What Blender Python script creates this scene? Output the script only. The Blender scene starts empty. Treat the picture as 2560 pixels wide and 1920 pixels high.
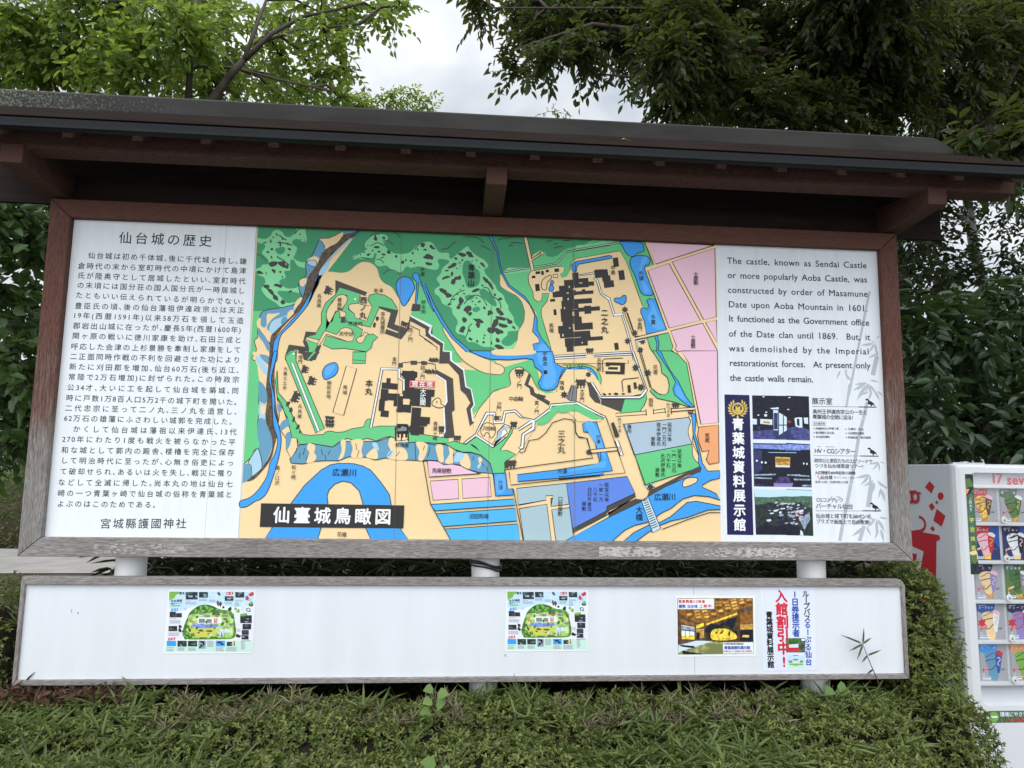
import bpy, math, random
import numpy as np
from mathutils import Vector, Matrix
SC = bpy.context.scene; COL = SC.collection
RAD = math.radians
# ------------------------------------------------------------------ camera
cam = bpy.data.objects.new('camera', bpy.data.cameras.new('camera')); COL.objects.link(cam)
cam.matrix_world = Matrix.Translation((1.91112, -3.54532, .34725)) @ Matrix(((0.9968357, -0.0239056, -0.0758095), (-0.0781017, -0.1171287, -0.9900409), (0.0147881, 0.9928290, -0.1186251))).to_4x4()
cam.data.sensor_width = 36; cam.data.lens = 24.96; cam.data.clip_end = 500; cam.data.clip_start = .05
SC.camera = cam
# ------------------------------------------------------------------ sky, sun, exposure
SUN_EL, SUN_AZ = 50, 205          # azimuth clockwise from +y
SC.view_settings.view_transform = 'Standard'; SC.view_settings.look = 'None'; SC.view_settings.exposure = 0.0
w = bpy.data.worlds.new('World'); SC.world = w; w.use_nodes = True
nt = w.node_tree; N = nt.nodes; LK = nt.links; N.clear()
out = N.new('ShaderNodeOutputWorld'); bg = N.new('ShaderNodeBackground')
sky = N.new('ShaderNodeTexSky'); sky.sky_type = 'NISHITA'; sky.sun_disc = False; sky.sun_elevation = RAD(SUN_EL); sky.sun_rotation = RAD(SUN_AZ)
sk = N.new('ShaderNodeVectorMath'); sk.operation = 'SCALE'; sk.inputs['Scale'].default_value = .1
LK.new(sky.outputs[0], sk.inputs[0])
tc = N.new('ShaderNodeTexCoord'); mp = N.new('ShaderNodeMapping'); mp.inputs['Scale'].default_value = (1, 1, 2.2); mp.inputs['Location'].default_value = (.35, .1, .2)
LK.new(tc.outputs['Generated'], mp.inputs[0])
nz = N.new('ShaderNodeTexNoise'); nz.inputs['Scale'].default_value = 3.1; nz.inputs['Detail'].default_value = 7; nz.inputs['Roughness'].default_value = .5; nz.inputs['Distortion'].default_value = .25
LK.new(mp.outputs[0], nz.inputs['Vector'])
cr = N.new('ShaderNodeValToRGB'); cr.color_ramp.elements[0].position = .40; cr.color_ramp.elements[0].color = (.62, .69, .77, 1); cr.color_ramp.elements[1].position = .60; cr.color_ramp.elements[1].color = (1.1, 1.11, 1.12, 1)
LK.new(nz.outputs[0], cr.inputs[0])
# thinner, brighter cloud on the side of the sun (behind the viewer, high)
dt = N.new('ShaderNodeVectorMath'); dt.operation = 'DOT_PRODUCT'; dt.inputs[1].default_value = (-.2, -.72, .66); LK.new(tc.outputs['Generated'], dt.inputs[0])
mr = N.new('ShaderNodeMapRange'); mr.inputs[1].default_value = -.35; mr.inputs[2].default_value = 1; mr.inputs[3].default_value = 1.04; mr.inputs[4].default_value = 2.75; LK.new(dt.outputs['Value'], mr.inputs[0])
cl = N.new('ShaderNodeVectorMath'); cl.operation = 'SCALE'; LK.new(cr.outputs[0], cl.inputs[0]); LK.new(mr.outputs[0], cl.inputs['Scale'])
mx = N.new('ShaderNodeMix'); mx.data_type = 'RGBA'; mx.inputs[0].default_value = .85; LK.new(sk.outputs[0], mx.inputs[6]); LK.new(cl.outputs[0], mx.inputs[7])
LK.new(mx.outputs[2], bg.inputs[0]); bg.inputs[1].default_value = 1.0; LK.new(bg.outputs[0], out.inputs[0])
sun = bpy.data.objects.new('sun', bpy.data.lights.new('sun', 'SUN')); COL.objects.link(sun)
sun.data.energy = .9; sun.data.angle = RAD(30); sun.data.color = (1, .97, .92)
_d = Vector((math.sin(RAD(SUN_AZ))*math.cos(RAD(SUN_EL)), math.cos(RAD(SUN_AZ))*math.cos(RAD(SUN_EL)), math.sin(RAD(SUN_EL))))
sun.rotation_euler = _d.to_track_quat('Z', 'Y').to_euler()
GZ = -1.42     # ground level; the board's lower left panel corner is the origin

PAL={'sand':(240, 208, 158),'dgreen':(62, 150, 104),'mgreen':(100, 196, 128),'ink':(30, 30, 34),'lgreen':(132, 212, 152),'olive':(92, 120, 70),'ink2':(62, 60, 58),'steel':(98, 152, 180),'pale':(165, 203, 222),'brown':(90, 74, 58),'blue':(62, 155, 232),'blue2':(92, 172, 238),'dk':(72, 68, 64),'white':(236, 240, 242),'blk':(48, 46, 46),'greyr':(130, 132, 136),'pale2':(205, 228, 215),'pink':(232, 190, 207),'orange':(230, 160, 110),'gblue':(166, 186, 200),'pale3':(190, 215, 228),'peri':(92, 132, 216),'gblue2':(166, 190, 198),'cyan':(76, 178, 240),'seam':(120, 115, 95),'redl':(205, 55, 60),'paper':(226, 231, 234),'seam2':(165, 172, 178),'paper2':(220, 225, 230),'bamboo':(172, 178, 186),'navy':(26, 26, 78),'gold':(214, 186, 84),'night':(22, 24, 40),'dusk':(70, 74, 130),'dusk2':(48, 52, 96),'pane':(206, 222, 236),'amber':(196, 150, 70),'pillar':(44, 60, 92),'red2':(150, 50, 50),'lav':(120, 140, 210),'gold2':(150, 110, 50),'pane2':(140, 156, 176),'lav2':(140, 130, 190),'dusk3':(66, 56, 100),'woods':(40, 48, 48),'skyp':(190, 218, 236),'woods2':(74, 106, 84),'rosy':(200, 180, 190),'paper3':(228, 234, 240),'mint':(196, 226, 214),'lav4':(226, 226, 240),'lfgreen':(120, 176, 70),'navy2':(44, 52, 110),'greyt':(130, 138, 150),'forest':(84, 140, 50),'forest2':(60, 110, 44),'lawn':(170, 200, 120),'yel':(206, 200, 90),'amberd':(140, 92, 36),'brown2':(92, 62, 34),'amber2':(224, 180, 90),'yel2':(236, 204, 70),'goldk':(72, 60, 30),'tatami':(142, 146, 96),'tatami2':(120, 124, 76),'paper4':(216, 222, 240),'redd':(206, 40, 60),'bluet':(40, 84, 170),'greyl':(166, 168, 174)}
SHEETS={'m':[
('sand',0,1,0,[1768,3104,6502,3104,6496,-33,1773,-41]),
('dgreen',0,2,0,[1776,3094,2784,3092,2527,2790,2352,2609,2247,2367,2184,2300,2071,2258,1876,2215,1778,2210]),
('mgreen',0,3,0,[1778,2210,1892,2217,2071,2258,1984,2029,1921,1689,1792,1685,1772,1735]),
('mgreen',0,4,0,[1769,1799,1865,1802,1882,1687,1872,1572,1889,1458,1879,1343,1891,1230,1887,1004,1910,892,1917,859,1864,835,1861,791,1773,698,1772,1002]),
('ink',3,5,7.6,[1811,1777,1856,1652,1881,1515,1879,1343,1895,1253,1886,1117,1894,982,1917,870,1864,835,1861,791,1773,698]),
('dgreen',0,3,0,[2785,3085,2492,2649,2502,2614,2702,2622,2956,2578,3173,2411,3354,2330,3552,2512,3537,3087]),
('dgreen',0,4,0,[3386,3099,4104,3102,4458,3094,5197,3079,5099,3023,4922,2977,4869,2942,4817,2896,4764,2876,4702,2887,4693,2928,4640,2945,4570,2896,4545,2848,4528,2760,4389,2749,4310,2745,4259,2703,4225,2660,4231,2553,4314,2494,4393,2457,4454,2389,4483,2297,4474,2191,4424,2085,4408,1988,4362,1900,4290,1862,4196,1851,4068,1823,3940,1854,3810,1945,3722,2055,3634,2165,3545,2337,3453,2552,3348,2663]),
('mgreen',0,5,0,[3357,2646,3454,2544,3545,2337,3661,2114,3750,1978,3874,1749,3730,1745,3676,1859,3668,1864,3674,1941,3528,2032,3551,2115,3431,2176,3311,2224,3322,2416]),
('lgreen',0,5,0,[4528,2755,4389,2749,4310,2741,4250,2692,4313,2574,4488,2452,4603,2283,4614,2108,4667,2022,4754,1911,4701,2111,4656,2259,4655,2329,4715,2411,4723,2491,4662,2480,4654,2417,4619,2394,4576,2432,4566,2503,4521,2599,4516,2670,4546,2720]),
('mgreen',0,6,0,[4311,2680,4537,2724,4516,2670,4521,2599,4566,2503,4576,2432,4619,2394,4654,2417,4662,2480,4697,2499,4723,2486,4715,2411,4659,2329,4651,2258,4709,2111,4746,1920,4614,2082,4603,2283,4488,2452,4313,2574,4255,2678]),
('mgreen',0,7,0,[5197,3076,5358,3103,5564,3080,5563,2943,5357,2949,5055,2874,4984,2858,4958,2821,4945,2739,4915,2685,4871,2665,4844,2691,4888,2728,4892,2764,4870,2783,4800,2779,4572,2726,4563,2757,4562,2869,4640,2945,4693,2928,4702,2887,4764,2876,4816,2896,4869,2942,4922,2977,5099,3023]),
('sand',1,6,0,[2428,2577,2492,2636,2618,2631,2701,2653,2758,2707,2811,2744,2865,2753,2925,2737,2978,2684,3006,2598,3051,2542,3128,2501,3177,2429,3218,2352,3253,2308,3303,2346,3374,2488,3396,2332,3331,2234,3247,1981,3557,1886,3561,1767,2049,1727,2075,1862,2168,1958,2198,2027,2261,2088,2322,2176,2376,2263,2387,2384,2415,2507]),
('sand',0,7,0,[2055,1807,3543,1848,3567,1012,3280,1099,3212,1097,3053,1094,2953,1069,2932,1035,2695,1047,2562,1028,2519,999,2341,990,2307,1012,2232,1169,2170,1293,2076,1405,2044,1576]),
('sand',1,7,0,[4230,2633,4313,2547,4489,2403,4586,2239,4579,2124,4580,2063,4650,1987,4581,1959,4590,1880,4496,1839,4196,1835,4204,1854,4290,1865,4362,1900,4408,1988,4420,2085,4474,2191,4483,2297,4454,2389,4393,2457,4314,2494,4240,2545,4226,2597]),
('olive',3,8,9.0,[4483,2297,4474,2191,4420,2085,4408,1988,4362,1900,4289,1865,4196,1850]),
('olive',3,8,6.6,[4225,2642,4231,2553,4314,2494,4393,2457,4454,2389,4483,2297]),
('sand',0,9,0,[3653,2107,3749,2004,3871,1861,4068,1797,4179,1791,4565,1797,4582,1811,4583,1759,3874,1740,3751,1926,3671,2053]),
('olive',3,10,8.8,[3649,2105,3672,2045,3751,1926,3813,1833,3865,1774]),
('lgreen',1,7,0,[1784,2958,1852,2952,1904,2985,1923,3029,1963,3053,2014,3035,2050,2989,2100,2984,2148,3030,2162,3079,2233,3079,2260,2999,2261,2942,2219,2940,2168,2965,2127,2945,2127,2910,2172,2873,2159,2806,2144,2771,2175,2742,2229,2726,2271,2723,2269,2675,2232,2670,2177,2698,2149,2745,2116,2744,2116,2670,2113,2635,2060,2624,2076,2564,2023,2536,2026,2493,2102,2452,2176,2459,2217,2474,2220,2413,2145,2419,2070,2425,2005,2415,2049,2356,2110,2302,2183,2326,2207,2331,2168,2291,2054,2257,1994,2302,1910,2351,1853,2418,1851,2452,1881,2505,1865,2556,1807,2580,1785,2605,1783,2640,1827,2659,1842,2685,1899,2696,1893,2740,1831,2807,1857,2860,1851,2895,1786,2914]),
('dgreen',1,8,0,[1957,2847,1998,2870,2047,2876,2056,2842,2034,2806,1993,2800]),
('dgreen',1,8,0,[2001,2414,2070,2425,2145,2419,2212,2404,2207,2335,2183,2317,2134,2311,2058,2347]),
('ink2',1,8,0,[1984,2988,1975,2990,1964,2996,1952,3008,1952,3014,1955,3016,1959,3020,1972,3007,1979,2998]),
('ink2',1,8,0,[1922,2972,1926,2980,1940,2979,1948,2973,1939,2968,1928,2965]),
('ink2',1,8,0,[1836,2903,1836,2910,1847,2919,1858,2920,1873,2926,1873,2919,1865,2911,1854,2906,1840,2898]),
('ink2',1,8,0,[1914,2912,1904,2920,1902,2941,1908,2955,1916,2941,1921,2923]),
('ink2',1,9,0,[2012,2875,2001,2882,1997,2905,1995,2918,1996,2930,2001,2944,2010,2925,2016,2907,2014,2893]),
('ink2',1,8,0,[2079,2895,2072,2902,2070,2916,2078,2924,2089,2918,2088,2900]),
('ink2',1,8,0,[1911,2845,1916,2860,1933,2863,1938,2853,1940,2840,1923,2835]),
('ink2',1,8,0,[1873,2812,1876,2826,1891,2828,1906,2824,1900,2810,1885,2807]),
('ink2',1,8,0,[2119,2853,2107,2838,2091,2849,2078,2860,2092,2870,2106,2865]),
('ink2',1,8,0,[2102,2784,2085,2781,2082,2796,2081,2810,2094,2807,2107,2800]),
('ink2',1,8,0,[1938,2751,1925,2753,1918,2769,1918,2783,1931,2776,1936,2766]),
('ink2',1,8,0,[1984,2765,1979,2770,1980,2782,1989,2787,1993,2777,1990,2768]),
('ink2',1,8,0,[1913,2680,1898,2695,1926,2721,1959,2725,1983,2725,1992,2711,1981,2689,1952,2671,1923,2667]),
('ink2',1,9,0,[2072,2679,2060,2661,2027,2675,2004,2692,1986,2715,2005,2724,2023,2728,2055,2726,2068,2700]),
('ink2',1,10,0,[2081,2656,2069,2657,2062,2671,2072,2682,2078,2698,2092,2697,2095,2680,2103,2666,2093,2653]),
('ink2',1,8,0,[1864,2596,1845,2591,1823,2587,1791,2595,1790,2606,1790,2613,1796,2623,1830,2621,1845,2607]),
('ink2',1,8,0,[1887,2582,1881,2592,1877,2607,1881,2616,1887,2609,1891,2592]),
('ink2',1,8,0,[1971,2606,1961,2598,1950,2615,1937,2625,1934,2643,1948,2645,1960,2641,1976,2633,1974,2617]),
('ink2',1,8,0,[2031,2611,2020,2603,2011,2614,2009,2625,2019,2630,2033,2625]),
('ink2',1,8,0,[2046,2551,2039,2561,2035,2571,2039,2581,2049,2577,2050,2562]),
('ink2',1,8,0,[1914,2447,1905,2434,1888,2445,1866,2455,1861,2478,1881,2482,1895,2485,1917,2481,1926,2459]),
('ink2',1,9,0,[1977,2369,1952,2379,1932,2396,1914,2416,1897,2446,1919,2445,1937,2440,1959,2420,1972,2395]),
('ink2',1,8,0,[2045,2470,2045,2455,2013,2461,1997,2467,1964,2474,1968,2489,1988,2499,2018,2491,2048,2484]),
('ink2',1,10,0,[2019,2317,1996,2329,1977,2332,1961,2357,1963,2379,1977,2386,1995,2376,2010,2361,2014,2343]),
('ink2',1,9,0,[2070,2292,2060,2282,2048,2296,2034,2311,2047,2321,2050,2341,2068,2333,2084,2318,2088,2295]),
('ink2',1,9,0,[2106,2414,2116,2423,2120,2434,2134,2433,2145,2433,2152,2428,2143,2418,2128,2412,2110,2406]),
('ink2',1,8,0,[2192,3006,2188,3012,2188,3023,2197,3023,2204,3017,2199,3008]),
('ink2',1,8,0,[2211,2951,2204,2949,2196,2957,2190,2965,2198,2966,2210,2958]),
('ink2',1,8,0,[2238,2951,2236,2957,2244,2964,2249,2958,2249,2953,2243,2948]),
('ink2',1,8,0,[2026,2945,2019,2952,2018,2968,2026,2969,2031,2964,2031,2953]),
('ink2',2,9,11.8,[1991,2997,2034,2964,2064,2947]),
('ink2',2,10,11.8,[1974,2922,2062,2916,2121,2897]),
('ink2',2,11,11.8,[1986,2769,2046,2737,2107,2687]),
('ink2',3,8,7.8,[1778,2792,1829,2772,1890,2718]),
('ink2',2,9,9.9,[2144,3016,2179,3075,2229,3077]),
('lgreen',1,7,0,[2728,2807,2778,2826,2852,2873,2845,2944,2890,3003,2939,3040,3024,3050,3072,3024,3061,2979,3027,2969,3063,2908,3133,2858,3227,2852,3303,2873,3369,2947,3419,2980,3497,2979,3532,2953,3547,2723,3504,2717,3443,2750,3383,2757,3341,2729,3265,2717,3241,2676,3191,2653,3122,2681,3070,2723,3002,2712,2955,2736,2957,2789,2968,2842,2946,2850,2931,2801,2864,2794,2772,2773,2734,2780]),
('lgreen',1,11,0,[3308,2855,3441,2976,3518,2984,3563,2928,3607,2880,3693,2879,3703,2835,3729,2823,3805,2893,3885,2957,3912,2924,3978,2864,4066,2814,4103,2753,4063,2716,4086,2663,4165,2577,4201,2508,4263,2457,4281,2405,4316,2344,4317,2309,4370,2232,4379,2180,4428,2120,4415,2093,4320,2082,4312,2046,4253,1984,4271,1941,4340,1934,4408,1988,4366,1900,4290,1863,4195,1878,4177,1912,4066,1918,3980,1959,3912,1965,3876,2025,3799,2049,3785,2100,3805,2153,3791,2196,3752,2247,3733,2308,3647,2348,3619,2409,3567,2451,3566,2495,3616,2540,3580,2601,3621,2664,3637,2718,3704,2791,3617,2814,3583,2795,3602,2743,3578,2698,3500,2704,3397,2726,3295,2714]),
('dgreen',1,12,0,[3846,2770,3876,2806,3915,2799,3964,2739,4012,2696,4022,2617,4002,2554,3934,2521,3890,2532,3863,2611,3840,2681]),
('dgreen',1,12,0,[4024,2502,4063,2519,4107,2487,4159,2445,4195,2367,4187,2336,4135,2356,4074,2407,4021,2458]),
('dgreen',1,12,0,[3871,2426,3909,2449,3970,2438,3936,2398,3885,2396]),
('dgreen',1,12,0,[3947,2306,4006,2330,4029,2300,3991,2270,3956,2280]),
('ink2',1,12,0,[3450,2946,3435,2940,3430,2959,3431,2975,3447,2973,3453,2958]),
('ink2',1,12,0,[3460,2891,3454,2895,3456,2910,3460,2917,3466,2913,3468,2893]),
('ink2',1,12,0,[3550,2913,3542,2910,3524,2914,3499,2933,3496,2950,3506,2955,3519,2960,3538,2936,3563,2918]),
('ink2',1,12,0,[3529,2821,3514,2809,3491,2804,3464,2808,3432,2822,3454,2840,3467,2858,3502,2858,3524,2840]),
('ink2',1,13,0,[3521,2801,3512,2806,3507,2818,3506,2836,3519,2844,3531,2840,3542,2831,3540,2813,3531,2801]),
('ink2',1,12,0,[3532,2751,3520,2740,3497,2742,3476,2744,3464,2755,3458,2769,3479,2775,3501,2770,3529,2766]),
('ink2',1,12,0,[3785,2818,3773,2805,3757,2816,3749,2831,3764,2836,3783,2836]),
('ink2',1,12,0,[3876,2856,3858,2847,3834,2841,3811,2856,3789,2869,3795,2883,3816,2889,3842,2884,3870,2874]),
('ink2',1,13,0,[3955,2845,3929,2842,3904,2844,3890,2864,3867,2883,3876,2898,3898,2907,3929,2891,3938,2868]),
('ink2',1,13,0,[3842,2797,3829,2801,3821,2809,3834,2818,3846,2818,3848,2810]),
('ink2',1,13,0,[3931,2795,3929,2801,3935,2808,3945,2808,3942,2798,3937,2791]),
('ink2',1,13,0,[3982,2804,3973,2811,3974,2821,3984,2822,3992,2818,3991,2810]),
('ink2',1,13,0,[4076,2744,4061,2740,4037,2761,4024,2773,4017,2787,4022,2793,4035,2794,4055,2781,4063,2764]),
('ink2',1,14,0,[4018,2740,4014,2734,4007,2733,4002,2740,4007,2747,4015,2747]),
('ink2',1,12,0,[3689,2717,3691,2734,3719,2752,3744,2777,3770,2778,3780,2765,3764,2740,3734,2724,3709,2715]),
('ink2',1,12,0,[3662,2685,3656,2691,3675,2699,3687,2703,3699,2703,3700,2697,3695,2689,3680,2684,3669,2683]),
('ink2',1,12,0,[3822,2744,3818,2741,3813,2744,3808,2751,3815,2753,3821,2748]),
('ink2',1,13,0,[3789,2713,3781,2710,3777,2717,3775,2726,3786,2730,3791,2721]),
('ink2',1,12,0,[3633,2609,3649,2622,3665,2632,3688,2641,3705,2637,3723,2629,3693,2615,3672,2609,3637,2594]),
('ink2',1,13,0,[3732,2637,3722,2637,3723,2652,3721,2667,3728,2684,3741,2681,3748,2667,3745,2651,3740,2638]),
('ink2',1,13,0,[3739,2555,3724,2555,3727,2580,3735,2606,3751,2609,3761,2604,3773,2594,3769,2565,3752,2544]),
('ink2',1,12,0,[3784,2602,3781,2622,3796,2636,3810,2648,3825,2643,3828,2628,3827,2616,3820,2603,3805,2601]),
('ink2',1,14,0,[3756,2580,3756,2597,3754,2613,3768,2631,3784,2637,3788,2623,3787,2610,3781,2598,3771,2591]),
('ink2',1,13,0,[3860,2535,3851,2531,3842,2538,3844,2547,3852,2551,3861,2545]),
('ink2',1,12,0,[4103,2586,4098,2574,4074,2589,4053,2618,4046,2642,4060,2644,4080,2630,4103,2616,4109,2594]),
('ink2',1,13,0,[4163,2514,4146,2512,4122,2542,4107,2567,4092,2599,4108,2603,4131,2580,4145,2562,4154,2542]),
('ink2',1,12,0,[3708,2433,3684,2428,3654,2453,3622,2470,3607,2501,3627,2510,3655,2500,3682,2486,3689,2463]),
('ink2',1,13,0,[3744,2437,3729,2419,3709,2412,3684,2409,3677,2430,3669,2450,3686,2466,3709,2459,3724,2452]),
('ink2',1,12,0,[4052,2543,4041,2539,4035,2550,4037,2561,4048,2560,4060,2553]),
('ink2',1,13,0,[3939,2480,3943,2491,3964,2507,3998,2522,4013,2515,4030,2510,4003,2492,3975,2479,3948,2473]),
('ink2',1,12,0,[3812,2495,3813,2502,3827,2506,3832,2503,3834,2496,3818,2492]),
('ink2',1,12,0,[3795,2439,3786,2446,3786,2459,3792,2467,3801,2462,3804,2448]),
('ink2',1,12,0,[3875,2452,3865,2448,3855,2451,3848,2461,3859,2467,3871,2463]),
('ink2',1,13,0,[4164,2447,4163,2463,4172,2473,4186,2468,4190,2454,4181,2443]),
('ink2',1,12,0,[4203,2403,4203,2413,4216,2423,4233,2433,4247,2427,4253,2417,4245,2402,4226,2399,4210,2395]),
('ink2',1,12,0,[3738,2391,3752,2403,3766,2406,3779,2400,3769,2390,3755,2385]),
('ink2',1,12,0,[3700,2336,3694,2342,3706,2353,3724,2359,3729,2351,3739,2347,3731,2337,3715,2333,3698,2325]),
('ink2',1,12,0,[3863,2377,3844,2357,3831,2326,3818,2348,3811,2370,3809,2404,3827,2428,3842,2413,3854,2404]),
('ink2',1,13,0,[3830,2314,3819,2297,3807,2293,3795,2297,3785,2312,3799,2329,3806,2350,3820,2348,3823,2330]),
('ink2',1,12,0,[3993,2408,3984,2409,3982,2417,3981,2428,3992,2426,3999,2416]),
('ink2',1,12,0,[3959,2378,3952,2374,3940,2373,3941,2383,3947,2388,3957,2387]),
('ink2',1,13,0,[4001,2377,4010,2389,4021,2392,4036,2389,4029,2375,4014,2369]),
('ink2',1,12,0,[3987,2345,3984,2337,3974,2341,3974,2348,3977,2357,3987,2353]),
('ink2',1,13,0,[3940,2290,3915,2273,3899,2243,3884,2271,3858,2283,3872,2314,3890,2330,3912,2338,3938,2326]),
('ink2',1,14,0,[3939,2239,3926,2226,3913,2235,3908,2247,3909,2260,3921,2269,3934,2273,3946,2266,3949,2252]),
('ink2',1,13,0,[4086,2301,4068,2304,4054,2316,4061,2330,4075,2334,4082,2320]),
('ink2',1,12,0,[4103,2252,4107,2267,4108,2288,4132,2296,4147,2288,4160,2278,4161,2257,4133,2250,4110,2234]),
('ink2',1,12,0,[4252,2264,4238,2258,4213,2263,4197,2287,4188,2307,4194,2322,4217,2325,4239,2299,4262,2278]),
('ink2',1,13,0,[4233,2241,4227,2257,4229,2272,4242,2279,4254,2281,4263,2273,4277,2260,4263,2248,4250,2244]),
('ink2',1,12,0,[3899,2182,3886,2161,3865,2157,3853,2171,3847,2186,3850,2203,3862,2217,3877,2211,3891,2203]),
('ink2',1,12,0,[4062,2181,4069,2162,4027,2157,3989,2170,3976,2184,3954,2202,3997,2204,4028,2204,4046,2192]),
('ink2',1,13,0,[4024,2108,4005,2108,3992,2129,3981,2150,3996,2161,4006,2172,4021,2161,4036,2146,4029,2128]),
('ink2',1,12,0,[4290,2201,4287,2191,4254,2194,4214,2202,4191,2218,4186,2233,4221,2235,4266,2227,4310,2211]),
('ink2',1,13,0,[4349,2162,4334,2160,4312,2162,4308,2188,4296,2210,4309,2220,4329,2204,4352,2198,4363,2172]),
('ink2',1,13,0,[4162,2115,4146,2133,4160,2166,4168,2195,4189,2208,4211,2210,4218,2180,4208,2144,4185,2123]),
('ink2',1,14,0,[4316,2129,4291,2119,4255,2119,4226,2135,4216,2148,4215,2159,4231,2167,4261,2158,4303,2150]),
('ink2',1,14,0,[4142,2054,4116,2067,4103,2093,4117,2118,4143,2118,4171,2133,4192,2109,4186,2081,4170,2061]),
('ink2',1,15,0,[4271,2060,4239,2057,4216,2043,4190,2065,4182,2083,4182,2099,4199,2116,4231,2098,4268,2085]),
('ink2',1,12,0,[4397,2105,4384,2107,4372,2112,4362,2121,4356,2133,4361,2141,4374,2138,4387,2130,4388,2119]),
('ink2',1,12,0,[3873,2078,3863,2051,3840,2057,3819,2064,3827,2090,3834,2107,3849,2121,3873,2125,3886,2103]),
('ink2',1,12,0,[3920,2068,3909,2080,3917,2092,3933,2091,3939,2077,3938,2061]),
('ink2',1,12,0,[4092,2024,4080,2024,4071,2035,4065,2043,4073,2046,4089,2036]),
('ink2',1,12,0,[4076,1990,4069,1997,4063,2014,4070,2019,4078,2015,4079,1999]),
('ink2',1,12,0,[3955,1982,3949,1971,3934,1981,3918,1985,3917,1997,3918,2009,3933,2010,3945,2001,3960,1993]),
('ink2',1,12,0,[4006,1956,3997,1961,3991,1976,4004,1985,4017,1977,4016,1962]),
('ink2',1,12,0,[4083,1954,4072,1949,4053,1954,4059,1967,4067,1978,4086,1968]),
('ink2',1,12,0,[4239,1976,4225,1966,4207,1962,4196,1977,4189,1988,4193,2000,4203,2014,4222,2005,4230,1992]),
('ink2',1,12,0,[4155,1938,4149,1943,4145,1950,4138,1965,4144,1971,4149,1981,4155,1965,4159,1954,4161,1941]),
('ink2',1,12,0,[4275,1897,4267,1889,4239,1888,4199,1909,4179,1931,4191,1942,4214,1946,4257,1930,4280,1908]),
('ink2',1,8,0,[2954,2975,2944,2985,2929,2995,2937,3015,2939,3035,2951,3046,2958,3019,2968,3002,2965,2980]),
('ink2',1,8,0,[3051,3012,3043,2998,3024,3002,3012,3015,3027,3024,3043,3023]),
('ink2',1,8,0,[2993,2914,2994,2906,2977,2897,2953,2900,2934,2906,2942,2916,2951,2926,2973,2923,2990,2921]),
('ink2',1,8,0,[2920,2859,2919,2873,2927,2884,2935,2888,2936,2879,2930,2867]),
('ink2',1,8,0,[2874,2819,2865,2826,2875,2841,2890,2842,2901,2846,2907,2840,2898,2829,2892,2818,2877,2808]),
('ink2',1,8,0,[3009,2860,2996,2855,2981,2857,2973,2872,2989,2876,3000,2871]),
('ink2',1,8,0,[3062,2831,3050,2828,3041,2827,3027,2828,3013,2837,3022,2845,3032,2849,3047,2849,3054,2839]),
('ink2',1,8,0,[3108,2844,3094,2847,3080,2848,3064,2864,3076,2875,3078,2888,3093,2887,3102,2871,3108,2859]),
('ink2',1,8,0,[3003,2791,3010,2804,3028,2812,3043,2817,3039,2805,3020,2796]),
('ink2',1,8,0,[3160,2807,3151,2815,3154,2833,3170,2837,3181,2825,3171,2810]),
('ink2',1,8,0,[3239,2746,3219,2748,3212,2763,3222,2778,3244,2785,3249,2765]),
('ink2',1,8,0,[3274,2787,3267,2775,3258,2774,3255,2788,3259,2801,3267,2800]),
('ink2',1,12,0,[3331,2776,3318,2772,3302,2771,3304,2783,3308,2794,3326,2790]),
('ink2',1,12,0,[3350,2747,3342,2755,3339,2766,3349,2771,3356,2765,3360,2753]),
('ink2',1,12,0,[3334,2851,3322,2852,3319,2870,3323,2882,3333,2873,3342,2859]),
('ink2',1,12,0,[3386,2895,3379,2889,3371,2903,3366,2916,3379,2916,3390,2902]),
('ink2',1,13,0,[3470,2906,3469,2900,3459,2896,3445,2896,3430,2901,3438,2909,3448,2912,3460,2916,3468,2910]),
('ink2',1,13,0,[3448,2944,3441,2927,3427,2931,3415,2931,3407,2944,3411,2964,3425,2970,3440,2978,3443,2958]),
('ink2',1,8,0,[2739,2789,2737,2798,2744,2806,2750,2804,2751,2799,2747,2791]),
('ink2',1,8,0,[2785,2807,2777,2808,2766,2812,2767,2817,2773,2817,2780,2814]),
('ink2',1,8,0,[2806,2812,2801,2819,2800,2830,2801,2838,2807,2835,2809,2819]),
('ink2',1,8,0,[2834,2849,2833,2857,2845,2859,2850,2853,2847,2846,2837,2844]),
('ink2',1,8,0,[2855,2889,2854,2897,2862,2899,2867,2893,2867,2885,2858,2882]),
('ink2',1,8,0,[2883,2925,2877,2920,2871,2922,2868,2929,2875,2932,2881,2933]),
('ink2',3,14,9.7,[3728,2355,3739,2404,3789,2458,3865,2496]),
('ink2',3,15,9.8,[3860,2347,3919,2419,3987,2448,4056,2415,4096,2341]),
('ink2',3,14,9.8,[4054,2534,4106,2522,4133,2457]),
('ink2',3,13,9.8,[4151,2440,4194,2419,4234,2368,4239,2311]),
('ink2',3,13,9.7,[3885,2003,3909,2061,3917,2113,3950,2153]),
('ink2',3,12,9.8,[3619,2916,3683,2928,3725,2970,3768,3003]),
('ink2',3,12,9.9,[3857,3051,3922,3058,3992,3048,4053,3003]),
('ink2',3,12,9.9,[4024,2968,4072,2952,4125,2923]),
('ink2',3,5,9.9,[4192,3034,4253,3054,4340,3067]),
('ink2',3,12,10.0,[4328,3012,4393,3016,4459,3010]),
('ink2',3,12,9.9,[4307,2980,4355,2988]),
('ink2',3,8,10.0,[4701,3036,4762,3057]),
('ink2',3,8,10.0,[4772,3012,4824,3027]),
('ink2',3,8,10.1,[4868,3056,4957,3066]),
('ink2',3,8,10.0,[4781,2971,4816,2988,4878,2996]),
('ink2',3,12,9.8,[3790,2776,3825,2782]),
('ink2',3,9,8.9,[2897,3025,2939,3049,2990,3047]),
('ink2',3,9,8.8,[2901,2919,2959,2955,2993,2954,3037,2929]),
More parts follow.
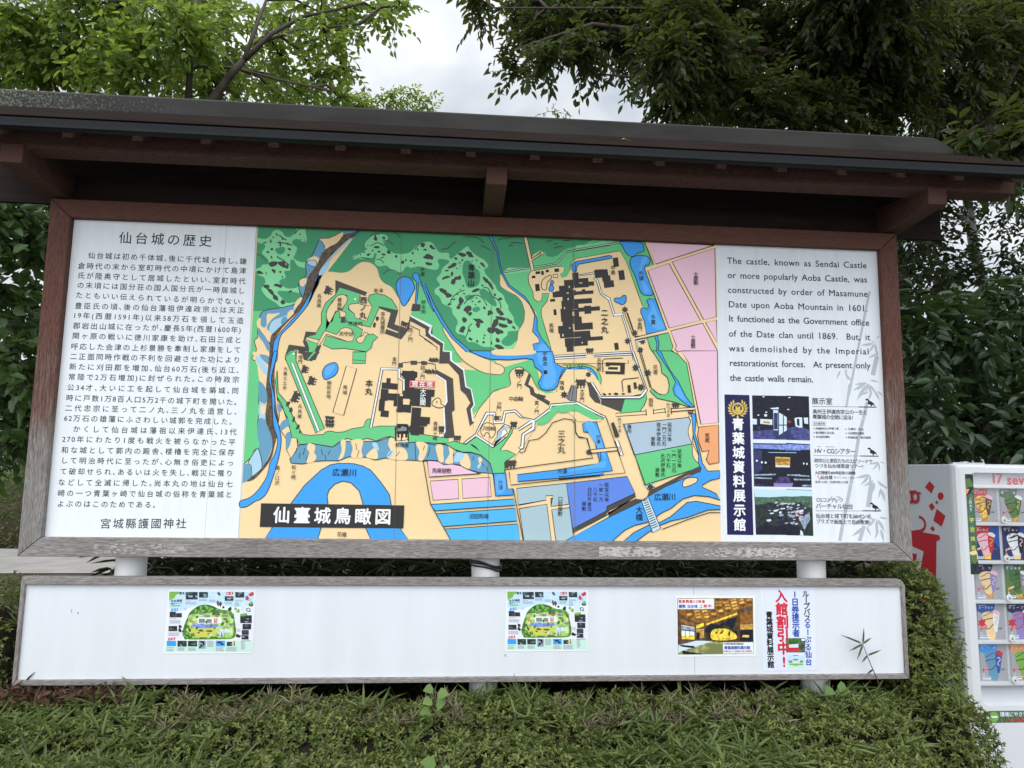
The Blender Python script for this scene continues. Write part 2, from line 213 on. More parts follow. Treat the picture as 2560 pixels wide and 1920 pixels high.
('ink2',3,10,8.9,[3026,2991,3078,2979,3134,2942]),
('ink2',3,8,8.8,[2763,2773,2822,2797,2898,2787]),
('ink2',3,8,8.8,[2966,2785,3008,2782,3043,2748]),
('ink2',3,8,8.8,[3039,2634,3080,2670,3130,2681,3173,2665,3217,2636]),
('ink2',3,8,8.9,[3143,3071,3173,3050,3196,3020]),
('ink2',3,14,8.9,[3345,2897,3386,2956,3428,2976]),
('steel',1,12,0,[1876,2213,2071,2258,2184,2300,2247,2367,2215,2439,2214,2534,2277,2597,2264,2710,2295,2750,2341,2835,2393,2969,2453,2954,2457,2871,2412,2759,2366,2661,2290,2511,2248,2345,2127,2127,1979,1977,1887,2026,1849,2109]),
('ink',3,13,7.9,[1876,2213,2071,2258,2184,2300,2247,2367,2215,2439,2214,2534,2277,2597,2264,2710,2295,2750,2341,2835,2393,2969,2453,2954,2457,2871,2412,2759,2366,2661,2290,2511,2248,2345,2127,2127,1979,1977,1887,2026,1849,2109,1876,2213]),
('sand',0,14,0,[2381,2977,2485,2986,2551,3020,2625,3067,2627,3005,2571,2941,2457,2862,2447,2901,2420,2944]),
('ink',2,15,6.0,[2381,2977,2485,2986,2551,3020,2625,3067,2627,3005,2571,2941,2457,2862,2447,2901,2420,2944,2381,2977]),
('steel',0,16,0,[2621,3062,2776,3084,2711,3040,2627,3018]),
('sand',1,14,0,[2310,2777,2360,2792,2403,2759,2385,2697,2364,2696,2354,2748,2279,2741]),
('pale',1,15,0,[2295,2746,2362,2750,2373,2688,2314,2694,2280,2719]),
('ink',3,16,5.9,[2295,2746,2362,2750,2373,2688,2314,2694,2280,2719,2295,2746]),
('sand',1,14,0,[2214,2534,2254,2562,2292,2554,2281,2519,2250,2475,2224,2491]),
('sand',1,14,0,[2184,2308,2215,2353,2247,2367,2245,2328,2187,2248,2168,2218]),
('sand',1,15,0,[2123,2212,2154,2239,2172,2222,2174,2179,2151,2136,2123,2126,2112,2186]),
('sand',1,14,0,[1915,2180,1976,2190,2041,2197,1978,2148,1932,2086,1923,2035,1970,1994,1968,1960,1943,1883,1889,1983,1837,2041,1821,2109,1856,2144,1859,2076,1885,2047,1917,2069]),
('pale',1,16,0,[1972,2113,2060,2159,2116,2178,2119,2126,2049,2047,1979,1986,1944,2027]),
('steel',1,17,0,[2061,2142,2092,2168,2124,2118,2080,2082,2055,2090]),
('sand',1,17,0,[1837,2041,1908,1941,1960,1875,1964,1724,1806,1720,1804,1761,1833,1821,1807,1913,1838,1948]),
('ink',3,18,7.7,[1837,2041,1908,1941,1960,1875,1964,1724,1806,1720,1804,1761,1833,1821,1807,1913,1838,1948,1837,2041]),
('steel',1,19,0,[1842,2024,1898,1975,1952,1883,1948,1807,1894,1898,1850,1956]),
('pale',1,19,0,[1822,1804,1885,1772,1960,1732,1954,1689,1856,1695]),
('sand',0,20,0,[1793,1799,1954,1804,1956,1574,1947,1436,1897,1435,1875,1526,1851,1663]),
('steel',1,21,0,[1867,1778,1957,1758,1961,1677,1891,1733]),
('pale',1,22,0,[1823,1754,1880,1744,1953,1631,1945,1573,1886,1629]),
('steel',1,21,0,[1876,1514,1953,1425,1954,1299,1886,1321,1878,1377]),
('pale',1,6,0,[1893,1298,1955,1282,1953,1118,1896,1151]),
('sand',1,7,0,[1906,1264,1952,1277,1955,1209,1921,1185]),
('steel',1,7,0,[1896,1145,1969,1118,2031,984,2033,861,1950,669,1914,825,1909,903,1887,1004]),
('pale',1,8,0,[1865,813,1907,847,1950,669,1868,574,1845,690,1816,712]),
('ink',3,9,7.5,[1865,813,1907,847,1950,669,1868,574,1845,690,1816,712,1865,813]),
('steel',0,10,0,[1773,698,1822,712,1846,668,1863,563,1773,517]),
('brown',1,19,0,[2718,3053,2785,3078,2528,2790,2433,2655,2370,2574,2358,2487,2313,2382,2221,2224,2089,2074,2013,1953,1993,1876,1993,1725,1964,1724,1961,1943,2017,2029,2173,2196,2248,2345,2284,2458,2288,2554,2334,2643,2388,2732,2417,2821,2489,2894,2571,2941,2627,3023]),
('brown',1,23,0,[1966,1804,2033,1806,2019,1633,2029,1461,2049,1290,2077,1166,2093,1075,2059,895,2033,760,1962,647,1880,557,1815,543,1950,669,2029,827,2028,961,1957,1141,1963,1345,1945,1459,1953,1619]),
('blue',1,24,0,[2777,3077,2790,3074,2688,2972,2526,2816,2480,2735,2409,2645,2398,2601,2406,2523,2368,2435,2301,2278,2162,2093,2069,1988,2045,1903,2037,1809,2034,1717,1989,1715,1993,1876,2014,1944,2083,2040,2222,2215,2313,2382,2358,2478,2371,2565,2417,2654,2495,2771]),
('ink',3,25,7.7,[2777,3077,2790,3074,2688,2972,2526,2816,2480,2735,2409,2645,2398,2601,2406,2523,2368,2435,2301,2278,2162,2093,2069,1988,2045,1903,2037,1809,2034,1717,1989,1715,1993,1876,2014,1944,2083,2040,2222,2215,2313,2381,2358,2478,2371,2565,2417,2654,2495,2771,2777,3077]),
('pale',1,26,0,[2671,2971,2713,2995,2632,2908,2536,2799,2480,2735,2500,2762,2490,2683,2444,2612,2403,2597,2409,2645,2471,2744,2558,2852]),
('blue',1,26,0,[1999,1805,2033,1806,2016,1690,1992,1528,2035,1347,2042,1210,2081,1098,2116,963,2112,828,2082,671,2017,449,1956,371,1903,348,1830,298,1765,292,1762,346,1847,380,1919,447,1999,581,2024,715,2064,805,2084,940,2038,1074,2019,1232,1997,1426,1969,1528,1983,1689]),
('ink',3,27,7.5,[1999,1805,2033,1806,2016,1690,1992,1528,2035,1347,2042,1210,2081,1098,2116,963,2112,828,2082,671,2017,449,1956,371,1903,348,1830,298,1765,292,1762,346,1847,380,1919,447,1999,581,2024,715,2064,805,2084,940,2038,1074,2019,1232,1997,1426,1969,1528,1983,1689,1999,1805]),
('blue',1,12,0,[3175,2498,3177,2551,3210,2596,3260,2614,3311,2600,3352,2540,3358,2479,3318,2399,3286,2336,3257,2308,3231,2343,3194,2429]),
('ink',3,13,8.0,[3175,2498,3177,2551,3210,2596,3260,2614,3311,2600,3352,2540,3358,2479,3318,2399,3286,2336,3257,2308,3231,2343,3194,2429,3175,2498]),
('blue',0,14,0,[3336,2618,3340,2645,3365,2661,3395,2647,3407,2594,3432,2560,3477,2474,3514,2379,3559,2293,3560,2258,3506,2352,3451,2482,3415,2559,3399,2559,3388,2331,3369,2330,3381,2558,3350,2592]),
('ink',2,15,8.0,[3336,2618,3340,2645,3365,2661,3395,2647,3407,2594,3432,2560,3477,2474,3514,2379,3559,2293,3560,2258,3506,2352,3451,2482,3415,2559,3400,2559,3388,2331,3369,2330,3381,2558,3350,2592,3336,2618]),
('ink2',0,16,0,[3345,2338,3426,2332,3424,2263,3331,2260]),
('blue',0,16,0,[4100,3079,4130,3076,4203,2908,4223,2784,4259,2678,4322,2565,4488,2447,4577,2309,4613,2213,4614,2108,4667,2013,4754,1911,4789,1851,4790,1764,4583,1759,4531,1809,4179,1791,4068,1797,3897,1861,3749,1995,3644,2139,3546,2310,3500,2431,3437,2543,3462,2548,3507,2457,3562,2337,3678,2140,3775,2004,3930,1879,4051,1831,4179,1830,4539,1840,4590,1880,4572,1958,4641,1978,4632,2021,4566,2089,4578,2159,4586,2265,4533,2369,4471,2433,4313,2547,4242,2678,4210,2783,4186,2907]),
('ink',2,17,8.1,[4100,3079,4130,3076,4203,2908,4223,2784,4259,2678,4322,2565,4488,2447,4577,2309,4613,2213,4614,2108,4667,2013,4754,1911,4789,1851,4790,1764,4583,1759,4531,1809,4179,1791,4068,1797,3897,1861,3749,1995,3644,2139,3546,2310,3500,2431,3437,2543,3462,2548,3507,2457,3562,2337,3678,2140,3775,2004,3930,1879,4051,1831,4179,1830,4539,1840,4590,1880,4572,1958,4641,1977,4632,2021,4566,2089,4578,2159,4586,2265,4533,2369,4471,2433,4313,2547,4242,2678,4210,2783,4186,2907,4100,3079]),
('blue2',1,18,0,[4641,1951,4693,1962,4746,1885,4773,1772,4626,1768,4616,1881]),
('mgreen',0,26,0,[2612,2481,2820,2425,2814,2347,2791,2311,2716,2300,2709,2257,2769,2215,2780,2173,2889,2142,2942,2299,2898,2358,2913,2411,2979,2430,3064,2416,3133,2375,3186,2298,3204,2260,3018,2297,2933,2083,2689,2135,2627,2228,2594,2236,2570,2200,2557,2131,2528,2117,2497,2172,2494,2232,2548,2338,2645,2401,2687,2403,2688,2360,2674,2307,2643,2246,2678,2221,2679,2187,2621,2176,2859,2055,2845,1994,2805,1967,2806,1933,2848,1926,2895,2004,2961,2015,3012,1982,2964,1938,2950,1869,2901,1833,2684,1861,2569,1850,2476,1890,2505,1984,2715,1930,2764,1940,2779,1992,2751,2051,2692,2075,2651,2057,2604,1996,2495,2035,2450,1936,2316,1966,2397,1998,2450,2102,2445,2214,2482,2318,2570,2399]),
('ink',2,27,7.1,[2612,2481,2820,2425,2814,2346,2791,2311,2716,2300,2709,2257,2770,2215,2780,2173,2889,2142,2942,2299,2898,2358,2913,2411,2979,2430,3064,2416,3133,2375,3186,2298,3204,2260,3018,2297,2933,2083,2689,2135,2627,2228,2594,2236,2570,2200,2557,2131,2528,2117,2497,2172,2494,2232,2548,2338,2645,2401,2687,2403,2688,2360,2674,2307,2643,2246,2678,2221,2679,2187,2621,2176,2859,2055,2845,1994,2805,1967,2806,1933,2848,1926,2895,2004,2961,2015,3012,1982,2964,1938,2950,1869,2901,1833,2684,1861,2569,1850,2477,1890,2505,1984,2715,1930,2764,1940,2779,1992,2751,2051,2692,2075,2651,2057,2604,1996,2495,2035,2450,1936,2316,1966,2397,1998,2450,2102,2445,2214,2482,2318,2570,2399,2612,2481]),
('mgreen',0,26,0,[2777,1830,2901,1833,2898,1714,2773,1711]),
('ink',2,27,7.1,[2777,1830,2901,1833,2898,1714,2773,1711,2777,1830]),
('sand',1,28,0,[2497,2172,2502,2250,2556,2338,2595,2391,2653,2406,2692,2377,2682,2316,2639,2246,2677,2230,2687,2195,2638,2168,2619,2228,2585,2235,2563,2183,2528,2117]),
('ink',3,29,6.3,[2497,2172,2502,2250,2556,2338,2595,2391,2653,2406,2692,2377,2682,2316,2639,2246,2677,2230,2687,2195,2638,2168,2619,2228,2585,2235,2563,2183,2528,2117,2497,2172]),
('sand',0,28,0,[2815,2325,2824,2312,2946,2299,2894,2142,2780,2173,2770,2215,2718,2257,2708,2300,2740,2314]),
('ink',2,29,6.3,[2815,2325,2824,2312,2946,2299,2894,2142,2780,2173,2770,2215,2718,2257,2708,2300,2740,2314,2815,2325]),
('sand',0,28,0,[2604,1996,2643,2057,2692,2075,2743,2060,2780,1992,2764,1940,2715,1930,2505,2001,2406,1820,2389,1832,2479,2022,2503,2031]),
('ink',2,29,6.3,[2604,1996,2643,2057,2692,2075,2743,2060,2780,1992,2764,1940,2715,1930,2505,2001,2406,1820,2389,1832,2479,2022,2503,2031,2604,1996]),
('sand',1,28,0,[2801,1950,2813,1976,2862,1995,2877,2029,2919,2013,2895,1996,2864,1926,2823,1921]),
('ink',3,29,6.3,[2801,1950,2813,1976,2862,1995,2877,2029,2919,2013,2895,1996,2864,1926,2823,1921,2801,1950]),
('dk',0,30,0,[2567,2555,2886,2440,2871,2400,2616,2483,2574,2395]),
('dk',0,28,0,[3005,2301,3204,2260,3171,2120,3290,2081,3332,2216,3320,2077,3243,1967,3078,2022,3093,2070,3208,2031,3211,2044,3097,2088,3129,2235,3014,2279]),
('dk',0,30,0,[2301,2021,2405,2015,2398,1989,2316,1966,2301,1935,2337,1886,2385,1904,2324,1817,2278,1914]),
('dk',0,31,0,[2144,1884,2354,1861,2460,1889,2410,1736,2295,1733,2324,1817,2208,1835,2113,1778]),
('mgreen',0,32,0,[2309,1940,2427,1897,2375,1768,2328,1724,2338,1852]),
('ink',2,33,6.2,[2310,1940,2427,1897,2375,1768,2328,1724,2338,1852,2310,1940]),
('mgreen',0,32,0,[2159,1825,2221,1827,2221,1738,2115,1727,2113,1769]),
('ink',2,33,6.2,[2159,1825,2221,1827,2221,1738,2115,1727,2113,1769,2159,1825]),
('white',0,34,0,[2181,1805,2201,1812,2202,1787,2182,1788]),
('white',1,28,0,[2759,2366,2771,2380,2783,2365,2772,2352]),
('ink2',1,29,0,[3013,2164,3006,2154,2997,2144,2988,2152,2984,2162,2982,2177,2989,2195,3005,2194,3017,2182]),
('ink2',1,28,0,[2984,2098,2980,2080,2968,2078,2960,2085,2957,2097,2959,2111,2966,2133,2981,2132,2990,2118]),
('ink2',0,30,0,[2478,2398,2464,2415,2447,2423,2461,2427,2478,2482,2468,2494,2486,2491,2507,2496,2505,2482,2520,2475,2532,2484,2529,2467,2554,2459,2550,2447,2528,2455,2524,2443,2547,2435,2543,2423,2520,2431,2517,2419,2540,2412,2536,2400,2512,2408,2505,2393,2500,2408,2484,2411]),
('ink2',0,30,0,[2653,2110,2642,2121,2630,2124,2639,2129,2645,2172,2637,2180,2649,2179,2663,2187,2663,2176,2674,2172,2681,2181,2681,2168,2698,2166,2697,2156,2681,2159,2679,2150,2696,2147,2694,2138,2678,2141,2677,2131,2693,2129,2692,2120,2675,2122,2672,2110,2667,2120,2656,2121]),
('ink2',0,29,0,[3230,2143,3243,2153,3249,2166,3253,2154,3298,2139,3307,2146,3304,2132,3310,2116,3298,2119,3293,2107,3300,2097,3287,2100,3281,2082,3272,2085,3277,2102,3267,2106,3262,2089,3252,2092,3258,2109,3248,2112,3243,2095,3233,2098,3239,2117,3227,2122,3238,2126,3240,2138]),
('ink2',0,34,0,[2230,1842,2242,1854,2246,1867,2252,1856,2302,1849,2310,1857,2310,1843,2319,1828,2307,1829,2303,1817,2313,1809,2299,1810,2297,1791,2286,1793,2288,1810,2277,1812,2275,1794,2264,1796,2267,1813,2256,1815,2254,1798,2243,1799,2245,1818,2231,1821,2243,1827,2242,1839]),
('ink',2,29,8.0,[3327,2112,3425,2067,3423,2020,3556,1933]),
('dk',0,30,0,[3329,2198,3414,2158,3536,2049,3551,2114,3520,2031,3675,1932,3664,1854,3749,1840,3751,1737,3629,1733,3633,1914,3482,2013,3493,2074,3415,2123,3330,2155]),
('dk',0,31,0,[3315,2220,3551,2101,3554,1989,3490,2013,3480,2082,3321,2164]),
('white',2,32,14.4,[3319,2217,3530,2105,3519,2048,3554,2006]),
('white',2,33,13.6,[3440,2163,3543,2114,3528,2031,3670,1941,3666,1863,3748,1857,3751,1745]),
('ink',2,34,8.0,[3470,1982,3548,1933,3604,1896,3602,1870]),
('dk',0,34,0,[3631,1850,3741,1853,3743,1771,3885,1669,3912,1505,3959,1471,3997,1321,3969,1274,3989,1147,3950,1111,3911,1284,3950,1343,3902,1423,3849,1469,3828,1620,3721,1735,3634,1744]),
('white',2,35,14.4,[3741,1853,3743,1771,3876,1674,3903,1505,3957,1483,3991,1326,3961,1279,3980,1158]),
('dk',0,36,0,[3596,1673,3771,1584,3796,1270,3768,1246,3803,994,3689,986,3704,1049,3686,1314,3719,1350,3703,1559,3591,1614]),
('white',2,37,15.1,[3597,1620,3697,1559,3714,1349,3686,1302,3704,1049,3654,997]),
('mgreen',0,35,0,[2114,1750,2167,1810,2212,1811,2222,1718,2528,1061,2441,1014,2427,1059]),
('ink',2,36,6.9,[2114,1750,2167,1810,2212,1811,2222,1718,2528,1061,2441,1014,2427,1059,2114,1750]),
('mgreen',0,28,0,[2770,1826,2901,1830,2899,1742,2770,1747]),
('ink',2,29,6.3,[2770,1826,2901,1830,2899,1742,2770,1747,2770,1826]),
('white',0,37,0,[2173,1694,2195,1704,2484,1038,2462,1028]),
('ink',2,38,5.4,[2173,1694,2195,1704,2484,1038,2462,1028,2173,1694]),
('white',0,37,0,[2179,1798,2195,1805,2207,1793,2191,1781]),
('dk',0,37,0,[2223,1811,2448,1817,2374,1722,2294,1743,2280,1789]),
('mgreen',0,38,0,[2328,1744,2391,1827,2414,1816,2340,1727]),
('ink',2,39,4.7,[2328,1744,2391,1827,2414,1816,2340,1727,2328,1744]),
('mgreen',0,39,0,[2043,1621,2065,1404,2148,1315,2235,1135,2319,1001,2386,991,2519,1002,2540,1027,2584,1037,2641,1024,2719,1031,2785,1060,2908,1085,2922,1137,2938,1160,2972,1163,2984,1138,2970,1075,3054,1094,3212,1097,3339,1042,3510,1017,3739,987,3740,935,3444,941,3331,939,3170,994,3103,981,3037,946,2946,972,2835,942,2755,969,2689,939,2614,882,2412,912,2291,899,2266,960,2216,965,2194,1055,2173,1145,2130,1223,2105,1291,2057,1358,2031,1518]),
('ink',2,40,7.1,[2043,1621,2065,1404,2148,1315,2235,1135,2319,1001,2386,991,2519,1002,2540,1027,2584,1037,2641,1024,2719,1031,2785,1060,2908,1085,2922,1137,2939,1160,2972,1163,2984,1138,2970,1075,3054,1094,3212,1097,3339,1042,3510,1017,3739,987,3740,935,3444,941,3331,939,3170,994,3103,981,3037,946,2946,972,2835,942,2755,969,2689,939,2614,882,2412,912,2291,899,2266,960,2216,965,2194,1055,2173,1145,2130,1223,2105,1291,2057,1358,2032,1518,2043,1621]),
('ink2',1,41,0,[2180,1293,2172,1274,2159,1266,2147,1272,2147,1293,2152,1315,2165,1315,2175,1322,2186,1315]),
('ink2',1,41,0,[2213,1229,2202,1206,2190,1214,2179,1215,2181,1233,2185,1253,2199,1266,2206,1255,2212,1247]),
('ink2',1,41,0,[2239,1142,2233,1117,2220,1110,2218,1127,2211,1138,2223,1157,2231,1176,2237,1168,2239,1157]),
('ink2',1,41,0,[2286,1061,2273,1051,2265,1047,2252,1042,2253,1063,2265,1079,2275,1099,2284,1092,2289,1081]),
('ink2',1,41,0,[2303,1019,2295,1003,2284,1010,2283,1028,2297,1042,2305,1032]),
('steel',0,41,0,[2291,893,2412,912,2614,879,2690,934,2835,942,3037,940,3171,988,3331,939,3569,938,3741,924,3745,759,3506,758,3381,764,3223,767,3133,783,3032,759,2953,786,2774,788,2675,747,2553,746,2442,738,2333,711,2223,718,2210,751,2239,830]),
('ink',2,42,7.8,[2291,893,2412,912,2614,879,2690,934,2835,942,3037,940,3171,988,3331,939,3569,938,3741,924,3745,759,3506,758,3381,764,3223,767,3133,783,3032,759,2953,786,2774,788,2675,747,2553,746,2442,738,2333,711,2223,718,2210,751,2239,830,2291,893]),
('sand',1,43,0,[2379,911,2435,901,2448,868,2439,822,2462,789,2443,738,2371,726,2394,822,2371,855]),
('sand',1,43,0,[2689,939,2734,952,2737,861,2718,782,2675,759,2704,849]),
('sand',1,43,0,[2790,947,2902,955,2894,853,2908,785,2852,778,2796,789,2809,874]),
('sand',1,43,0,[2984,854,3028,877,3053,821,3043,770,2942,791]),
('sand',1,43,0,[3171,982,3228,960,3264,916,3334,849,3336,769,3212,767,3144,789,3175,857,3151,914]),
('sand',1,43,0,[3444,930,3512,937,3515,852,3471,805,3437,805,3446,862]),
('pale',1,44,0,[2993,922,3037,929,3063,855,3017,877]),
('pale',1,44,0,[3164,846,3209,858,3178,789,3144,789]),
('pale',1,44,0,[3469,851,3560,864,3540,784,3449,777]),
('sand',0,43,0,[2057,1347,2130,1223,2194,1055,2221,965,2266,960,2281,865,2220,763,2172,852,2166,953,2119,1019,2082,1098,2088,1188,2073,1268]),
('ink',2,44,7.6,[2057,1347,2130,1223,2194,1055,2221,965,2266,960,2281,865,2220,763,2172,852,2167,953,2119,1019,2082,1098,2088,1188,2073,1268,2057,1347]),
('steel',1,45,0,[2065,1302,2106,1257,2098,1211,2069,1233]),
('steel',1,45,0,[2104,1098,2146,1144,2179,1145,2187,1088,2161,1065,2107,1030]),
('steel',1,45,0,[2159,998,2196,1021,2216,965,2198,875,2172,852,2167,941]),
('ink',2,45,6.1,[2270,865,2262,819]),
('ink',2,43,6.1,[2306,820,2298,764]),
('ink',2,43,6.1,[2348,866,2335,798]),
('ink',2,44,6.1,[2374,788,2365,743]),
('ink',2,43,6.1,[2504,857,2523,801]),
('ink',2,43,6.1,[2593,847,2573,802]),
('ink',2,43,6.1,[2545,802,2553,757]),
('ink',2,44,6.2,[2836,919,2850,852]),
('ink',2,44,6.2,[3233,801,3266,847]),
('ink',2,44,6.2,[2852,784,2872,852]),
('ink',2,45,6.2,[3155,800,3187,846]),
('steel',0,45,0,[3411,947,3536,932,3616,916,3719,923,3812,868,3881,846,3972,848,4065,826,4134,805,4170,748,4189,646,4045,655,3930,687,3872,721,3781,736,3701,724,3643,763,3541,767,3428,759]),
('ink',2,46,7.9,[3411,947,3536,932,3616,916,3719,923,3812,868,3881,846,3972,848,4065,826,4134,805,4170,748,4189,646,4045,655,3930,687,3872,721,3781,736,3701,724,3643,763,3541,767,3428,759,3411,947]),
('sand',1,47,0,[3422,941,3525,931,3533,863,3496,766,3450,771,3459,851]),
('sand',1,47,0,[3617,910,3685,917,3692,843,3700,764,3661,740,3642,797]),
('sand',1,47,0,[3742,912,3812,868,3790,810,3792,742,3758,730,3712,752,3755,833]),
('sand',1,47,0,[3881,823,3927,836,3963,756,3953,688,3872,721,3859,789]),
('sand',1,47,0,[4042,803,4077,792,4067,724,4043,769]),
('pale',1,48,0,[3824,845,3904,835,3871,766,3803,759]),
('pale',1,48,0,[4078,747,4045,689,4032,723]),
('ink',2,47,6.3,[3560,898,3551,829,3535,795]),
('ink',2,48,6.3,[3800,868,3790,810]),
('ink',2,47,6.3,[3996,814,3986,768]),
('ink',2,49,6.3,[4066,758,4101,713]),
('ink',2,47,6.3,[4124,713,4137,668]),
('ink',2,48,6.3,[3509,908,3493,863]),
('blue',1,41,0,[2482,1610,2511,1680,2566,1710,2611,1711,2634,1660,2616,1601,2561,1560,2506,1547]),
('ink',3,42,7.8,[2482,1610,2511,1680,2566,1710,2611,1711,2634,1660,2616,1601,2561,1560,2506,1547,2482,1610]),
('blue2',1,43,0,[2512,1657,2567,1687,2601,1682,2581,1635,2538,1588,2509,1599]),
('sand',0,44,0,[2712,1683,2815,1659,2707,1192,2601,1220]),
('ink',2,45,7.8,[2712,1683,2815,1659,2707,1192,2601,1220,2712,1683]),
('ink',2,31,7.9,[3254,1728,3345,1743]),
('ink',2,34,8.0,[3408,1738,3477,1738]),
('dk',0,8,0,[3222,1728,3268,1729,3270,1682,3224,1681]),
('dk',0,32,0,[3342,1754,3408,1756,3409,1715,3344,1713]),
('dk',0,35,0,[3452,1754,3489,1755,3490,1717,3453,1716]),
('white',0,41,0,[3053,1676,3244,1675,3247,1588,3294,1560,3298,1421,3275,1421,3274,1548,3224,1576,3222,1657,3073,1657,2987,1076,2964,1075]),
('ink',2,42,7.9,[3053,1676,3244,1675,3247,1588,3294,1560,3298,1421,3275,1421,3274,1548,3224,1576,3222,1657,3073,1657,2987,1076,2964,1075,3053,1676]),
('blk',0,43,0,[3113,1575,3153,1572,3150,1503,3110,1505]),
('blk',0,44,0,[3069,1529,3229,1519,3225,1459,3066,1469]),
('blk',0,45,0,[3062,1465,3136,1460,3130,1345,3057,1350]),
('blk',0,46,0,[3049,1360,3106,1356,3100,1241,3044,1245]),
('blk',0,47,0,[3068,1252,3147,1247,3144,1184,3065,1189]),
('blk',0,46,0,[3136,1423,3272,1414,3269,1345,3132,1354]),
('blk',0,47,0,[3195,1422,3275,1417,3268,1290,3189,1295]),
('blk',0,43,0,[3265,1653,3414,1644,3410,1586,3262,1595]),
('blk',0,44,0,[3300,1611,3397,1605,3387,1419,3290,1426]),
('blk',0,48,0,[3273,1452,3456,1440,3450,1347,3268,1359]),
('blk',0,49,0,[3231,1356,3368,1347,3362,1232,3225,1241]),
('blk',0,50,0,[3364,1428,3501,1419,3497,1350,3360,1359]),
('blk',0,50,0,[3373,1288,3464,1282,3454,1098,3363,1104]),
('blk',0,51,0,[3369,1106,3500,1097,3495,1017,3364,1026]),
('blk',0,52,0,[3441,1197,3532,1191,3526,1099,3435,1106]),
('blk',0,50,0,[3219,1272,3276,1268,3274,1233,3217,1237]),
('blk',0,45,0,[3246,1617,3285,1647,3377,1655,3418,1627,3402,1580,3357,1550,3287,1572]),
('sand',0,50,0,[3285,1371,3348,1367,3345,1310,3282,1314]),
('sand',0,49,0,[3248,1415,3280,1413,3279,1396,3247,1398]),
('blk',0,51,0,[3363,1479,3592,1468,3589,1396,3360,1407]),
('blk',0,52,0,[3366,1429,3561,1420,3556,1293,3362,1302]),
('blk',0,53,0,[3376,1264,3461,1260,3451,1007,3366,1012]),
('blk',0,54,0,[3440,1197,3554,1192,3551,1123,3437,1128]),
('blk',0,54,0,[3352,1104,3488,1097,3485,1029,3349,1036]),
('blk',0,46,0,[3366,1644,3413,1627,3416,1592,3368,1579]),
('sand',1,41,0,[3581,1358,3626,1388,3656,1360,3657,1325,3698,1303,3635,1287,3571,1317]),
('ink',3,42,7.9,[3581,1358,3626,1388,3656,1360,3657,1325,3698,1303,3635,1287,3571,1317,3581,1358]),
('ink2',0,43,0,[3607,1353,3623,1353,3623,1333,3607,1333]),
('sand',0,44,0,[3611,1348,3618,1348,3619,1338,3612,1338]),
('ink2',0,41,0,[2293,1597,2280,1611,2265,1617,2277,1622,2288,1672,2279,1682,2294,1680,2312,1687,2311,1674,2324,1668,2334,1677,2333,1663,2354,1657,2352,1646,2332,1651,2330,1641,2350,1636,2348,1625,2328,1630,2325,1619,2345,1614,2343,1603,2321,1609,2317,1595,2312,1607,2297,1609]),
('ink2',0,41,0,[2364,1478,2349,1495,2332,1501,2345,1506,2357,1562,2347,1573,2365,1571,2385,1579,2384,1564,2399,1558,2410,1568,2409,1552,2433,1546,2431,1534,2408,1539,2405,1527,2428,1522,2426,1509,2403,1515,2400,1503,2423,1497,2420,1485,2396,1491,2391,1476,2384,1490,2368,1492]),
('ink2',0,45,0,[2201,1303,2191,1326,2175,1336,2191,1340,2219,1411,2211,1426,2229,1421,2251,1429,2246,1410,2260,1401,2274,1413,2268,1392,2291,1382,2285,1367,2263,1376,2257,1361,2279,1351,2273,1336,2251,1346,2245,1331,2267,1321,2261,1306,2238,1317,2228,1297,2226,1316,2210,1320]),
('ink2',0,46,0,[2520,1172,2534,1181,2536,1190,2544,1183,2604,1179,2613,1184,2614,1175,2627,1165,2612,1165,2609,1157,2622,1152,2605,1152,2604,1139,2592,1140,2592,1152,2579,1153,2579,1141,2566,1142,2567,1154,2554,1155,2553,1143,2541,1144,2541,1156,2524,1159,2537,1162,2535,1171]),
('ink2',0,47,0,[2522,1134,2535,1142,2538,1151,2546,1144,2605,1140,2614,1146,2616,1136,2628,1126,2613,1127,2611,1119,2624,1113,2607,1113,2606,1101,2593,1102,2594,1113,2581,1114,2581,1102,2568,1103,2568,1115,2556,1116,2555,1104,2542,1105,2543,1118,2526,1120,2539,1124,2537,1132]),
('ink2',0,48,0,[2524,1100,2537,1108,2539,1117,2548,1110,2607,1106,2616,1112,2618,1102,2630,1092,2615,1093,2613,1084,2625,1079,2608,1079,2608,1067,2595,1068,2595,1079,2583,1080,2582,1068,2569,1069,2570,1081,2557,1082,2557,1070,2544,1071,2544,1084,2527,1086,2540,1089,2539,1098]),
('sand',0,44,0,[3218,1097,3343,1100,3342,940,3212,943]),
('ink',0,55,0,[3204,1065,3222,1093,3225,1120,3238,1101,3327,1103,3339,1122,3343,1095,3363,1068,3341,1065,3338,1040,3358,1027,3333,1023,3334,985,3315,985,3314,1020,3295,1020,3296,984,3277,984,3276,1020,3257,1019,3258,984,3239,983,3237,1022,3212,1024,3231,1038,3227,1063]),
('ink',2,45,6.3,[3211,960,3285,952,3347,968]),
('ink',2,56,13.7,[3218,1086,3223,949]),
('ink',2,56,11.7,[3277,1030,3279,950]),
('ink',2,56,13.7,[3337,1088,3347,951]),
('greyr',0,56,0,[3237,1097,3326,1099,3327,1053,3239,1046]),
('ink',0,57,0,[3218,1097,3240,1120,3325,1120,3349,1094,3338,1082,3280,1098,3259,1069]),
('ink2',0,41,0,[3635,1080,3643,1099,3643,1117,3649,1104,3688,1105,3693,1118,3695,1100,3703,1081,3694,1079,3693,1063,3701,1054,3690,1052,3691,1026,3683,1026,3682,1050,3674,1050,3675,1026,3666,1026,3666,1049,3658,1049,3658,1025,3650,1025,3649,1051,3638,1053,3646,1062,3644,1078]),
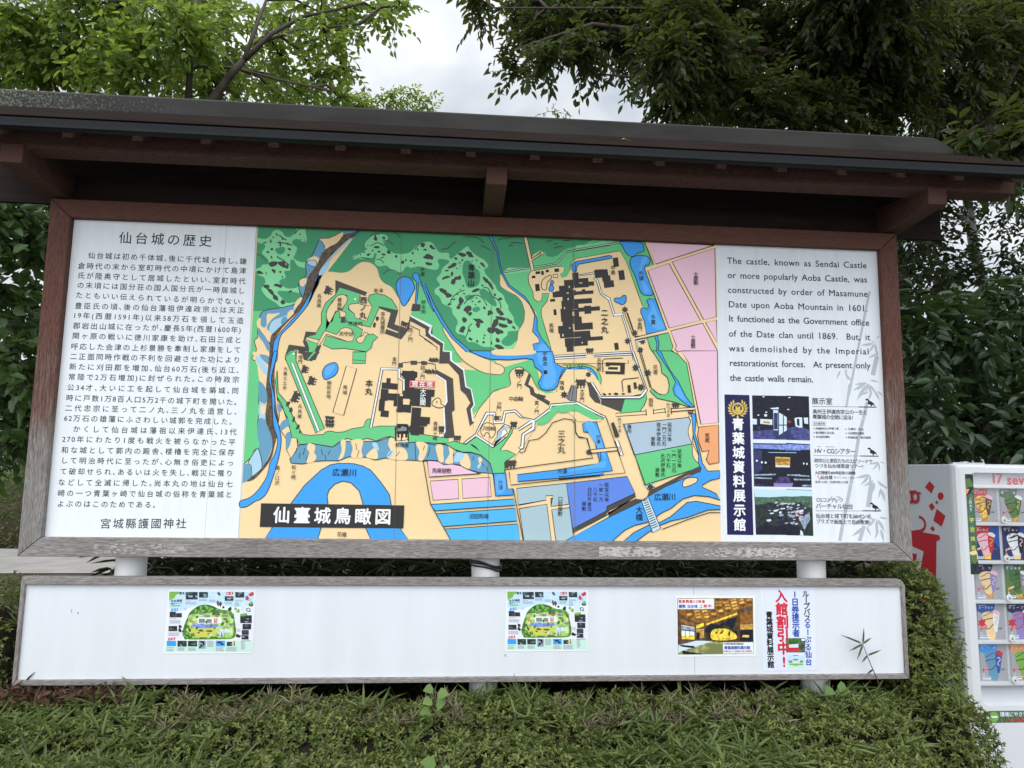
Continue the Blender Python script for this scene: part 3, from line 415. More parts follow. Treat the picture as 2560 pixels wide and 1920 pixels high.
('ink2',0,37,0,[3780,994,3791,1008,3792,1022,3800,1013,3851,1014,3858,1023,3860,1010,3872,996,3859,994,3857,982,3868,975,3854,974,3854,954,3843,954,3843,972,3832,972,3832,954,3821,954,3821,972,3810,972,3810,954,3799,953,3799,973,3784,974,3795,981,3793,993]),
('ink2',0,34,0,[3531,1748,3523,1758,3514,1765,3522,1764,3535,1787,3529,1794,3540,1790,3553,1789,3551,1783,3559,1777,3567,1779,3565,1772,3579,1764,3576,1759,3563,1766,3560,1761,3574,1754,3571,1749,3558,1756,3555,1751,3568,1744,3566,1739,3551,1747,3547,1741,3545,1749,3535,1753]),
('ink2',0,35,0,[3560,1748,3552,1759,3542,1765,3551,1765,3564,1788,3558,1795,3569,1790,3582,1790,3580,1783,3588,1777,3596,1780,3594,1772,3608,1765,3605,1760,3592,1767,3589,1762,3602,1755,3600,1750,3587,1757,3584,1752,3597,1745,3595,1740,3580,1748,3576,1742,3573,1749,3564,1754]),
('ink2',0,36,0,[3589,1749,3581,1760,3571,1766,3580,1766,3592,1789,3587,1796,3598,1791,3611,1790,3608,1784,3617,1778,3625,1780,3622,1773,3637,1765,3634,1760,3621,1768,3618,1763,3631,1755,3629,1751,3616,1758,3613,1753,3626,1746,3623,1741,3609,1748,3605,1742,3602,1750,3593,1754]),
('ink2',0,41,0,[3493,1630,3485,1641,3474,1648,3484,1647,3496,1670,3490,1677,3502,1672,3515,1671,3513,1664,3523,1658,3531,1660,3529,1653,3544,1644,3542,1639,3527,1647,3525,1642,3539,1634,3536,1629,3522,1637,3519,1632,3534,1625,3531,1620,3516,1628,3511,1622,3508,1630,3498,1635]),
('ink2',0,42,0,[3522,1631,3514,1642,3503,1649,3513,1648,3525,1671,3519,1678,3530,1673,3544,1672,3542,1665,3552,1659,3560,1661,3558,1654,3573,1645,3571,1640,3556,1648,3553,1643,3568,1635,3565,1630,3551,1638,3548,1633,3563,1625,3560,1620,3544,1629,3540,1623,3537,1631,3526,1636]),
('ink2',0,43,0,[3557,1631,3548,1642,3538,1649,3547,1648,3559,1671,3553,1679,3565,1674,3579,1672,3577,1666,3586,1660,3595,1662,3592,1654,3608,1646,3605,1641,3591,1649,3588,1644,3602,1636,3600,1631,3585,1639,3583,1634,3597,1626,3595,1621,3579,1630,3574,1624,3571,1632,3561,1637]),
('ink',2,44,8.0,[3507,1735,3588,1725,3596,1673]),
('dk',0,36,0,[3449,1751,3507,1753,3508,1715,3450,1714]),
('blue',0,43,0,[2000,-28,2090,120,2242,330,2365,508,2513,655,2599,707,2676,723,2821,722,2911,701,2991,662,3097,540,3179,429,3205,307,3290,108,3395,-24,3028,-26,2963,105,2925,348,2888,459,2807,536,2728,552,2652,523,2599,467,2581,411,2597,312,2538,102,2506,-30]),
('ink',2,44,7.7,[2000,-28,2090,120,2242,330,2365,508,2513,655,2599,707,2676,723,2821,722,2912,701,2991,662,3097,540,3179,429,3205,307,3290,108,3395,-24,3028,-26,2963,105,2925,348,2888,459,2807,536,2728,552,2652,523,2599,467,2581,411,2597,312,2538,102,2506,-30,2000,-28]),
('sand',0,19,0,[4572,2725,4800,2777,4870,2783,4895,2760,4888,2728,4846,2691,4871,2663,4915,2682,4948,2739,4962,2825,4989,2858,5055,2874,5357,2944,5563,2998,5557,1784,4781,1764,4754,1937,4700,2110,4655,2258,4655,2329,4715,2410,4732,2491,4662,2488,4658,2417,4619,2398,4575,2432,4566,2503,4521,2599,4516,2670,4546,2720]),
('ink',2,20,6.6,[4572,2725,4800,2777,4870,2783,4895,2760,4888,2728,4846,2691,4871,2663,4915,2682,4948,2739,4962,2825,4989,2858,5055,2874,5357,2944,5563,2998,5557,1784,4781,1764,4754,1937,4700,2110,4655,2258,4655,2329,4715,2410,4732,2491,4662,2488,4658,2417,4619,2398,4575,2432,4566,2503,4521,2599,4516,2670,4546,2720,4572,2725]),
('sand',0,21,0,[5011,2872,5465,2971,5483,2967,5545,2852,5668,2559,5721,2399,5745,2098,5780,1984,5885,1829,5016,1806]),
('ink',2,22,8.5,[5011,2872,5465,2971,5483,2963,5545,2852,5712,2386]),
('mgreen',0,23,0,[5465,2974,5011,2872,5011,2967,5471,3065,5744,3087,5832,2844,5733,2795,5847,2502,5963,2149,5749,2093,5721,2381,5545,2852,5483,2965]),
('lgreen',0,24,0,[5011,3012,5188,3028,5295,3073,5471,3071,5367,3026,5100,2970,5011,2958]),
('pale2',0,25,0,[4257,2706,4799,2816,4913,2945,5366,3044,5366,3026,4922,2934,4810,2804,4259,2691]),
('ink',2,26,7.6,[4257,2706,4799,2816,4913,2945,5366,3044,5366,3026,4922,2934,4810,2804,4259,2691,4257,2706]),
('pale2',0,27,0,[5011,2971,5470,3068,5470,3053,5011,2956]),
('ink',2,28,7.6,[5011,2971,5470,3068,5470,3053,5011,2956,5011,2971]),
('sand',0,27,0,[4458,3098,4493,3099,4576,2734,4546,2720]),
('ink',2,28,7.5,[4458,3098,4493,3099,4576,2734,4546,2720,4458,3098]),
('sand',0,29,0,[4544,2847,4644,2916,4649,2898,4553,2830]),
('ink',2,30,7.5,[4544,2847,4644,2916,4649,2898,4553,2830,4544,2847]),
('sand',0,31,0,[4644,2932,4675,2933,4675,2897,4647,2896]),
('ink',2,32,7.5,[4644,2932,4675,2933,4675,2897,4647,2896,4644,2932]),
('mgreen',1,27,0,[4844,2699,4888,2728,4895,2759,4870,2783,4923,2787,4948,2739,4914,2682,4871,2663]),
('blue',0,27,0,[4971,2740,4968,2803,4993,2830,5357,2917,5357,2880,5037,2810,5020,2787,5018,2737,4994,2725]),
('ink',2,28,8.4,[4971,2740,4968,2803,4993,2830,5357,2917,5357,2880,5037,2810,5020,2787,5018,2737,4994,2725,4971,2740]),
('blue',0,29,0,[5011,2838,5366,2917,5389,2913,5389,2891,5366,2883,5047,2815,5021,2778,5016,2737,5003,2723]),
('ink',2,30,8.4,[5011,2838,5366,2917,5389,2913,5389,2891,5366,2883,5047,2814,5021,2778,5016,2737,5003,2723,5011,2838]),
('ink',0,27,0,[4590,2716,4639,2723,4642,2695,4593,2688]),
('ink',0,27,0,[4647,2724,4675,2728,4680,2686,4652,2682]),
('ink',0,27,0,[4695,2739,4728,2743,4731,2715,4698,2710]),
('ink',0,27,0,[4785,2753,4833,2760,4837,2724,4789,2717]),
('ink',0,21,0,[4552,2669,4589,2674,4592,2648,4555,2643]),
('ink',0,21,0,[4586,2582,4631,2589,4639,2515,4594,2508]),
('ink',0,21,0,[4744,2430,4796,2438,4799,2409,4747,2402]),
('ink',0,21,0,[4778,2324,4808,2328,4815,2267,4785,2263]),
('sand',0,21,0,[4774,2692,4822,2699,4822,2658,4774,2661]),
('ink',2,22,8.3,[4774,2692,4822,2699,4822,2658,4774,2661,4774,2692]),
('sand',1,21,0,[4654,2550,4661,2621,4695,2658,4748,2685,4755,2652,4713,2606,4707,2534,4679,2526]),
('ink',3,22,8.3,[4654,2550,4661,2621,4695,2658,4748,2685,4755,2652,4713,2605,4707,2534,4679,2526,4654,2550]),
('blue',1,23,0,[4744,2611,4761,2632,4783,2612,4766,2585,4747,2589]),
('ink',3,24,8.3,[4744,2611,4761,2632,4783,2612,4766,2585,4747,2589,4744,2611]),
('blue',1,23,0,[4731,2544,4757,2585,4782,2554,4767,2514,4740,2513]),
('ink',3,24,8.3,[4731,2544,4757,2585,4782,2554,4767,2514,4740,2513,4731,2544]),
('blk',0,31,0,[4971,2718,5037,2725,5042,2646,4977,2639]),
('blk',0,32,0,[4886,2635,5009,2649,5014,2576,4891,2563]),
('blk',0,33,0,[4834,2573,4992,2589,4996,2523,4839,2506]),
('blk',0,34,0,[4768,2506,4869,2516,4874,2459,4773,2448]),
('blk',0,35,0,[4800,2516,5010,2538,5014,2481,4804,2459]),
('blk',0,34,0,[4991,2654,5140,2670,5147,2572,4998,2557]),
('blk',0,35,0,[5098,2624,5200,2635,5203,2590,5101,2580]),
('blk',0,36,0,[4870,2473,4992,2486,4997,2424,4874,2411]),
('blk',0,37,0,[4860,2417,5035,2436,5042,2338,4867,2320]),
('blk',0,38,0,[4851,2330,4973,2343,4983,2211,4861,2199]),
('blk',0,37,0,[4993,2519,5194,2540,5196,2504,4996,2483]),
('blk',0,38,0,[5072,2545,5108,2549,5110,2522,5074,2519]),
('blk',0,38,0,[4993,2439,5177,2458,5181,2405,4997,2386]),
('blk',0,38,0,[5029,2350,5261,2374,5264,2330,5032,2306]),
('blk',0,39,0,[5097,2371,5168,2378,5174,2295,5103,2287]),
('blk',0,39,0,[4954,2326,5042,2335,5054,2168,4967,2159]),
('blk',0,40,0,[4870,2240,5071,2260,5077,2173,4877,2152]),
('blk',0,41,0,[4828,2152,4993,2168,4999,2090,4834,2073]),
('blk',0,42,0,[4993,2182,5186,2202,5191,2132,4999,2112]),
('blk',0,43,0,[4846,2086,5160,2117,5164,2056,4851,2025]),
('blk',0,44,0,[4908,2024,5292,2062,5295,2023,4911,1985]),
('blk',0,45,0,[4898,2025,4993,2034,5000,1947,4904,1938]),
('blk',0,46,0,[4916,1947,4986,1954,4990,1893,4921,1887]),
('blk',0,46,0,[4994,2008,5134,2022,5138,1961,4999,1947]),
('blk',0,45,0,[5065,2065,5165,2075,5168,2040,5067,2030]),
('blk',0,31,0,[5207,2759,5300,2769,5306,2684,5213,2674]),
('sand',0,35,0,[5046,2616,5077,2619,5078,2610,5047,2607]),
('sand',0,40,0,[4976,2307,4995,2309,4999,2265,4979,2263]),
('sand',0,34,0,[4936,2577,4948,2578,4949,2556,4938,2555]),
('sand',0,38,0,[4924,2447,4937,2449,4938,2428,4925,2427]),
('sand',0,36,0,[4980,2551,5011,2554,5012,2537,4982,2533]),
('sand',0,36,0,[4915,2505,4937,2507,4938,2496,4916,2494]),
('sand',0,39,0,[4889,2353,4898,2354,4900,2332,4891,2331]),
('sand',0,44,0,[4873,2071,4886,2072,4888,2046,4875,2045]),
('sand',0,42,0,[4943,2143,4953,2144,4955,2127,4944,2126]),
('sand',0,44,0,[4980,2179,4997,2181,5003,2102,4986,2100]),
('sand',0,47,0,[5073,1993,5085,1995,5086,1980,5074,1978]),
('blk',0,32,0,[5201,2747,5342,2772,5353,2692,5213,2667]),
('blk',0,33,0,[5283,2691,5370,2706,5378,2649,5291,2633]),
('blk',0,34,0,[5299,2636,5405,2655,5415,2584,5309,2566]),
('blk',0,24,0,[5396,2891,5453,2901,5466,2803,5409,2793]),
('blk',0,24,0,[5453,2757,5515,2768,5529,2666,5467,2655]),
('blk',0,22,0,[5408,1992,5452,1999,5462,1925,5419,1918]),
('white',0,33,0,[5045,2698,5202,2735,5206,2717,5047,2687]),
('ink',2,34,6.7,[5045,2698,5202,2735,5206,2717,5047,2687,5045,2698]),
('white',0,45,0,[5193,2667,5211,2676,5242,2651,5286,2509,5365,2467,5418,2300,5498,2311,5576,2057,5628,1822,5610,1821,5558,2048,5489,2284,5405,2273,5352,2440,5268,2500,5224,2641]),
('ink',2,46,7.5,[5193,2667,5211,2676,5242,2651,5286,2509,5365,2467,5418,2300,5498,2311,5576,2057,5628,1822,5610,1821,5558,2048,5489,2284,5405,2273,5352,2440,5268,2500,5224,2641,5193,2667]),
('blue',1,47,0,[5410,2451,5436,2470,5472,2466,5516,2501,5538,2482,5534,2428,5498,2396,5454,2412,5418,2429]),
('ink',3,48,8.4,[5410,2451,5436,2469,5472,2466,5516,2501,5538,2482,5534,2428,5498,2396,5454,2412,5418,2429,5410,2451]),
('ink',2,47,7.6,[5542,2313,5612,2111]),
('ink',2,48,7.5,[5520,2312,5594,2110,5620,2067,5718,2079]),
('ink',2,49,7.6,[5551,2317,5621,2111]),
('ink2',0,50,0,[5495,2370,5515,2366,5525,2385,5535,2366,5555,2370,5546,2351,5562,2337,5542,2332,5540,2311,5524,2323,5506,2310,5506,2332,5486,2337,5502,2351]),
('ink2',0,50,0,[5660,2120,5647,2103,5660,2086,5639,2085,5633,2065,5619,2080,5600,2072,5604,2092,5586,2102,5605,2112,5601,2132,5620,2124,5634,2140,5639,2120]),
('ink2',0,47,0,[5539,2053,5554,2039,5573,2049,5571,2029,5590,2021,5572,2009,5578,1989,5558,1995,5546,1978,5539,1997,5518,1996,5529,2014,5515,2029,5536,2032]),
('ink2',0,22,0,[5722,1981,5706,1995,5688,1983,5689,2004,5669,2010,5686,2023,5679,2042,5699,2038,5710,2056,5719,2037,5739,2040,5730,2021,5745,2007,5724,2002]),
('ink2',0,22,0,[5712,1903,5692,1908,5681,1890,5673,1908,5652,1905,5661,1924,5646,1938,5667,1943,5669,1964,5685,1951,5703,1963,5702,1942,5722,1936,5705,1923]),
('white',0,22,0,[4781,1846,5119,1877,5119,1860,4781,1829]),
('ink',2,23,6.6,[4781,1846,5119,1877,5119,1860,4781,1829,4781,1846]),
('white',0,24,0,[4781,1825,5119,1853,5119,1835,4781,1805]),
('ink',2,25,6.6,[4781,1825,5119,1853,5119,1835,4781,1805,4781,1825]),
('white',0,47,0,[5198,1879,5593,1912,5593,1895,5198,1862]),
('ink',2,48,6.7,[5198,1879,5593,1912,5593,1895,5198,1862,5198,1879]),
('white',0,49,0,[5198,1857,5593,1890,5593,1873,5198,1843]),
('ink',2,50,6.7,[5198,1857,5593,1890,5593,1873,5198,1843,5198,1857]),
('ink2',0,51,0,[5109,1910,5120,1924,5122,1938,5130,1929,5184,1930,5192,1940,5193,1926,5205,1913,5192,1911,5190,1898,5201,1892,5186,1890,5186,1870,5174,1870,5174,1888,5163,1888,5163,1870,5151,1869,5151,1887,5140,1887,5140,1869,5128,1869,5128,1888,5113,1889,5124,1896,5122,1909]),
('blue',1,24,0,[5474,3071,5690,3074,5730,3013,5725,2977,5653,2946,5626,2920,5581,2918,5536,2955,5501,3022]),
('ink',3,25,8.5,[5474,3071,5690,3074,5730,3013,5725,2976,5653,2946,5626,2920,5581,2918,5536,2955,5501,3022,5474,3071]),
('blue',1,47,0,[5580,2861,5598,2903,5670,2928,5751,2927,5794,2888,5782,2833,5736,2804,5811,2626,5819,2518,5757,2505,5703,2523,5668,2603,5633,2710,5589,2798]),
('ink',3,48,8.5,[5580,2861,5598,2903,5670,2928,5751,2927,5794,2888,5782,2833,5736,2804,5811,2626,5819,2518,5756,2505,5703,2523,5668,2603,5633,2710,5589,2798,5580,2861]),
('blue2',1,49,0,[5706,2902,5760,2913,5759,2859,5705,2794,5722,2677,5766,2588,5784,2544,5730,2533,5695,2676,5669,2765,5696,2838]),
('blue',0,49,0,[5752,2453,5783,2472,5845,2465,5963,2148,5749,2095,5728,2230,5688,2326,5693,2362,5720,2376,5764,2357,5773,2400]),
('ink',2,50,8.4,[5752,2453,5783,2472,5845,2465,5963,2148,5749,2095,5728,2230,5688,2326,5693,2362,5720,2376,5764,2357,5773,2400,5752,2453]),
('blue2',1,51,0,[5792,2437,5827,2411,5879,2279,5941,2174,5860,2145,5807,2188,5763,2275,5809,2366]),
('sand',0,52,0,[5730,3094,6505,3080,6498,1809,6158,1800,6009,1937,6027,1973,5980,2122,5753,2062,5629,2032,5620,2054,5963,2148,5846,2501,5732,2794,5831,2834,5840,2862]),
('pink',0,53,0,[5768,3079,6487,3073,6482,3070,5853,2842]),
('ink',2,54,9.5,[5768,3079,6487,3072,6482,3070,5853,2842,5768,3079]),
('pink',0,55,0,[6029,2872,6490,3038,6491,2298,6356,2267]),
('ink',2,56,9.4,[6029,2872,6490,3038,6491,2298,6356,2267,6029,2872]),
('pink',0,57,0,[5767,2768,5993,2854,6322,2257,5989,2166]),
('ink',2,58,9.4,[5767,2768,5993,2854,6322,2257,5989,2166,5767,2768]),
('pink',0,59,0,[6004,2136,6344,2229,6493,1950,6492,1809,6185,1800,6046,1947,6063,1978]),
('ink',2,60,9.3,[6004,2136,6344,2229,6493,1950,6492,1809,6185,1800,6046,1947,6063,1978,6004,2136]),
('pink',0,61,0,[6375,2236,6492,2267,6493,2030]),
('ink',2,62,9.4,[6375,2236,6492,2267,6493,2030,6375,2236]),
('ink',2,59,9.4,[5730,3094,5831,2834,5732,2794,5962,2148,5629,2058]),
('ink',2,61,8.4,[5629,2032,5980,2117,6027,1972,6009,1937,6158,1817]),
('mgreen',0,62,0,[5753,2057,5980,2117,6027,1972,6009,1932,6140,1808,5892,1801,5787,1948]),
('ink',2,63,8.4,[5753,2057,5980,2117,6027,1972,6009,1932,6140,1808,5892,1801,5787,1948,5753,2057]),
('ink',2,62,8.4,[5629,2027,5744,2053]),
('white',0,63,0,[5633,2023,5748,2053,5748,2040,5646,2010,5663,1918,5654,1909]),
('ink',2,64,5.9,[5633,2023,5748,2053,5748,2040,5646,2010,5663,1918,5654,1909,5633,2023]),
('blue',0,64,0,[5833,2077,5864,2083,5881,1995,5871,1924,5945,1812,5910,1811,5849,1915,5858,2003]),
('ink',2,65,8.4,[5832,2077,5864,2083,5880,1995,5871,1924,5945,1812,5910,1811,5849,1915,5858,2003,5832,2077]),
('mgreen',0,66,0,[5811,1922,6005,1927,6078,1893,6168,1799,6246,1346,6216,1345,6168,1356,6023,1400,5855,1432,5783,1502,5795,1538,5867,1480,5939,1467,5970,1494,5983,1566,5966,1650,5906,1696,5895,1792,5847,1863]),
('ink',2,67,7.5,[5811,1922,6005,1927,6078,1893,6168,1799,6246,1346,6216,1345,6168,1356,6023,1400,5855,1432,5783,1502,5795,1538,5867,1480,5939,1467,5970,1494,5983,1566,5966,1650,5906,1696,5894,1792,5847,1863,5811,1922]),
('blue',0,68,0,[5847,1923,5896,1924,5931,1841,5979,1746,6027,1675,6074,1616,6110,1545,6157,1451,6240,1351,6192,1356,6120,1402,6036,1472,6019,1531,6050,1604,5991,1710,5919,1816]),
('ink',2,69,8.4,[5847,1923,5896,1924,5931,1841,5979,1746,6027,1675,6074,1616,6110,1545,6157,1451,6240,1351,6192,1356,6120,1402,6036,1472,6019,1531,6050,1604,5991,1710,5919,1816,5847,1923]),
('blue2',1,70,0,[6062,1568,6097,1533,6145,1439,6168,1403,6084,1449,6049,1508]),
('sand',0,71,0,[6078,1923,6125,1925,6187,1811,6304,1181,6493,1202,6492,1167,6279,1145,6246,1346,6168,1799,6066,1905]),
('ink',2,72,8.4,[6078,1923,6125,1925,6187,1811,6304,1181,6493,1202,6492,1167,6279,1145,6246,1346,6168,1799,6066,1905,6078,1923]),
('pink',0,73,0,[6115,1930,6495,1941,6490,1194,6308,1175,6189,1805]),
('ink',2,74,9.2,[6115,1930,6495,1941,6490,1194,6308,1175,6189,1805,6115,1930]),
('orange',0,73,0,[6285,1145,6492,1173,6490,790,6387,771,6358,817,6390,911,6317,898,6283,992,6272,1062]),
('ink',2,74,8.4,[6285,1145,6492,1173,6490,790,6387,771,6358,817,6390,911,6317,898,6283,992,6272,1062,6285,1145]),
('ink',2,2,8.3,[5484,1271,5735,1300]),
('sand',0,3,0,[5424,1270,5735,1300,5737,1264,5472,1241,5430,1234]),
('ink',2,4,8.2,[5424,1270,5735,1300,5737,1264,5471,1241,5430,1234,5424,1270]),
('sand',0,2,0,[5813,1307,5934,1328,5937,1292,5817,1278]),
('ink',2,3,8.3,[5813,1307,5934,1328,5937,1292,5817,1278,5813,1307]),
('sand',0,75,0,[5998,1328,6246,1348,6246,1322,5998,1299]),
('ink',2,76,8.4,[5998,1328,6246,1348,6246,1322,5998,1299,5998,1328]),
('ink',2,2,9.1,[5738,1318,5744,1253]),
('ink',2,4,9.1,[5813,1325,5819,1266]),
('ink',2,4,9.2,[5934,1334,5942,1280]),
('ink',2,77,9.2,[5998,1340,6003,1275]),
('ink',2,77,9.2,[6173,1314,6233,1316]),
('ink',2,75,9.2,[6173,1291,6233,1286]),
('ink',2,78,9.2,[6179,1320,6184,1273]),
('ink',2,78,9.2,[6197,1321,6202,1273]),
('ink',2,78,9.2,[6221,1321,6224,1274]),
('mgreen',0,5,0,[5520,1431,5742,1484,5748,1430,5723,1359,5675,1293,5478,1271]),
('ink',2,6,8.3,[5520,1431,5742,1484,5748,1430,5723,1359,5675,1293,5477,1271,5520,1431]),
('dk',0,7,0,[5031,1574,5150,1577,5257,1413,5520,1431,5481,1283,5198,1383,5138,1535,5031,1520]),
('white',0,65,0,[5163,1576,5185,1577,5270,1437,5674,1452,5735,1525,5593,1910,5617,1911,5753,1513,5710,1447,5674,1426,5262,1416]),
('ink',2,66,8.4,[5163,1576,5184,1577,5270,1437,5674,1452,5735,1525,5593,1910,5617,1911,5753,1513,5710,1447,5674,1426,5262,1416,5163,1576]),
('white',0,8,0,[4843,1351,5032,1377,5329,1232,5305,1220,5026,1355,4843,1334]),
('ink',2,9,9.9,[4843,1351,5032,1377,5328,1232,5305,1220,5026,1355,4843,1334,4843,1351]),
('mgreen',1,10,0,[4843,1328,5026,1353,5305,1214,5198,1204,5091,1251,4997,1296,4926,1271,4843,1293]),
('greyr',0,2,0,[4978,1549,5029,1532,5014,1390,4967,1378,4907,1412]),
('ink',2,3,8.2,[4978,1549,5029,1532,5014,1390,4967,1378,4907,1411,4978,1549]),
('ink',2,4,6.2,[4960,1507,5008,1496]),
('ink',2,4,6.1,[4943,1477,5002,1461]),
('ink',2,4,6.1,[4931,1447,4996,1425]),
('ink2',0,8,0,[5019,1579,5030,1599,5032,1618,5040,1605,5093,1606,5101,1619,5103,1600,5114,1582,5101,1579,5099,1562,5110,1553,5095,1551,5095,1524,5084,1524,5084,1549,5072,1548,5072,1524,5061,1524,5061,1548,5050,1548,5050,1523,5038,1523,5038,1549,5023,1551,5034,1561,5032,1578]),
('ink2',0,5,0,[4937,1434,4916,1427,4916,1404,4897,1416,4879,1401,4877,1424,4855,1428,4871,1444,4861,1465,4883,1462,4893,1483,4905,1464,4927,1469,4919,1448]),
('ink2',0,67,0,[5178,1657,5160,1649,5162,1630,5146,1638,5132,1625,5128,1643,5109,1645,5122,1660,5112,1676,5131,1676,5138,1694,5149,1679,5167,1685,5162,1667]),
('blk',0,67,0,[5323,1791,5522,1791,5518,1672,5320,1672]),
('sand',0,68,0,[5365,1758,5472,1758,5471,1698,5363,1698]),
('blk',0,69,0,[5346,1743,5448,1743,5447,1716,5345,1716]),
('sand',0,70,0,[5304,1747,5364,1747,5363,1699,5303,1699]),
('blk',0,71,0,[5346,1740,5412,1740,5411,1716,5345,1716]),
('ink',2,72,8.3,[5292,1686,5289,1806,5304,1824,5502,1839]),
('ink',2,67,8.3,[5501,1489,5489,1602,5507,1620,5664,1640]),
('blk',0,68,0,[5545,1560,5577,1564,5585,1485,5553,1481]),
('blk',0,68,0,[5609,1589,5638,1593,5645,1526,5616,1523]),
('ink',1,67,0,[5329,1457,5315,1448,5296,1456,5289,1463,5293,1473,5317,1469]),
('ink',1,67,0,[5383,1464,5371,1458,5356,1458,5349,1469,5359,1476,5373,1472]),
('ink',1,67,0,[5454,1466,5442,1458,5419,1457,5403,1470,5419,1481,5445,1477]),
('ink',1,67,0,[5524,1470,5511,1462,5492,1463,5484,1469,5489,1477,5512,1477]),
('ink2',0,67,0,[5653,1782,5654,1759,5676,1754,5659,1738,5668,1717,5645,1721,5634,1700,5623,1720,5600,1715,5610,1736,5592,1751,5614,1758,5615,1781,5634,1768]),
('ink2',0,68,0,[5792,1667,5769,1670,5758,1649,5747,1669,5724,1664,5733,1686,5716,1700,5738,1707,5739,1730,5758,1717,5777,1732,5778,1708,5800,1703,5783,1687]),
('ink2',0,69,0,[5728,1557,5712,1539,5724,1520,5700,1521,5692,1499,5679,1517,5657,1510,5663,1532,5644,1544,5666,1554,5664,1577,5684,1566,5701,1582,5705,1559]),
('mgreen',0,68,0,[5084,1758,5179,1737,5227,1679,5269,1573,5269,1549,5203,1571,5191,1654,5131,1712,5036,1733,4953,1707,4858,1693,4953,1743]),
('mgreen',1,69,0,[4899,1730,5089,1747,5196,1714,5262,1644,5274,1573,5232,1548,5196,1583,5160,1689,5089,1723,4875,1694]),
('blue',1,70,0,[4839,1740,4899,1718,5005,1733,5113,1738,5184,1713,5226,1655,5238,1602,5220,1595,5172,1677,5113,1714,5006,1709,4899,1688,4864,1634,4840,1610]),
('ink',3,71,8.3,[4839,1740,4899,1718,5005,1732,5113,1738,5184,1713,5226,1655,5238,1602,5220,1595,5172,1677,5113,1714,5006,1709,4899,1688,4864,1634,4840,1610,4839,1740]),
('olive',3,72,8.3,[4875,1753,4993,1756,5124,1762,5220,1726,5274,1632,5268,1561]),
('ink',2,73,8.2,[4922,1748,4934,1719,4934,1689]),
('ink',2,73,8.2,[4958,1749,4952,1719,4964,1690]),
('ink',2,73,8.2,[5041,1757,5051,1728,5047,1698]),
('ink',2,73,8.2,[5077,1764,5071,1728,5077,1705]),
('ink',2,70,8.3,[5689,1912,5795,1538]),
('ink',2,71,8.3,[5671,1912,5783,1538]),
('ink',3,70,6.7,[5795,1538,5843,1491,5891,1469]),
('ink2',0,78,0,[5998,1370,6010,1382,6012,1394,6020,1386,6074,1387,6082,1396,6084,1384,6095,1372,6081,1371,6079,1360,6091,1354,6075,1353,6075,1336,6064,1336,6064,1351,6052,1351,6052,1335,6040,1335,6041,1351,6029,1350,6029,1335,6017,1335,6017,1351,6002,1352,6014,1358,6012,1369]),
('gblue',0,75,0,[5499,1159,6178,1243,6201,1202,6179,1131,6181,1060,6210,973,5611,852]),
('ink',2,76,8.3,[5499,1159,6178,1243,6201,1202,6179,1131,6181,1060,6210,973,5611,852,5499,1159]),
('mgreen',0,77,0,[5617,852,6210,973,6226,850,6279,786,6284,734,5715,552]),
('ink',2,78,8.3,[5617,852,6210,973,6226,850,6279,786,6284,734,5715,552,5617,852]),
('ink',2,79,8.2,[5505,1165,5727,552]),
('sand',1,79,0,[6178,1249,6208,1250,6237,1144,6216,990,6280,851,6273,780,6220,850,6210,973,6177,1060,6176,1131,6201,1202]),
('ink',3,80,6.7,[6178,1249,6208,1250,6237,1144,6216,990,6280,851,6273,780,6220,850,6210,973,6177,1060,6176,1131,6201,1202,6178,1249]),
('blue',0,81,0,[6209,1279,6245,1286,6256,1203,6242,1085,6293,898,6315,781,6368,700,6494,708,6493,632,6396,608,6311,560,6311,537,6394,503,6454,475,6494,412,6381,445,6226,455,6106,419,5986,325,5890,279,5748,186,5607,151,5513,105,5372,-15,4897,-24,4989,44,5349,228,5679,385,5762,449,5917,532,6265,687,6302,723,6273,780,6280,874,6223,1061,6219,1179]),
('ink',2,82,8.2,[6208,1279,6245,1286,6256,1203,6242,1085,6293,898,6315,781,6368,700,6494,708,6493,632,6396,608,6311,560,6311,537,6394,503,6454,475,6494,412,6381,445,6226,455,6106,419,5986,325,5890,279,5748,186,5607,151,5513,105,5372,-15,4897,-24,4989,44,5349,228,5679,385,5762,449,5917,532,6265,687,6302,723,6273,780,6280,874,6223,1061,6219,1179,6208,1279]),
('sand',1,83,0,[6108,580,6144,622,6216,634,6258,629,6252,588,6167,547,6113,540]),
('ink',3,84,8.3,[6108,580,6144,622,6216,634,6258,629,6252,588,6167,547,6113,540,6108,580]),
('blue',0,83,0,[5489,-14,5606,83,5748,152,5878,187,5985,245,6153,385,6248,397,6493,354,6492,317,6366,312,6151,235,5984,200,5865,153,5747,84,5606,-19]),
('ink',2,84,8.3,[5489,-14,5606,83,5748,152,5878,187,5985,245,6153,385,6248,397,6493,354,6492,317,6366,312,6151,235,5984,200,5865,153,5747,84,5606,-19,5489,-14]),
('ink',2,85,8.3,[5894,117,6150,213,6378,286,6492,287]),
('dk',0,85,0,[5691,408,5744,438,5762,495,6272,745,6308,734,6295,688,6157,657,5821,473,5762,438]),
('dk',0,85,0,[4989,112,5326,290,5338,341,5620,465,5626,430,5373,302,5349,279,5332,239,4989,72]),
('dk',0,86,0,[5632,413,5702,408,5679,385,5349,228,5355,290,5620,422]),
('sand',0,87,0,[5001,67,5326,239,5338,273,5620,427,5643,427,5355,290,5349,234,4989,38]),
('white',0,86,0,[5727,552,5798,576,5822,536,5750,507]),
('ink',2,87,6.6,[5727,552,5798,576,5822,536,5750,507,5727,552]),
('ink2',0,88,0,[5817,536,5796,526,5801,504,5780,512,5764,495,5759,517,5736,517,5750,535,5736,553,5759,554,5765,576,5780,559,5801,568,5797,546]),
('pale3',0,87,0,[5684,391,5756,426,5877,125,5794,84]),
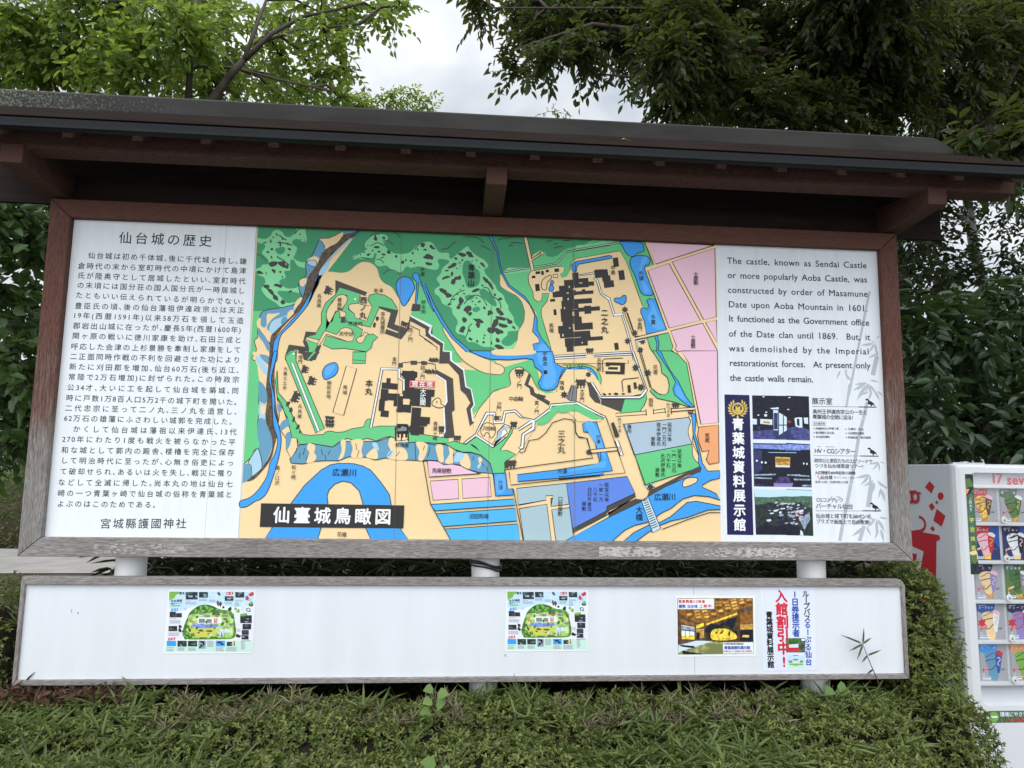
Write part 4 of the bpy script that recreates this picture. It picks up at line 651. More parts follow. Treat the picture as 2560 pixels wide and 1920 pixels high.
('ink',2,88,8.2,[5684,391,5756,426,5877,125,5794,84,5684,391]),
('ink',2,89,8.2,[5700,391,5746,409]),
('ink',2,89,8.2,[5707,369,5755,387]),
('ink',2,89,8.2,[5714,346,5763,366]),
('ink',2,89,8.2,[5722,324,5772,344]),
('ink',2,89,8.2,[5729,302,5780,323]),
('ink',2,89,8.2,[5736,279,5789,301]),
('ink',2,89,8.2,[5743,257,5797,280]),
('ink',2,90,8.2,[5751,235,5806,259]),
('ink',2,91,8.2,[5758,213,5814,237]),
('ink',2,92,8.2,[5765,190,5823,216]),
('ink',2,93,8.2,[5772,168,5831,194]),
('ink',2,94,8.2,[5779,146,5840,173]),
('ink',2,95,8.2,[5787,124,5848,152]),
('peri',0,88,0,[4917,559,5538,636,5620,468,5332,336,5326,290,4989,117]),
('ink',2,89,8.1,[4917,559,5538,636,5620,468,5332,336,5326,290,4989,117,4917,559]),
('gblue2',0,90,0,[4426,503,4921,559,4954,343,4996,44,4904,-13,4823,-19,4775,296,4769,329,4785,415,4787,437,4718,434,4722,391,4446,343]),
('ink',2,91,8.0,[4426,503,4921,559,4954,343,4996,44,4904,-13,4823,-19,4775,296,4769,329,4785,415,4787,437,4718,434,4722,391,4446,343,4426,503]),
('sand',0,92,0,[4452,337,4722,391,4718,434,4787,437,4790,413,4768,412,4769,329,4954,354,4954,320,4777,299,4823,-19,4777,-19,4728,352,4456,307]),
('ink',2,93,8.0,[4452,337,4722,391,4718,434,4787,437,4790,413,4768,412,4769,329,4954,354,4954,320,4777,299,4823,-19,4777,-19,4728,352,4456,307,4452,337]),
('gblue2',0,94,0,[4456,304,4728,352,4780,-19,4508,-21]),
('ink',2,95,8.0,[4456,304,4728,352,4779,-19,4508,-21,4456,304]),
('mgreen',0,37,0,[3776,1854,3939,1859,4045,1796,4186,1794,4210,1736,4199,1712,4163,1758,4281,1714,4282,1643,4212,1630,4095,1639,4025,1672,3883,1751,3812,1820]),
('mgreen',0,38,0,[3885,1680,4013,1672,4142,1628,4270,1643,4281,1714,4562,1804,4622,1687,4671,1488,4813,1468,4818,1527,4825,1480,4789,1444,4707,1454,4565,1486,4494,1531,4517,1614,4469,1695,4433,1718,4363,1693,4335,1633,4348,1539,4261,1490,4168,1453,4101,1358,4021,1275,3988,1193,3975,1274,3997,1321,3959,1483,3912,1511]),
('sand',1,39,0,[3799,1855,3939,1847,4116,1781,4175,1759,4269,1726,4287,1679,4259,1643,4200,1641,4095,1650,4025,1672,3883,1751]),
('olive',3,40,9.7,[3794,1854,3883,1757,4025,1672,4107,1645,4200,1635,4264,1643,4287,1685,4263,1725,4186,1753]),
('sand',0,83,0,[3989,1147,3976,1204,4021,1274,4100,1358,4168,1452,4261,1490,4348,1539,4334,1632,4363,1692,4433,1717,4480,1695,4551,1638,4635,1487,4718,1453,4824,1473,4847,1586,4917,1706,5131,1712,5203,1654,5274,1549,5274,1184,5038,1179,4919,1294,4743,1313,4616,1124,4410,820,4297,693,4225,875,3992,1020]),
('olive',3,84,9.7,[3994,1193,4038,1286,4112,1381,4180,1464,4261,1495,4348,1533,4336,1632,4369,1692,4433,1717,4480,1701,4551,1638,4600,1545,4635,1493]),
('blue',0,85,0,[3927,1869,4572,1887,4584,1876,4773,1887,4798,1774,4869,1729,4965,1713,4881,1705,4847,1621,4829,1538,4788,1496,4718,1483,4659,1499,4629,1557,4669,1641,4663,1676,4598,1722,4573,1798,4502,1808,4326,1788,4139,1790,4021,1825]),
('ink',2,86,8.1,[3927,1869,4572,1887,4584,1876,4773,1887,4798,1774,4869,1729,4965,1713,4881,1705,4847,1621,4829,1538,4788,1496,4718,1483,4659,1499,4629,1557,4669,1641,4663,1676,4598,1722,4573,1798,4502,1808,4326,1788,4139,1790,4021,1825,3927,1869]),
('blue2',1,87,0,[4620,1865,4750,1868,4774,1762,4811,1668,4800,1561,4729,1512,4670,1535,4693,1641,4680,1724,4632,1770]),
('ink',0,88,0,[4682,1689,4719,1693,4723,1653,4686,1649]),
('sand',1,87,0,[4184,1888,4560,1899,4567,1851,4208,1832]),
('dk',0,89,0,[4533,1661,4557,1632,4529,1543,4582,1509,4595,1462,4754,1372,4743,1331,4695,1359,4554,1438,4541,1502,4488,1536]),
('dk',0,84,0,[5120,1581,5167,1580,5268,1395,5268,1360,5209,1376,5155,1440,5143,1522]),
('white',0,85,0,[5161,1579,5191,1577,5274,1442,5274,1407]),
('ink',2,86,8.2,[5161,1579,5191,1577,5274,1442,5274,1407,5161,1579]),
('greyr',0,87,0,[4971,1548,5025,1531,5019,1384,4954,1388,4919,1411]),
('ink',2,88,8.2,[4971,1548,5025,1531,5019,1384,4954,1388,4919,1411,4971,1548]),
('ink',2,89,6.1,[4971,1542,4942,1400]),
('ink',2,89,6.1,[4991,1536,4972,1391]),
('ink2',0,90,0,[4381,1671,4395,1688,4397,1705,4406,1693,4472,1695,4481,1707,4484,1690,4498,1674,4482,1672,4479,1657,4494,1649,4475,1647,4475,1624,4461,1624,4461,1645,4447,1645,4447,1623,4433,1623,4433,1644,4419,1644,4419,1623,4405,1622,4405,1645,4386,1646,4400,1655,4397,1670]),
('ink2',0,90,0,[4610,1436,4626,1447,4631,1460,4637,1448,4695,1434,4705,1442,4704,1428,4713,1411,4698,1413,4693,1401,4703,1392,4686,1394,4681,1375,4669,1378,4674,1396,4662,1399,4657,1381,4645,1384,4649,1402,4637,1405,4632,1387,4620,1390,4625,1409,4609,1415,4623,1418,4624,1431]),
('ink2',0,89,0,[5001,1577,5016,1598,5019,1620,5029,1605,5102,1607,5113,1622,5116,1601,5131,1580,5113,1577,5110,1558,5126,1548,5105,1545,5105,1515,5090,1515,5090,1543,5074,1542,5074,1515,5058,1514,5058,1542,5043,1542,5043,1514,5027,1513,5027,1543,5006,1545,5022,1556,5019,1575]),
('ink2',0,89,0,[4935,1432,4912,1428,4909,1406,4892,1421,4872,1409,4874,1432,4853,1440,4872,1453,4865,1475,4887,1469,4900,1488,4908,1467,4931,1469,4919,1449]),
('ink2',0,84,0,[5179,1659,5162,1650,5166,1631,5148,1638,5135,1624,5130,1642,5111,1642,5122,1658,5111,1673,5130,1674,5135,1693,5148,1679,5165,1687,5162,1668]),
('white',0,85,0,[3890,943,4003,1032,4108,1253,4207,1255,4207,1226,4126,1224,4020,1030,4184,926,4326,1049,4302,1095,4279,1100,4257,1013,4177,943,4223,1007,4227,1059,4296,1135,4360,1113,4372,1096,4302,1112,4239,1059,4246,1001,4315,1009,4184,899,4009,1009,3913,932]),
('ink',2,86,9.6,[3890,943,4003,1032,4108,1253,4207,1255,4207,1226,4126,1224,4020,1030,4184,926,4326,1049,4302,1095,4279,1100,4257,1013,4177,943,4223,1007,4227,1059,4296,1135,4360,1113,4372,1096,4302,1112,4239,1059,4246,1001,4315,1009,4184,899,4009,1009,3913,932,3890,943]),
('white',0,90,0,[4178,1226,4207,1244,4208,1162,4266,1169,4288,1268,4404,1283,4475,1214,4592,1187,4743,1301,4760,1349,5037,1378,5274,1254,5274,1231,5025,1352,4772,1325,4755,1278,4604,1170,4599,1089,4500,1029,4490,902,4456,890,4438,907,4461,919,4471,1040,4569,1112,4575,1158,4442,1074,4430,1091,4557,1181,4451,1208,4393,1259,4305,1246,4290,1147,4183,1139]),
('ink',2,91,9.7,[4178,1226,4207,1244,4208,1162,4266,1169,4288,1268,4404,1283,4475,1214,4592,1187,4743,1301,4760,1349,5037,1378,5274,1254,5274,1231,5025,1352,4772,1325,4755,1278,4604,1170,4599,1089,4500,1029,4490,902,4456,890,4438,907,4461,919,4471,1040,4569,1112,4575,1158,4442,1074,4430,1091,4557,1181,4451,1208,4393,1259,4305,1246,4290,1147,4183,1139,4178,1226]),
('gblue',0,92,0,[4233,1059,4296,1124,4337,1107,4268,1060,4263,1002,4177,943,4222,1007]),
('ink2',0,92,0,[4348,1139,4357,1157,4359,1174,4365,1162,4411,1163,4417,1175,4419,1158,4429,1141,4418,1139,4416,1123,4426,1115,4413,1113,4414,1088,4404,1088,4403,1111,4394,1110,4394,1088,4384,1088,4384,1110,4374,1110,4375,1088,4365,1087,4364,1112,4351,1113,4361,1122,4359,1138]),
('ink2',0,92,0,[4212,1168,4195,1175,4179,1176,4190,1181,4190,1213,4178,1217,4194,1219,4211,1226,4212,1218,4227,1217,4235,1224,4237,1215,4259,1216,4260,1209,4238,1208,4239,1201,4260,1202,4260,1195,4239,1194,4239,1187,4260,1188,4260,1181,4237,1180,4236,1171,4228,1178,4213,1176]),
('sand',1,93,0,[4060,1067,4070,1113,4127,1149,4197,1116,4204,1047,4165,994,4135,1045,4106,1045,4095,1010,4066,1033]),
('ink',3,94,8.0,[4060,1067,4070,1113,4127,1149,4197,1116,4204,1047,4165,994,4135,1045,4106,1045,4095,1010,4066,1033,4060,1067]),
('mgreen',0,95,0,[3913,927,4015,1006,4184,897,4326,1014,4360,1096,4378,1085,4372,1050,4254,875,4329,876,4416,838,4342,785,4302,750,4309,653,4189,646,4158,748,4065,826,3961,853,3881,852,3800,879,3707,934,3798,959]),
('ink',2,96,8.0,[3913,927,4015,1006,4184,897,4326,1014,4360,1096,4378,1085,4372,1050,4254,875,4329,876,4416,838,4342,785,4302,750,4309,653,4189,646,4158,748,4065,826,3961,853,3881,852,3800,879,3707,934,3798,959,3913,927]),
('mgreen',1,92,0,[4609,1170,4743,1266,4778,1320,5025,1349,5274,1219,5274,1207,5132,1228,5037,1273,4955,1277,4872,1304,4802,1244,4744,1173,4662,1137]),
('ink',0,97,0,[3953,930,3982,930,4017,906,4058,858,4006,894]),
('ink',2,97,8.1,[4444,873,4468,853,4502,868,4542,978,4640,997,4710,1056,4779,1162,4896,1205,4979,1195,5008,1143,5015,1062,5050,1016,5132,1012,5192,816,4303,684]),
('blue',0,98,0,[5085,1156,5227,1177,5239,1136,5268,997,5298,719,5297,650,4437,570,4431,638,5203,741,5262,765,5191,1065,5097,1075]),
('ink',2,99,8.0,[5085,1156,5227,1177,5239,1136,5268,997,5298,719,5297,650,4437,570,4431,638,5203,741,5262,765,5191,1065,5097,1075,5085,1156]),
('blue',0,100,0,[5084,1157,5226,1177,5391,692,4847,621,4846,695,5244,759,5270,800,5267,858,5185,1077,5096,1075]),
('ink',2,101,8.1,[5084,1157,5226,1177,5391,692,4847,621,4846,695,5244,759,5270,800,5267,858,5185,1077,5096,1075,5084,1157]),
('blue2',1,102,0,[5108,1140,5208,1153,5326,766,5208,718,4928,679,5279,777,5291,835]),
('sand',0,103,0,[5167,896,5456,930,5462,896,5173,862]),
('ink',2,104,8.2,[5167,896,5456,930,5462,896,5173,862,5167,896]),
('white',0,105,0,[5419,988,5451,994,5501,850,5468,847]),
('ink',2,106,8.2,[5418,988,5450,994,5501,850,5468,847,5418,988]),
('sand',0,107,0,[5444,930,5462,933,5474,872,5456,872]),
('ink',2,108,5.7,[5444,930,5462,933,5474,872,5456,872,5444,930]),
('ink2',0,105,0,[5185,870,5167,863,5169,844,5152,853,5139,840,5135,858,5116,860,5129,874,5119,890,5138,890,5145,907,5156,892,5174,899,5169,880]),
('ink',2,109,8.2,[5326,1226,5520,671,4847,598]),
('ink',2,110,8.2,[5007,1202,5014,1074,5043,1028,5126,1012,5185,816,4845,764]),
('ink2',0,110,0,[5374,1168,5403,1180,5462,1041,5439,1023,5415,1029]),
('mgreen',1,111,0,[4842,1268,4924,1270,4995,1295,5089,1250,5196,1203,5279,1213,5303,1210,5208,1247,5024,1348,4842,1321]),
('ink2',0,98,0,[4302,753,4317,772,4319,790,4329,778,4400,779,4410,792,4413,773,4429,755,4411,753,4409,737,4424,728,4404,726,4404,700,4389,700,4388,724,4373,723,4374,700,4358,699,4358,723,4343,723,4343,699,4328,699,4328,725,4307,726,4322,735,4319,752]),
('ink2',0,99,0,[4301,767,4330,768,4331,705,4302,704]),
('ink',2,97,8.0,[4303,684,4309,653]),
('ink',2,110,8.0,[4349,665,4366,535,5262,638]),
('pink',0,97,0,[3539,761,3644,757,3701,724,3781,733,3872,715,3930,685,4040,649,4068,644,3563,603]),
('ink',2,98,7.9,[3539,761,3644,757,3701,724,3781,733,3872,715,3930,685,4040,649,4068,644,3563,603,3539,761]),
('pink',0,2,0,[3572,563,3844,584,3857,395,3606,376]),
('ink',2,3,7.9,[3572,563,3844,584,3857,395,3606,376,3572,563]),
('pink',0,2,0,[3883,587,4159,609,4178,419,3897,398]),
('ink',2,3,7.9,[3883,587,4159,609,4178,419,3897,398,3883,587]),
('ink',2,99,7.8,[3498,760,3582,339,3799,-21]),
('ink',2,2,7.9,[4189,640,4222,425]),
('blue',0,111,0,[4194,644,4315,650,4334,494,4386,501,4393,439,4219,425]),
('ink',2,112,8.0,[4194,644,4315,650,4334,494,4386,501,4393,439,4219,425,4194,644]),
('blue2',1,113,0,[4218,623,4298,625,4312,488,4232,454]),
('cyan',0,100,0,[3582,336,4399,399,4411,337,3628,276]),
('ink',2,101,7.9,[3582,336,4399,399,4411,337,3628,276,3582,336]),
('cyan',0,102,0,[3641,247,4415,309,4433,185,3711,125]),
('ink',2,103,7.9,[3641,247,4415,309,4433,185,3711,125,3641,247]),
('cyan',0,104,0,[3729,101,4443,157,4466,-21,3802,-26]),
('ink',2,105,7.9,[3729,101,4443,157,4466,-21,3802,-26,3729,101]),
('ink',2,106,7.9,[4392,501,4502,-21]),
('seam',2,58,4.2,[3211,3066,3240,-8]),
('seam',2,106,4.3,[4143,3065,4144,-16]),
('seam',2,112,4.4,[4984,3065,5010,-18]),
('blk',0,59,0,[1961,330,3328,325,3326,103,1961,106]),
('ink2',2,60,6.2,[3236,324,3235,104]),
('redl',0,52,0,[3339,1555,3592,1556,3589,1483,3337,1484]),
('white',2,53,4.8,[3349,1547,3583,1547,3581,1491,3346,1493,3349,1547])],
'h':[
('paper',0,1,0,[5,3075,1770,3076,1772,-23,-3,-2]),
('seam2',2,2,3.7,[1472,3071,1451,-6]),
('seam2',2,2,6.0,[1762,3076,1766,-23])],
'e':[
('paper2',0,1,0,[6502,3080,8285,3078,8275,2,6496,-11]),
('bamboo',0,2,0,[8166,2635,8116,2437,8142,2432,8191,2631]),
('bamboo',0,3,0,[8115,2434,8067,2237,8092,2233,8141,2429]),
('bamboo',0,4,0,[8066,2234,7993,1942,8018,1937,8091,2230]),
('bamboo',0,5,0,[7992,1937,7926,1667,7951,1663,8017,1933]),
('bamboo',0,6,0,[7925,1663,7884,1510,7909,1505,7950,1659]),
('bamboo',0,7,0,[7903,1631,7857,1400,7883,1397,7929,1628]),
('bamboo',0,8,0,[7857,1401,7852,1391,7875,1379,7881,1390]),
('bamboo',0,2,0,[8202,1936,8148,1733,8196,1724,8251,1927]),
('bamboo',0,2,0,[8079,1444,8030,1274,8066,1267,8116,1437]),
('bamboo',0,3,0,[8029,1272,7969,1073,8005,1065,8065,1264]),
('bamboo',0,4,0,[7967,1068,7928,881,7965,876,8004,1063]),
('bamboo',0,5,0,[7928,878,7864,595,7901,589,7964,873]),
('bamboo',0,6,0,[7863,591,7802,349,7838,342,7899,584]),
('bamboo',0,7,0,[7801,345,7753,163,7789,156,7837,338]),
('bamboo',0,8,0,[7752,159,7721,16,7757,11,7788,154]),
('bamboo',0,2,0,[8080,613,8032,361,8083,355,8131,607]),
('bamboo',0,2,0,[7983,173,7930,20,7969,10,8022,163]),
('bamboo',0,5,0,[8202,2068,8163,2075,8117,2066,8051,2045,8121,2039,8166,2049]),
('bamboo',0,6,0,[8207,2068,8181,2048,8161,2017,8137,1967,8180,2006,8199,2038]),
('bamboo',0,7,0,[8212,2068,8203,2034,8209,1997,8223,1942,8233,2002,8227,2039]),
('bamboo',0,2,0,[8223,2079,8210,2090,8190,2097,8159,2103,8185,2085,8205,2079]),
('bamboo',0,8,0,[8227,1961,8198,1956,8168,1939,8126,1909,8178,1921,8207,1939]),
('bamboo',0,9,0,[8239,1990,8222,1965,8215,1933,8209,1884,8235,1930,8241,1962]),
('bamboo',0,2,0,[8268,2159,8253,2151,8240,2137,8224,2114,8249,2130,8261,2144]),
('bamboo',0,2,0,[8102,1646,8062,1639,8022,1616,7965,1576,8035,1593,8074,1617]),
('bamboo',0,3,0,[8102,1646,8065,1652,8023,1644,7962,1625,8027,1619,8069,1628]),
('bamboo',0,4,0,[8112,1646,8094,1619,8086,1584,8080,1532,8108,1581,8115,1616]),
('bamboo',0,2,0,[8134,1676,8158,1661,8191,1656,8240,1654,8195,1676,8163,1680]),
('bamboo',0,5,0,[8111,1636,8126,1601,8156,1570,8208,1531,8177,1590,8146,1620]),
('bamboo',0,2,0,[7817,1774,7797,1752,7784,1722,7770,1675,7803,1716,7815,1746]),
('bamboo',0,2,0,[7867,1776,7865,1747,7875,1717,7895,1674,7895,1724,7884,1754]),
('bamboo',0,7,0,[7932,1661,7924,1688,7904,1712,7869,1744,7887,1698,7908,1675]),
('bamboo',0,3,0,[7858,1785,7867,1773,7882,1765,7907,1755,7889,1774,7873,1782]),
('bamboo',0,7,0,[8085,1634,8042,1627,8000,1603,7941,1560,8014,1578,8056,1603]),
('bamboo',0,8,0,[8095,1624,8051,1590,8019,1539,7979,1458,8051,1522,8081,1574]),
('bamboo',0,6,0,[8116,1624,8114,1591,8125,1557,8148,1508,8148,1565,8135,1599]),
('bamboo',0,9,0,[8123,1553,8092,1553,8059,1541,8011,1517,8065,1521,8098,1534]),
('bamboo',0,10,0,[8155,1564,8131,1539,8117,1504,8101,1450,8139,1497,8153,1532]),
('bamboo',0,6,0,[8177,1575,8181,1539,8200,1505,8234,1458,8223,1519,8203,1552]),
('bamboo',0,7,0,[8208,1565,8220,1544,8241,1526,8275,1504,8253,1540,8231,1557]),
('bamboo',0,2,0,[8194,820,8163,823,8129,814,8080,795,8134,794,8168,804]),
('bamboo',0,3,0,[8194,820,8167,803,8146,776,8119,732,8163,764,8183,792]),
('bamboo',0,4,0,[8188,820,8181,793,8185,764,8197,721,8205,768,8200,797]),
('bamboo',0,5,0,[8204,825,8216,814,8234,808,8261,802,8238,819,8221,824]),
('bamboo',0,6,0,[8093,689,8049,694,8000,681,7929,654,8007,652,8056,666]),
('bamboo',0,7,0,[8093,689,8055,670,8024,635,7982,579,8046,617,8076,653]),
('bamboo',0,8,0,[8098,684,8082,656,8077,620,8076,566,8100,618,8104,654]),
('bamboo',0,9,0,[8132,630,8096,625,8060,605,8009,570,8072,584,8107,605]),
('bamboo',0,10,0,[8141,611,8124,586,8117,553,8111,504,8138,550,8144,582]),
('bamboo',0,2,0,[8164,631,8181,598,8213,572,8266,538,8232,592,8199,617]),
('bamboo',0,3,0,[8202,552,8184,527,8177,495,8171,446,8198,492,8204,524]),
('bamboo',0,4,0,[8201,552,8198,510,8213,466,8243,402,8243,476,8227,520]),
('bamboo',0,5,0,[8182,591,8205,572,8236,562,8286,551,8245,581,8212,591]),
('bamboo',0,2,0,[7680,467,7658,456,7639,435,7615,402,7652,425,7670,446]),
('bamboo',0,2,0,[7690,458,7693,434,7706,411,7729,380,7721,420,7708,442]),
('bamboo',0,3,0,[7711,468,7729,452,7755,443,7795,434,7762,459,7736,467]),
('bamboo',0,2,0,[8012,275,7968,280,7920,267,7849,241,7927,239,7975,253]),
('bamboo',0,3,0,[8022,266,7979,252,7940,222,7886,170,7959,199,7997,231]),
('bamboo',0,2,0,[8022,266,8046,245,8080,233,8134,221,8089,254,8055,265]),
('bamboo',0,3,0,[8135,247,8100,230,8070,198,8032,146,8091,181,8119,214]),
('bamboo',0,4,0,[8145,238,8126,198,8124,152,8129,82,8155,152,8156,199]),
('bamboo',0,5,0,[8155,238,8159,196,8182,156,8224,99,8210,171,8186,210]),
('bamboo',0,6,0,[8166,257,8189,244,8220,239,8266,237,8224,257,8193,261]),
('bamboo',0,3,0,[8007,158,7961,144,7920,112,7863,58,7940,88,7981,122]),
('bamboo',0,4,0,[8027,159,8030,130,8046,103,8075,64,8065,113,8049,140]),
('bamboo',0,6,0,[8161,140,8137,117,8123,84,8107,32,8145,76,8158,110]),
('bamboo',0,6,0,[8181,140,8174,101,8184,59,8207,-2,8213,67,8202,108]),
('bamboo',0,2,0,[8201,336,8176,336,8150,327,8111,309,8155,311,8181,322]),
('navy',0,2,0,[6563,1489,6829,1488,6835,65,6562,67]),
('gold',0,3,0,[6752,1394,6761,1407,6760,1421,6750,1442,6740,1419,6743,1405]),
('gold',0,3,0,[6766,1376,6779,1386,6783,1400,6781,1423,6764,1404,6761,1390]),
('gold',0,4,0,[6773,1355,6788,1360,6796,1372,6802,1395,6780,1382,6773,1370]),
('gold',0,5,0,[6771,1333,6787,1333,6799,1342,6812,1361,6787,1356,6776,1347]),
('gold',0,3,0,[6762,1312,6777,1306,6791,1311,6809,1326,6785,1329,6771,1323]),
('gold',0,3,0,[6745,1295,6757,1285,6772,1285,6794,1293,6773,1304,6758,1303]),
('gold',0,4,0,[6724,1283,6731,1270,6745,1265,6769,1265,6752,1283,6738,1287]),
('gold',0,3,0,[6700,1279,6689,1267,6689,1253,6696,1231,6709,1253,6708,1267]),
('gold',0,3,0,[6676,1282,6661,1287,6647,1282,6629,1267,6654,1264,6667,1271]),
('gold',0,4,0,[6655,1293,6643,1302,6628,1302,6606,1293,6628,1283,6643,1284]),
('gold',0,3,0,[6640,1309,6632,1322,6618,1327,6595,1326,6611,1308,6625,1305]),
('gold',0,3,0,[6631,1330,6628,1345,6617,1354,6595,1360,6605,1338,6617,1331]),
('gold',0,4,0,[6631,1352,6633,1368,6626,1380,6607,1393,6609,1369,6617,1358]),
('gold',0,5,0,[6638,1373,6646,1388,6643,1402,6631,1421,6624,1397,6628,1383]),
('gold',0,3,0,[6653,1392,6665,1403,6667,1417,6662,1439,6648,1419,6647,1404]),
('gold',0,6,0,[6765,1346,6763,1332,6758,1319,6750,1307,6740,1297,6728,1290,6714,1285,6700,1283,6686,1284,6673,1289,6661,1296,6651,1305,6644,1317,6639,1330,6638,1344,6640,1357,6645,1371,6653,1382,6663,1392,6675,1400,6689,1405,6703,1407,6717,1406,6730,1401,6742,1394,6752,1385,6759,1373,6764,1360]),
('navy',0,7,0,[6746,1349,6745,1337,6740,1327,6733,1318,6723,1310,6712,1306,6700,1304,6689,1305,6678,1309,6669,1316,6662,1325,6658,1336,6656,1347,6658,1358,6663,1369,6670,1378,6680,1385,6691,1390,6702,1392,6714,1391,6725,1386,6734,1380,6741,1371,6745,1360]),
('gold',0,8,0,[6701,1315,6708,1336,6702,1356,6681,1381,6676,1346,6684,1327]),
('gold',0,9,0,[6701,1315,6720,1327,6728,1347,6730,1380,6703,1355,6696,1335]),
('gold',0,10,0,[6700,1310,6695,1324,6683,1330,6661,1334,6674,1315,6686,1309]),
('gold',0,10,0,[6700,1310,6715,1308,6728,1315,6743,1332,6719,1330,6707,1322]),
('gold',0,10,0,[6702,1375,6707,1380,6707,1387,6704,1397,6698,1387,6698,1380]),
('night',0,3,0,[6857,1486,7373,1490,7358,1036,6855,1033]),
('night',0,4,0,[7222,1492,7466,1489,7462,1031,7207,1032]),
('dusk',0,5,0,[6857,1114,7078,1138,7362,1164,7358,1037,6855,1033]),
('dusk',0,6,0,[7211,1156,7356,1174,7463,1136,7462,1033,7207,1032]),
('dusk2',0,7,0,[7139,1110,7243,1142,7301,1036,7075,1033]),
('pane',0,4,0,[6937,1243,7066,1240,7064,1183,6936,1193]),
('pane',0,4,0,[6855,1244,6902,1242,6900,1185,6856,1186]),
('amber',0,5,0,[6968,1221,7039,1217,7039,1197,6967,1201]),
('dusk2',0,6,0,[6905,1170,6935,1168,6934,1136,6904,1137]),
('pillar',0,8,0,[7072,1346,7136,1344,7127,1070,7071,1064]),
('pane',0,9,0,[7079,1338,7130,1337,7124,1129,7078,1130]),
('dusk2',0,10,0,[7083,1308,7126,1309,7121,1139,7080,1138]),
('pane',0,4,0,[7043,1357,7137,1369,7136,1347,7069,1346]),
('pane',0,8,0,[7140,1314,7221,1266,7216,1131,7133,1080]),
('pillar',0,9,0,[7181,1310,7191,1305,7185,1111,7174,1105]),
('pillar',0,10,0,[7136,1189,7218,1191,7218,1181,7135,1177]),
('red2',0,5,0,[7225,1236,7266,1232,7265,1207,7224,1209]),
('pane',0,7,0,[7314,1263,7366,1269,7362,1159,7311,1173]),
('pane',0,8,0,[7302,1258,7385,1269,7385,1159,7310,1183]),
('night',0,9,0,[7328,1251,7354,1254,7354,1174,7328,1188]),
('pane',0,5,0,[7401,1265,7448,1268,7448,1201,7409,1205]),
('paper',1,4,0,[6970,1478,6990,1478,6990,1468,6969,1468]),
('paper',1,5,0,[7245,1477,7266,1478,7266,1468,7245,1467]),
('paper',1,5,0,[7229,1352,7250,1353,7249,1343,7229,1342]),
('paper',1,4,0,[6908,1287,6928,1288,6928,1278,6908,1277]),
('paper',1,4,0,[6993,1319,7014,1320,7013,1310,6993,1309]),
('pane',0,4,0,[6980,1294,7011,1295,7010,1269,6981,1270]),
('night',0,3,0,[6854,994,7356,995,7341,551,6853,553]),
('night',0,4,0,[7206,1002,7460,994,7463,551,7192,554]),
('lav',0,5,0,[6856,981,7356,985,7354,925,6858,941]),
('lav',0,6,0,[7206,990,7460,985,7459,937,7204,923]),
('dusk2',0,6,0,[6858,941,6949,918,6943,712,6861,681]),
('pale',0,5,0,[7010,904,7317,906,7307,900,7020,898]),
('amber',0,5,0,[7085,857,7246,854,7238,751,7085,751]),
('gold2',0,6,0,[7095,842,7233,839,7230,814,7096,798]),
('pane',0,6,0,[7087,773,7236,770,7235,753,7087,753]),
('paper',1,7,0,[6881,823,6899,823,6899,805,6880,805]),
('paper',1,7,0,[6933,807,6952,807,6951,789,6933,789]),
('paper',1,4,0,[6973,805,6992,805,6991,787,6973,787]),
('pane2',0,4,0,[6858,676,7090,685,7084,670,6858,662]),
('pane2',0,4,0,[6860,647,7043,643,7043,630,6860,633]),
('pane2',0,5,0,[7233,679,7345,683,7345,669,7237,667]),
('pane2',0,5,0,[7272,638,7344,639,7343,624,7277,624]),
('dusk2',0,4,0,[6858,579,6960,575,6989,551,6858,553]),
('lav2',0,5,0,[7062,591,7266,594,7254,552,7060,551]),
('dusk3',0,6,0,[7114,656,7217,657,7255,589,7072,587]),
('pane2',0,7,0,[7206,682,7441,670,7441,658,7206,667]),
('pane2',0,6,0,[7276,638,7450,636,7450,621,7281,621]),
('pane2',0,5,0,[7356,576,7459,577,7458,562,7366,559]),
('paper',1,5,0,[7379,801,7394,801,7393,784,7379,783]),
('paper',1,5,0,[7413,799,7428,799,7427,781,7413,781]),
('woods',0,2,0,[6854,525,7340,522,7324,70,6860,70]),
('woods',0,3,0,[7191,530,7464,523,7462,62,7176,67]),
('skyp',0,4,0,[6854,525,7340,522,7338,458,7200,459,7017,445,6860,448]),
('skyp',0,5,0,[7191,525,7464,518,7461,460,7332,463,7189,447]),
('woods2',0,6,0,[6860,446,7017,442,7200,457,7337,451,7335,385,7116,388,6863,370]),
('woods2',0,7,0,[7188,447,7332,461,7461,457,7460,338,7309,395,7186,384]),
('woods',0,4,0,[7129,272,7174,279,7187,267,7142,258]),
('woods',0,8,0,[7273,355,7314,363,7326,350,7285,341]),
('dusk2',0,8,0,[7252,374,7279,378,7287,370,7259,365]),
('dusk2',0,4,0,[7193,259,7222,266,7231,253,7201,245]),
('pane',0,8,0,[7189,355,7208,362,7213,349,7194,340]),
('pane2',0,3,0,[6982,215,7018,224,7028,208,6992,197]),
('night',0,3,0,[7123,211,7156,219,7166,205,7133,194]),
('woods',0,7,0,[6976,389,7013,396,7024,384,6987,375]),
('rosy',0,4,0,[7318,218,7356,225,7368,214,7329,206]),
('pane',0,8,0,[7154,386,7188,391,7198,382,7164,377]),
('pane',0,4,0,[7269,312,7315,322,7328,305,7282,293]),
('dusk2',0,3,0,[7044,199,7064,206,7069,194,7049,186]),
('pane2',0,9,0,[7113,380,7150,389,7160,373,7123,361]),
('pane',0,3,0,[7091,329,7110,336,7115,324,7096,316]),
('night',0,3,0,[7018,249,7036,257,7042,244,7023,235]),
('dusk2',0,3,0,[7034,280,7065,286,7074,276,7043,270]),
('rosy',0,5,0,[7241,302,7271,309,7279,297,7250,289]),
('pane',0,4,0,[6970,219,7016,227,7029,213,6983,204]),
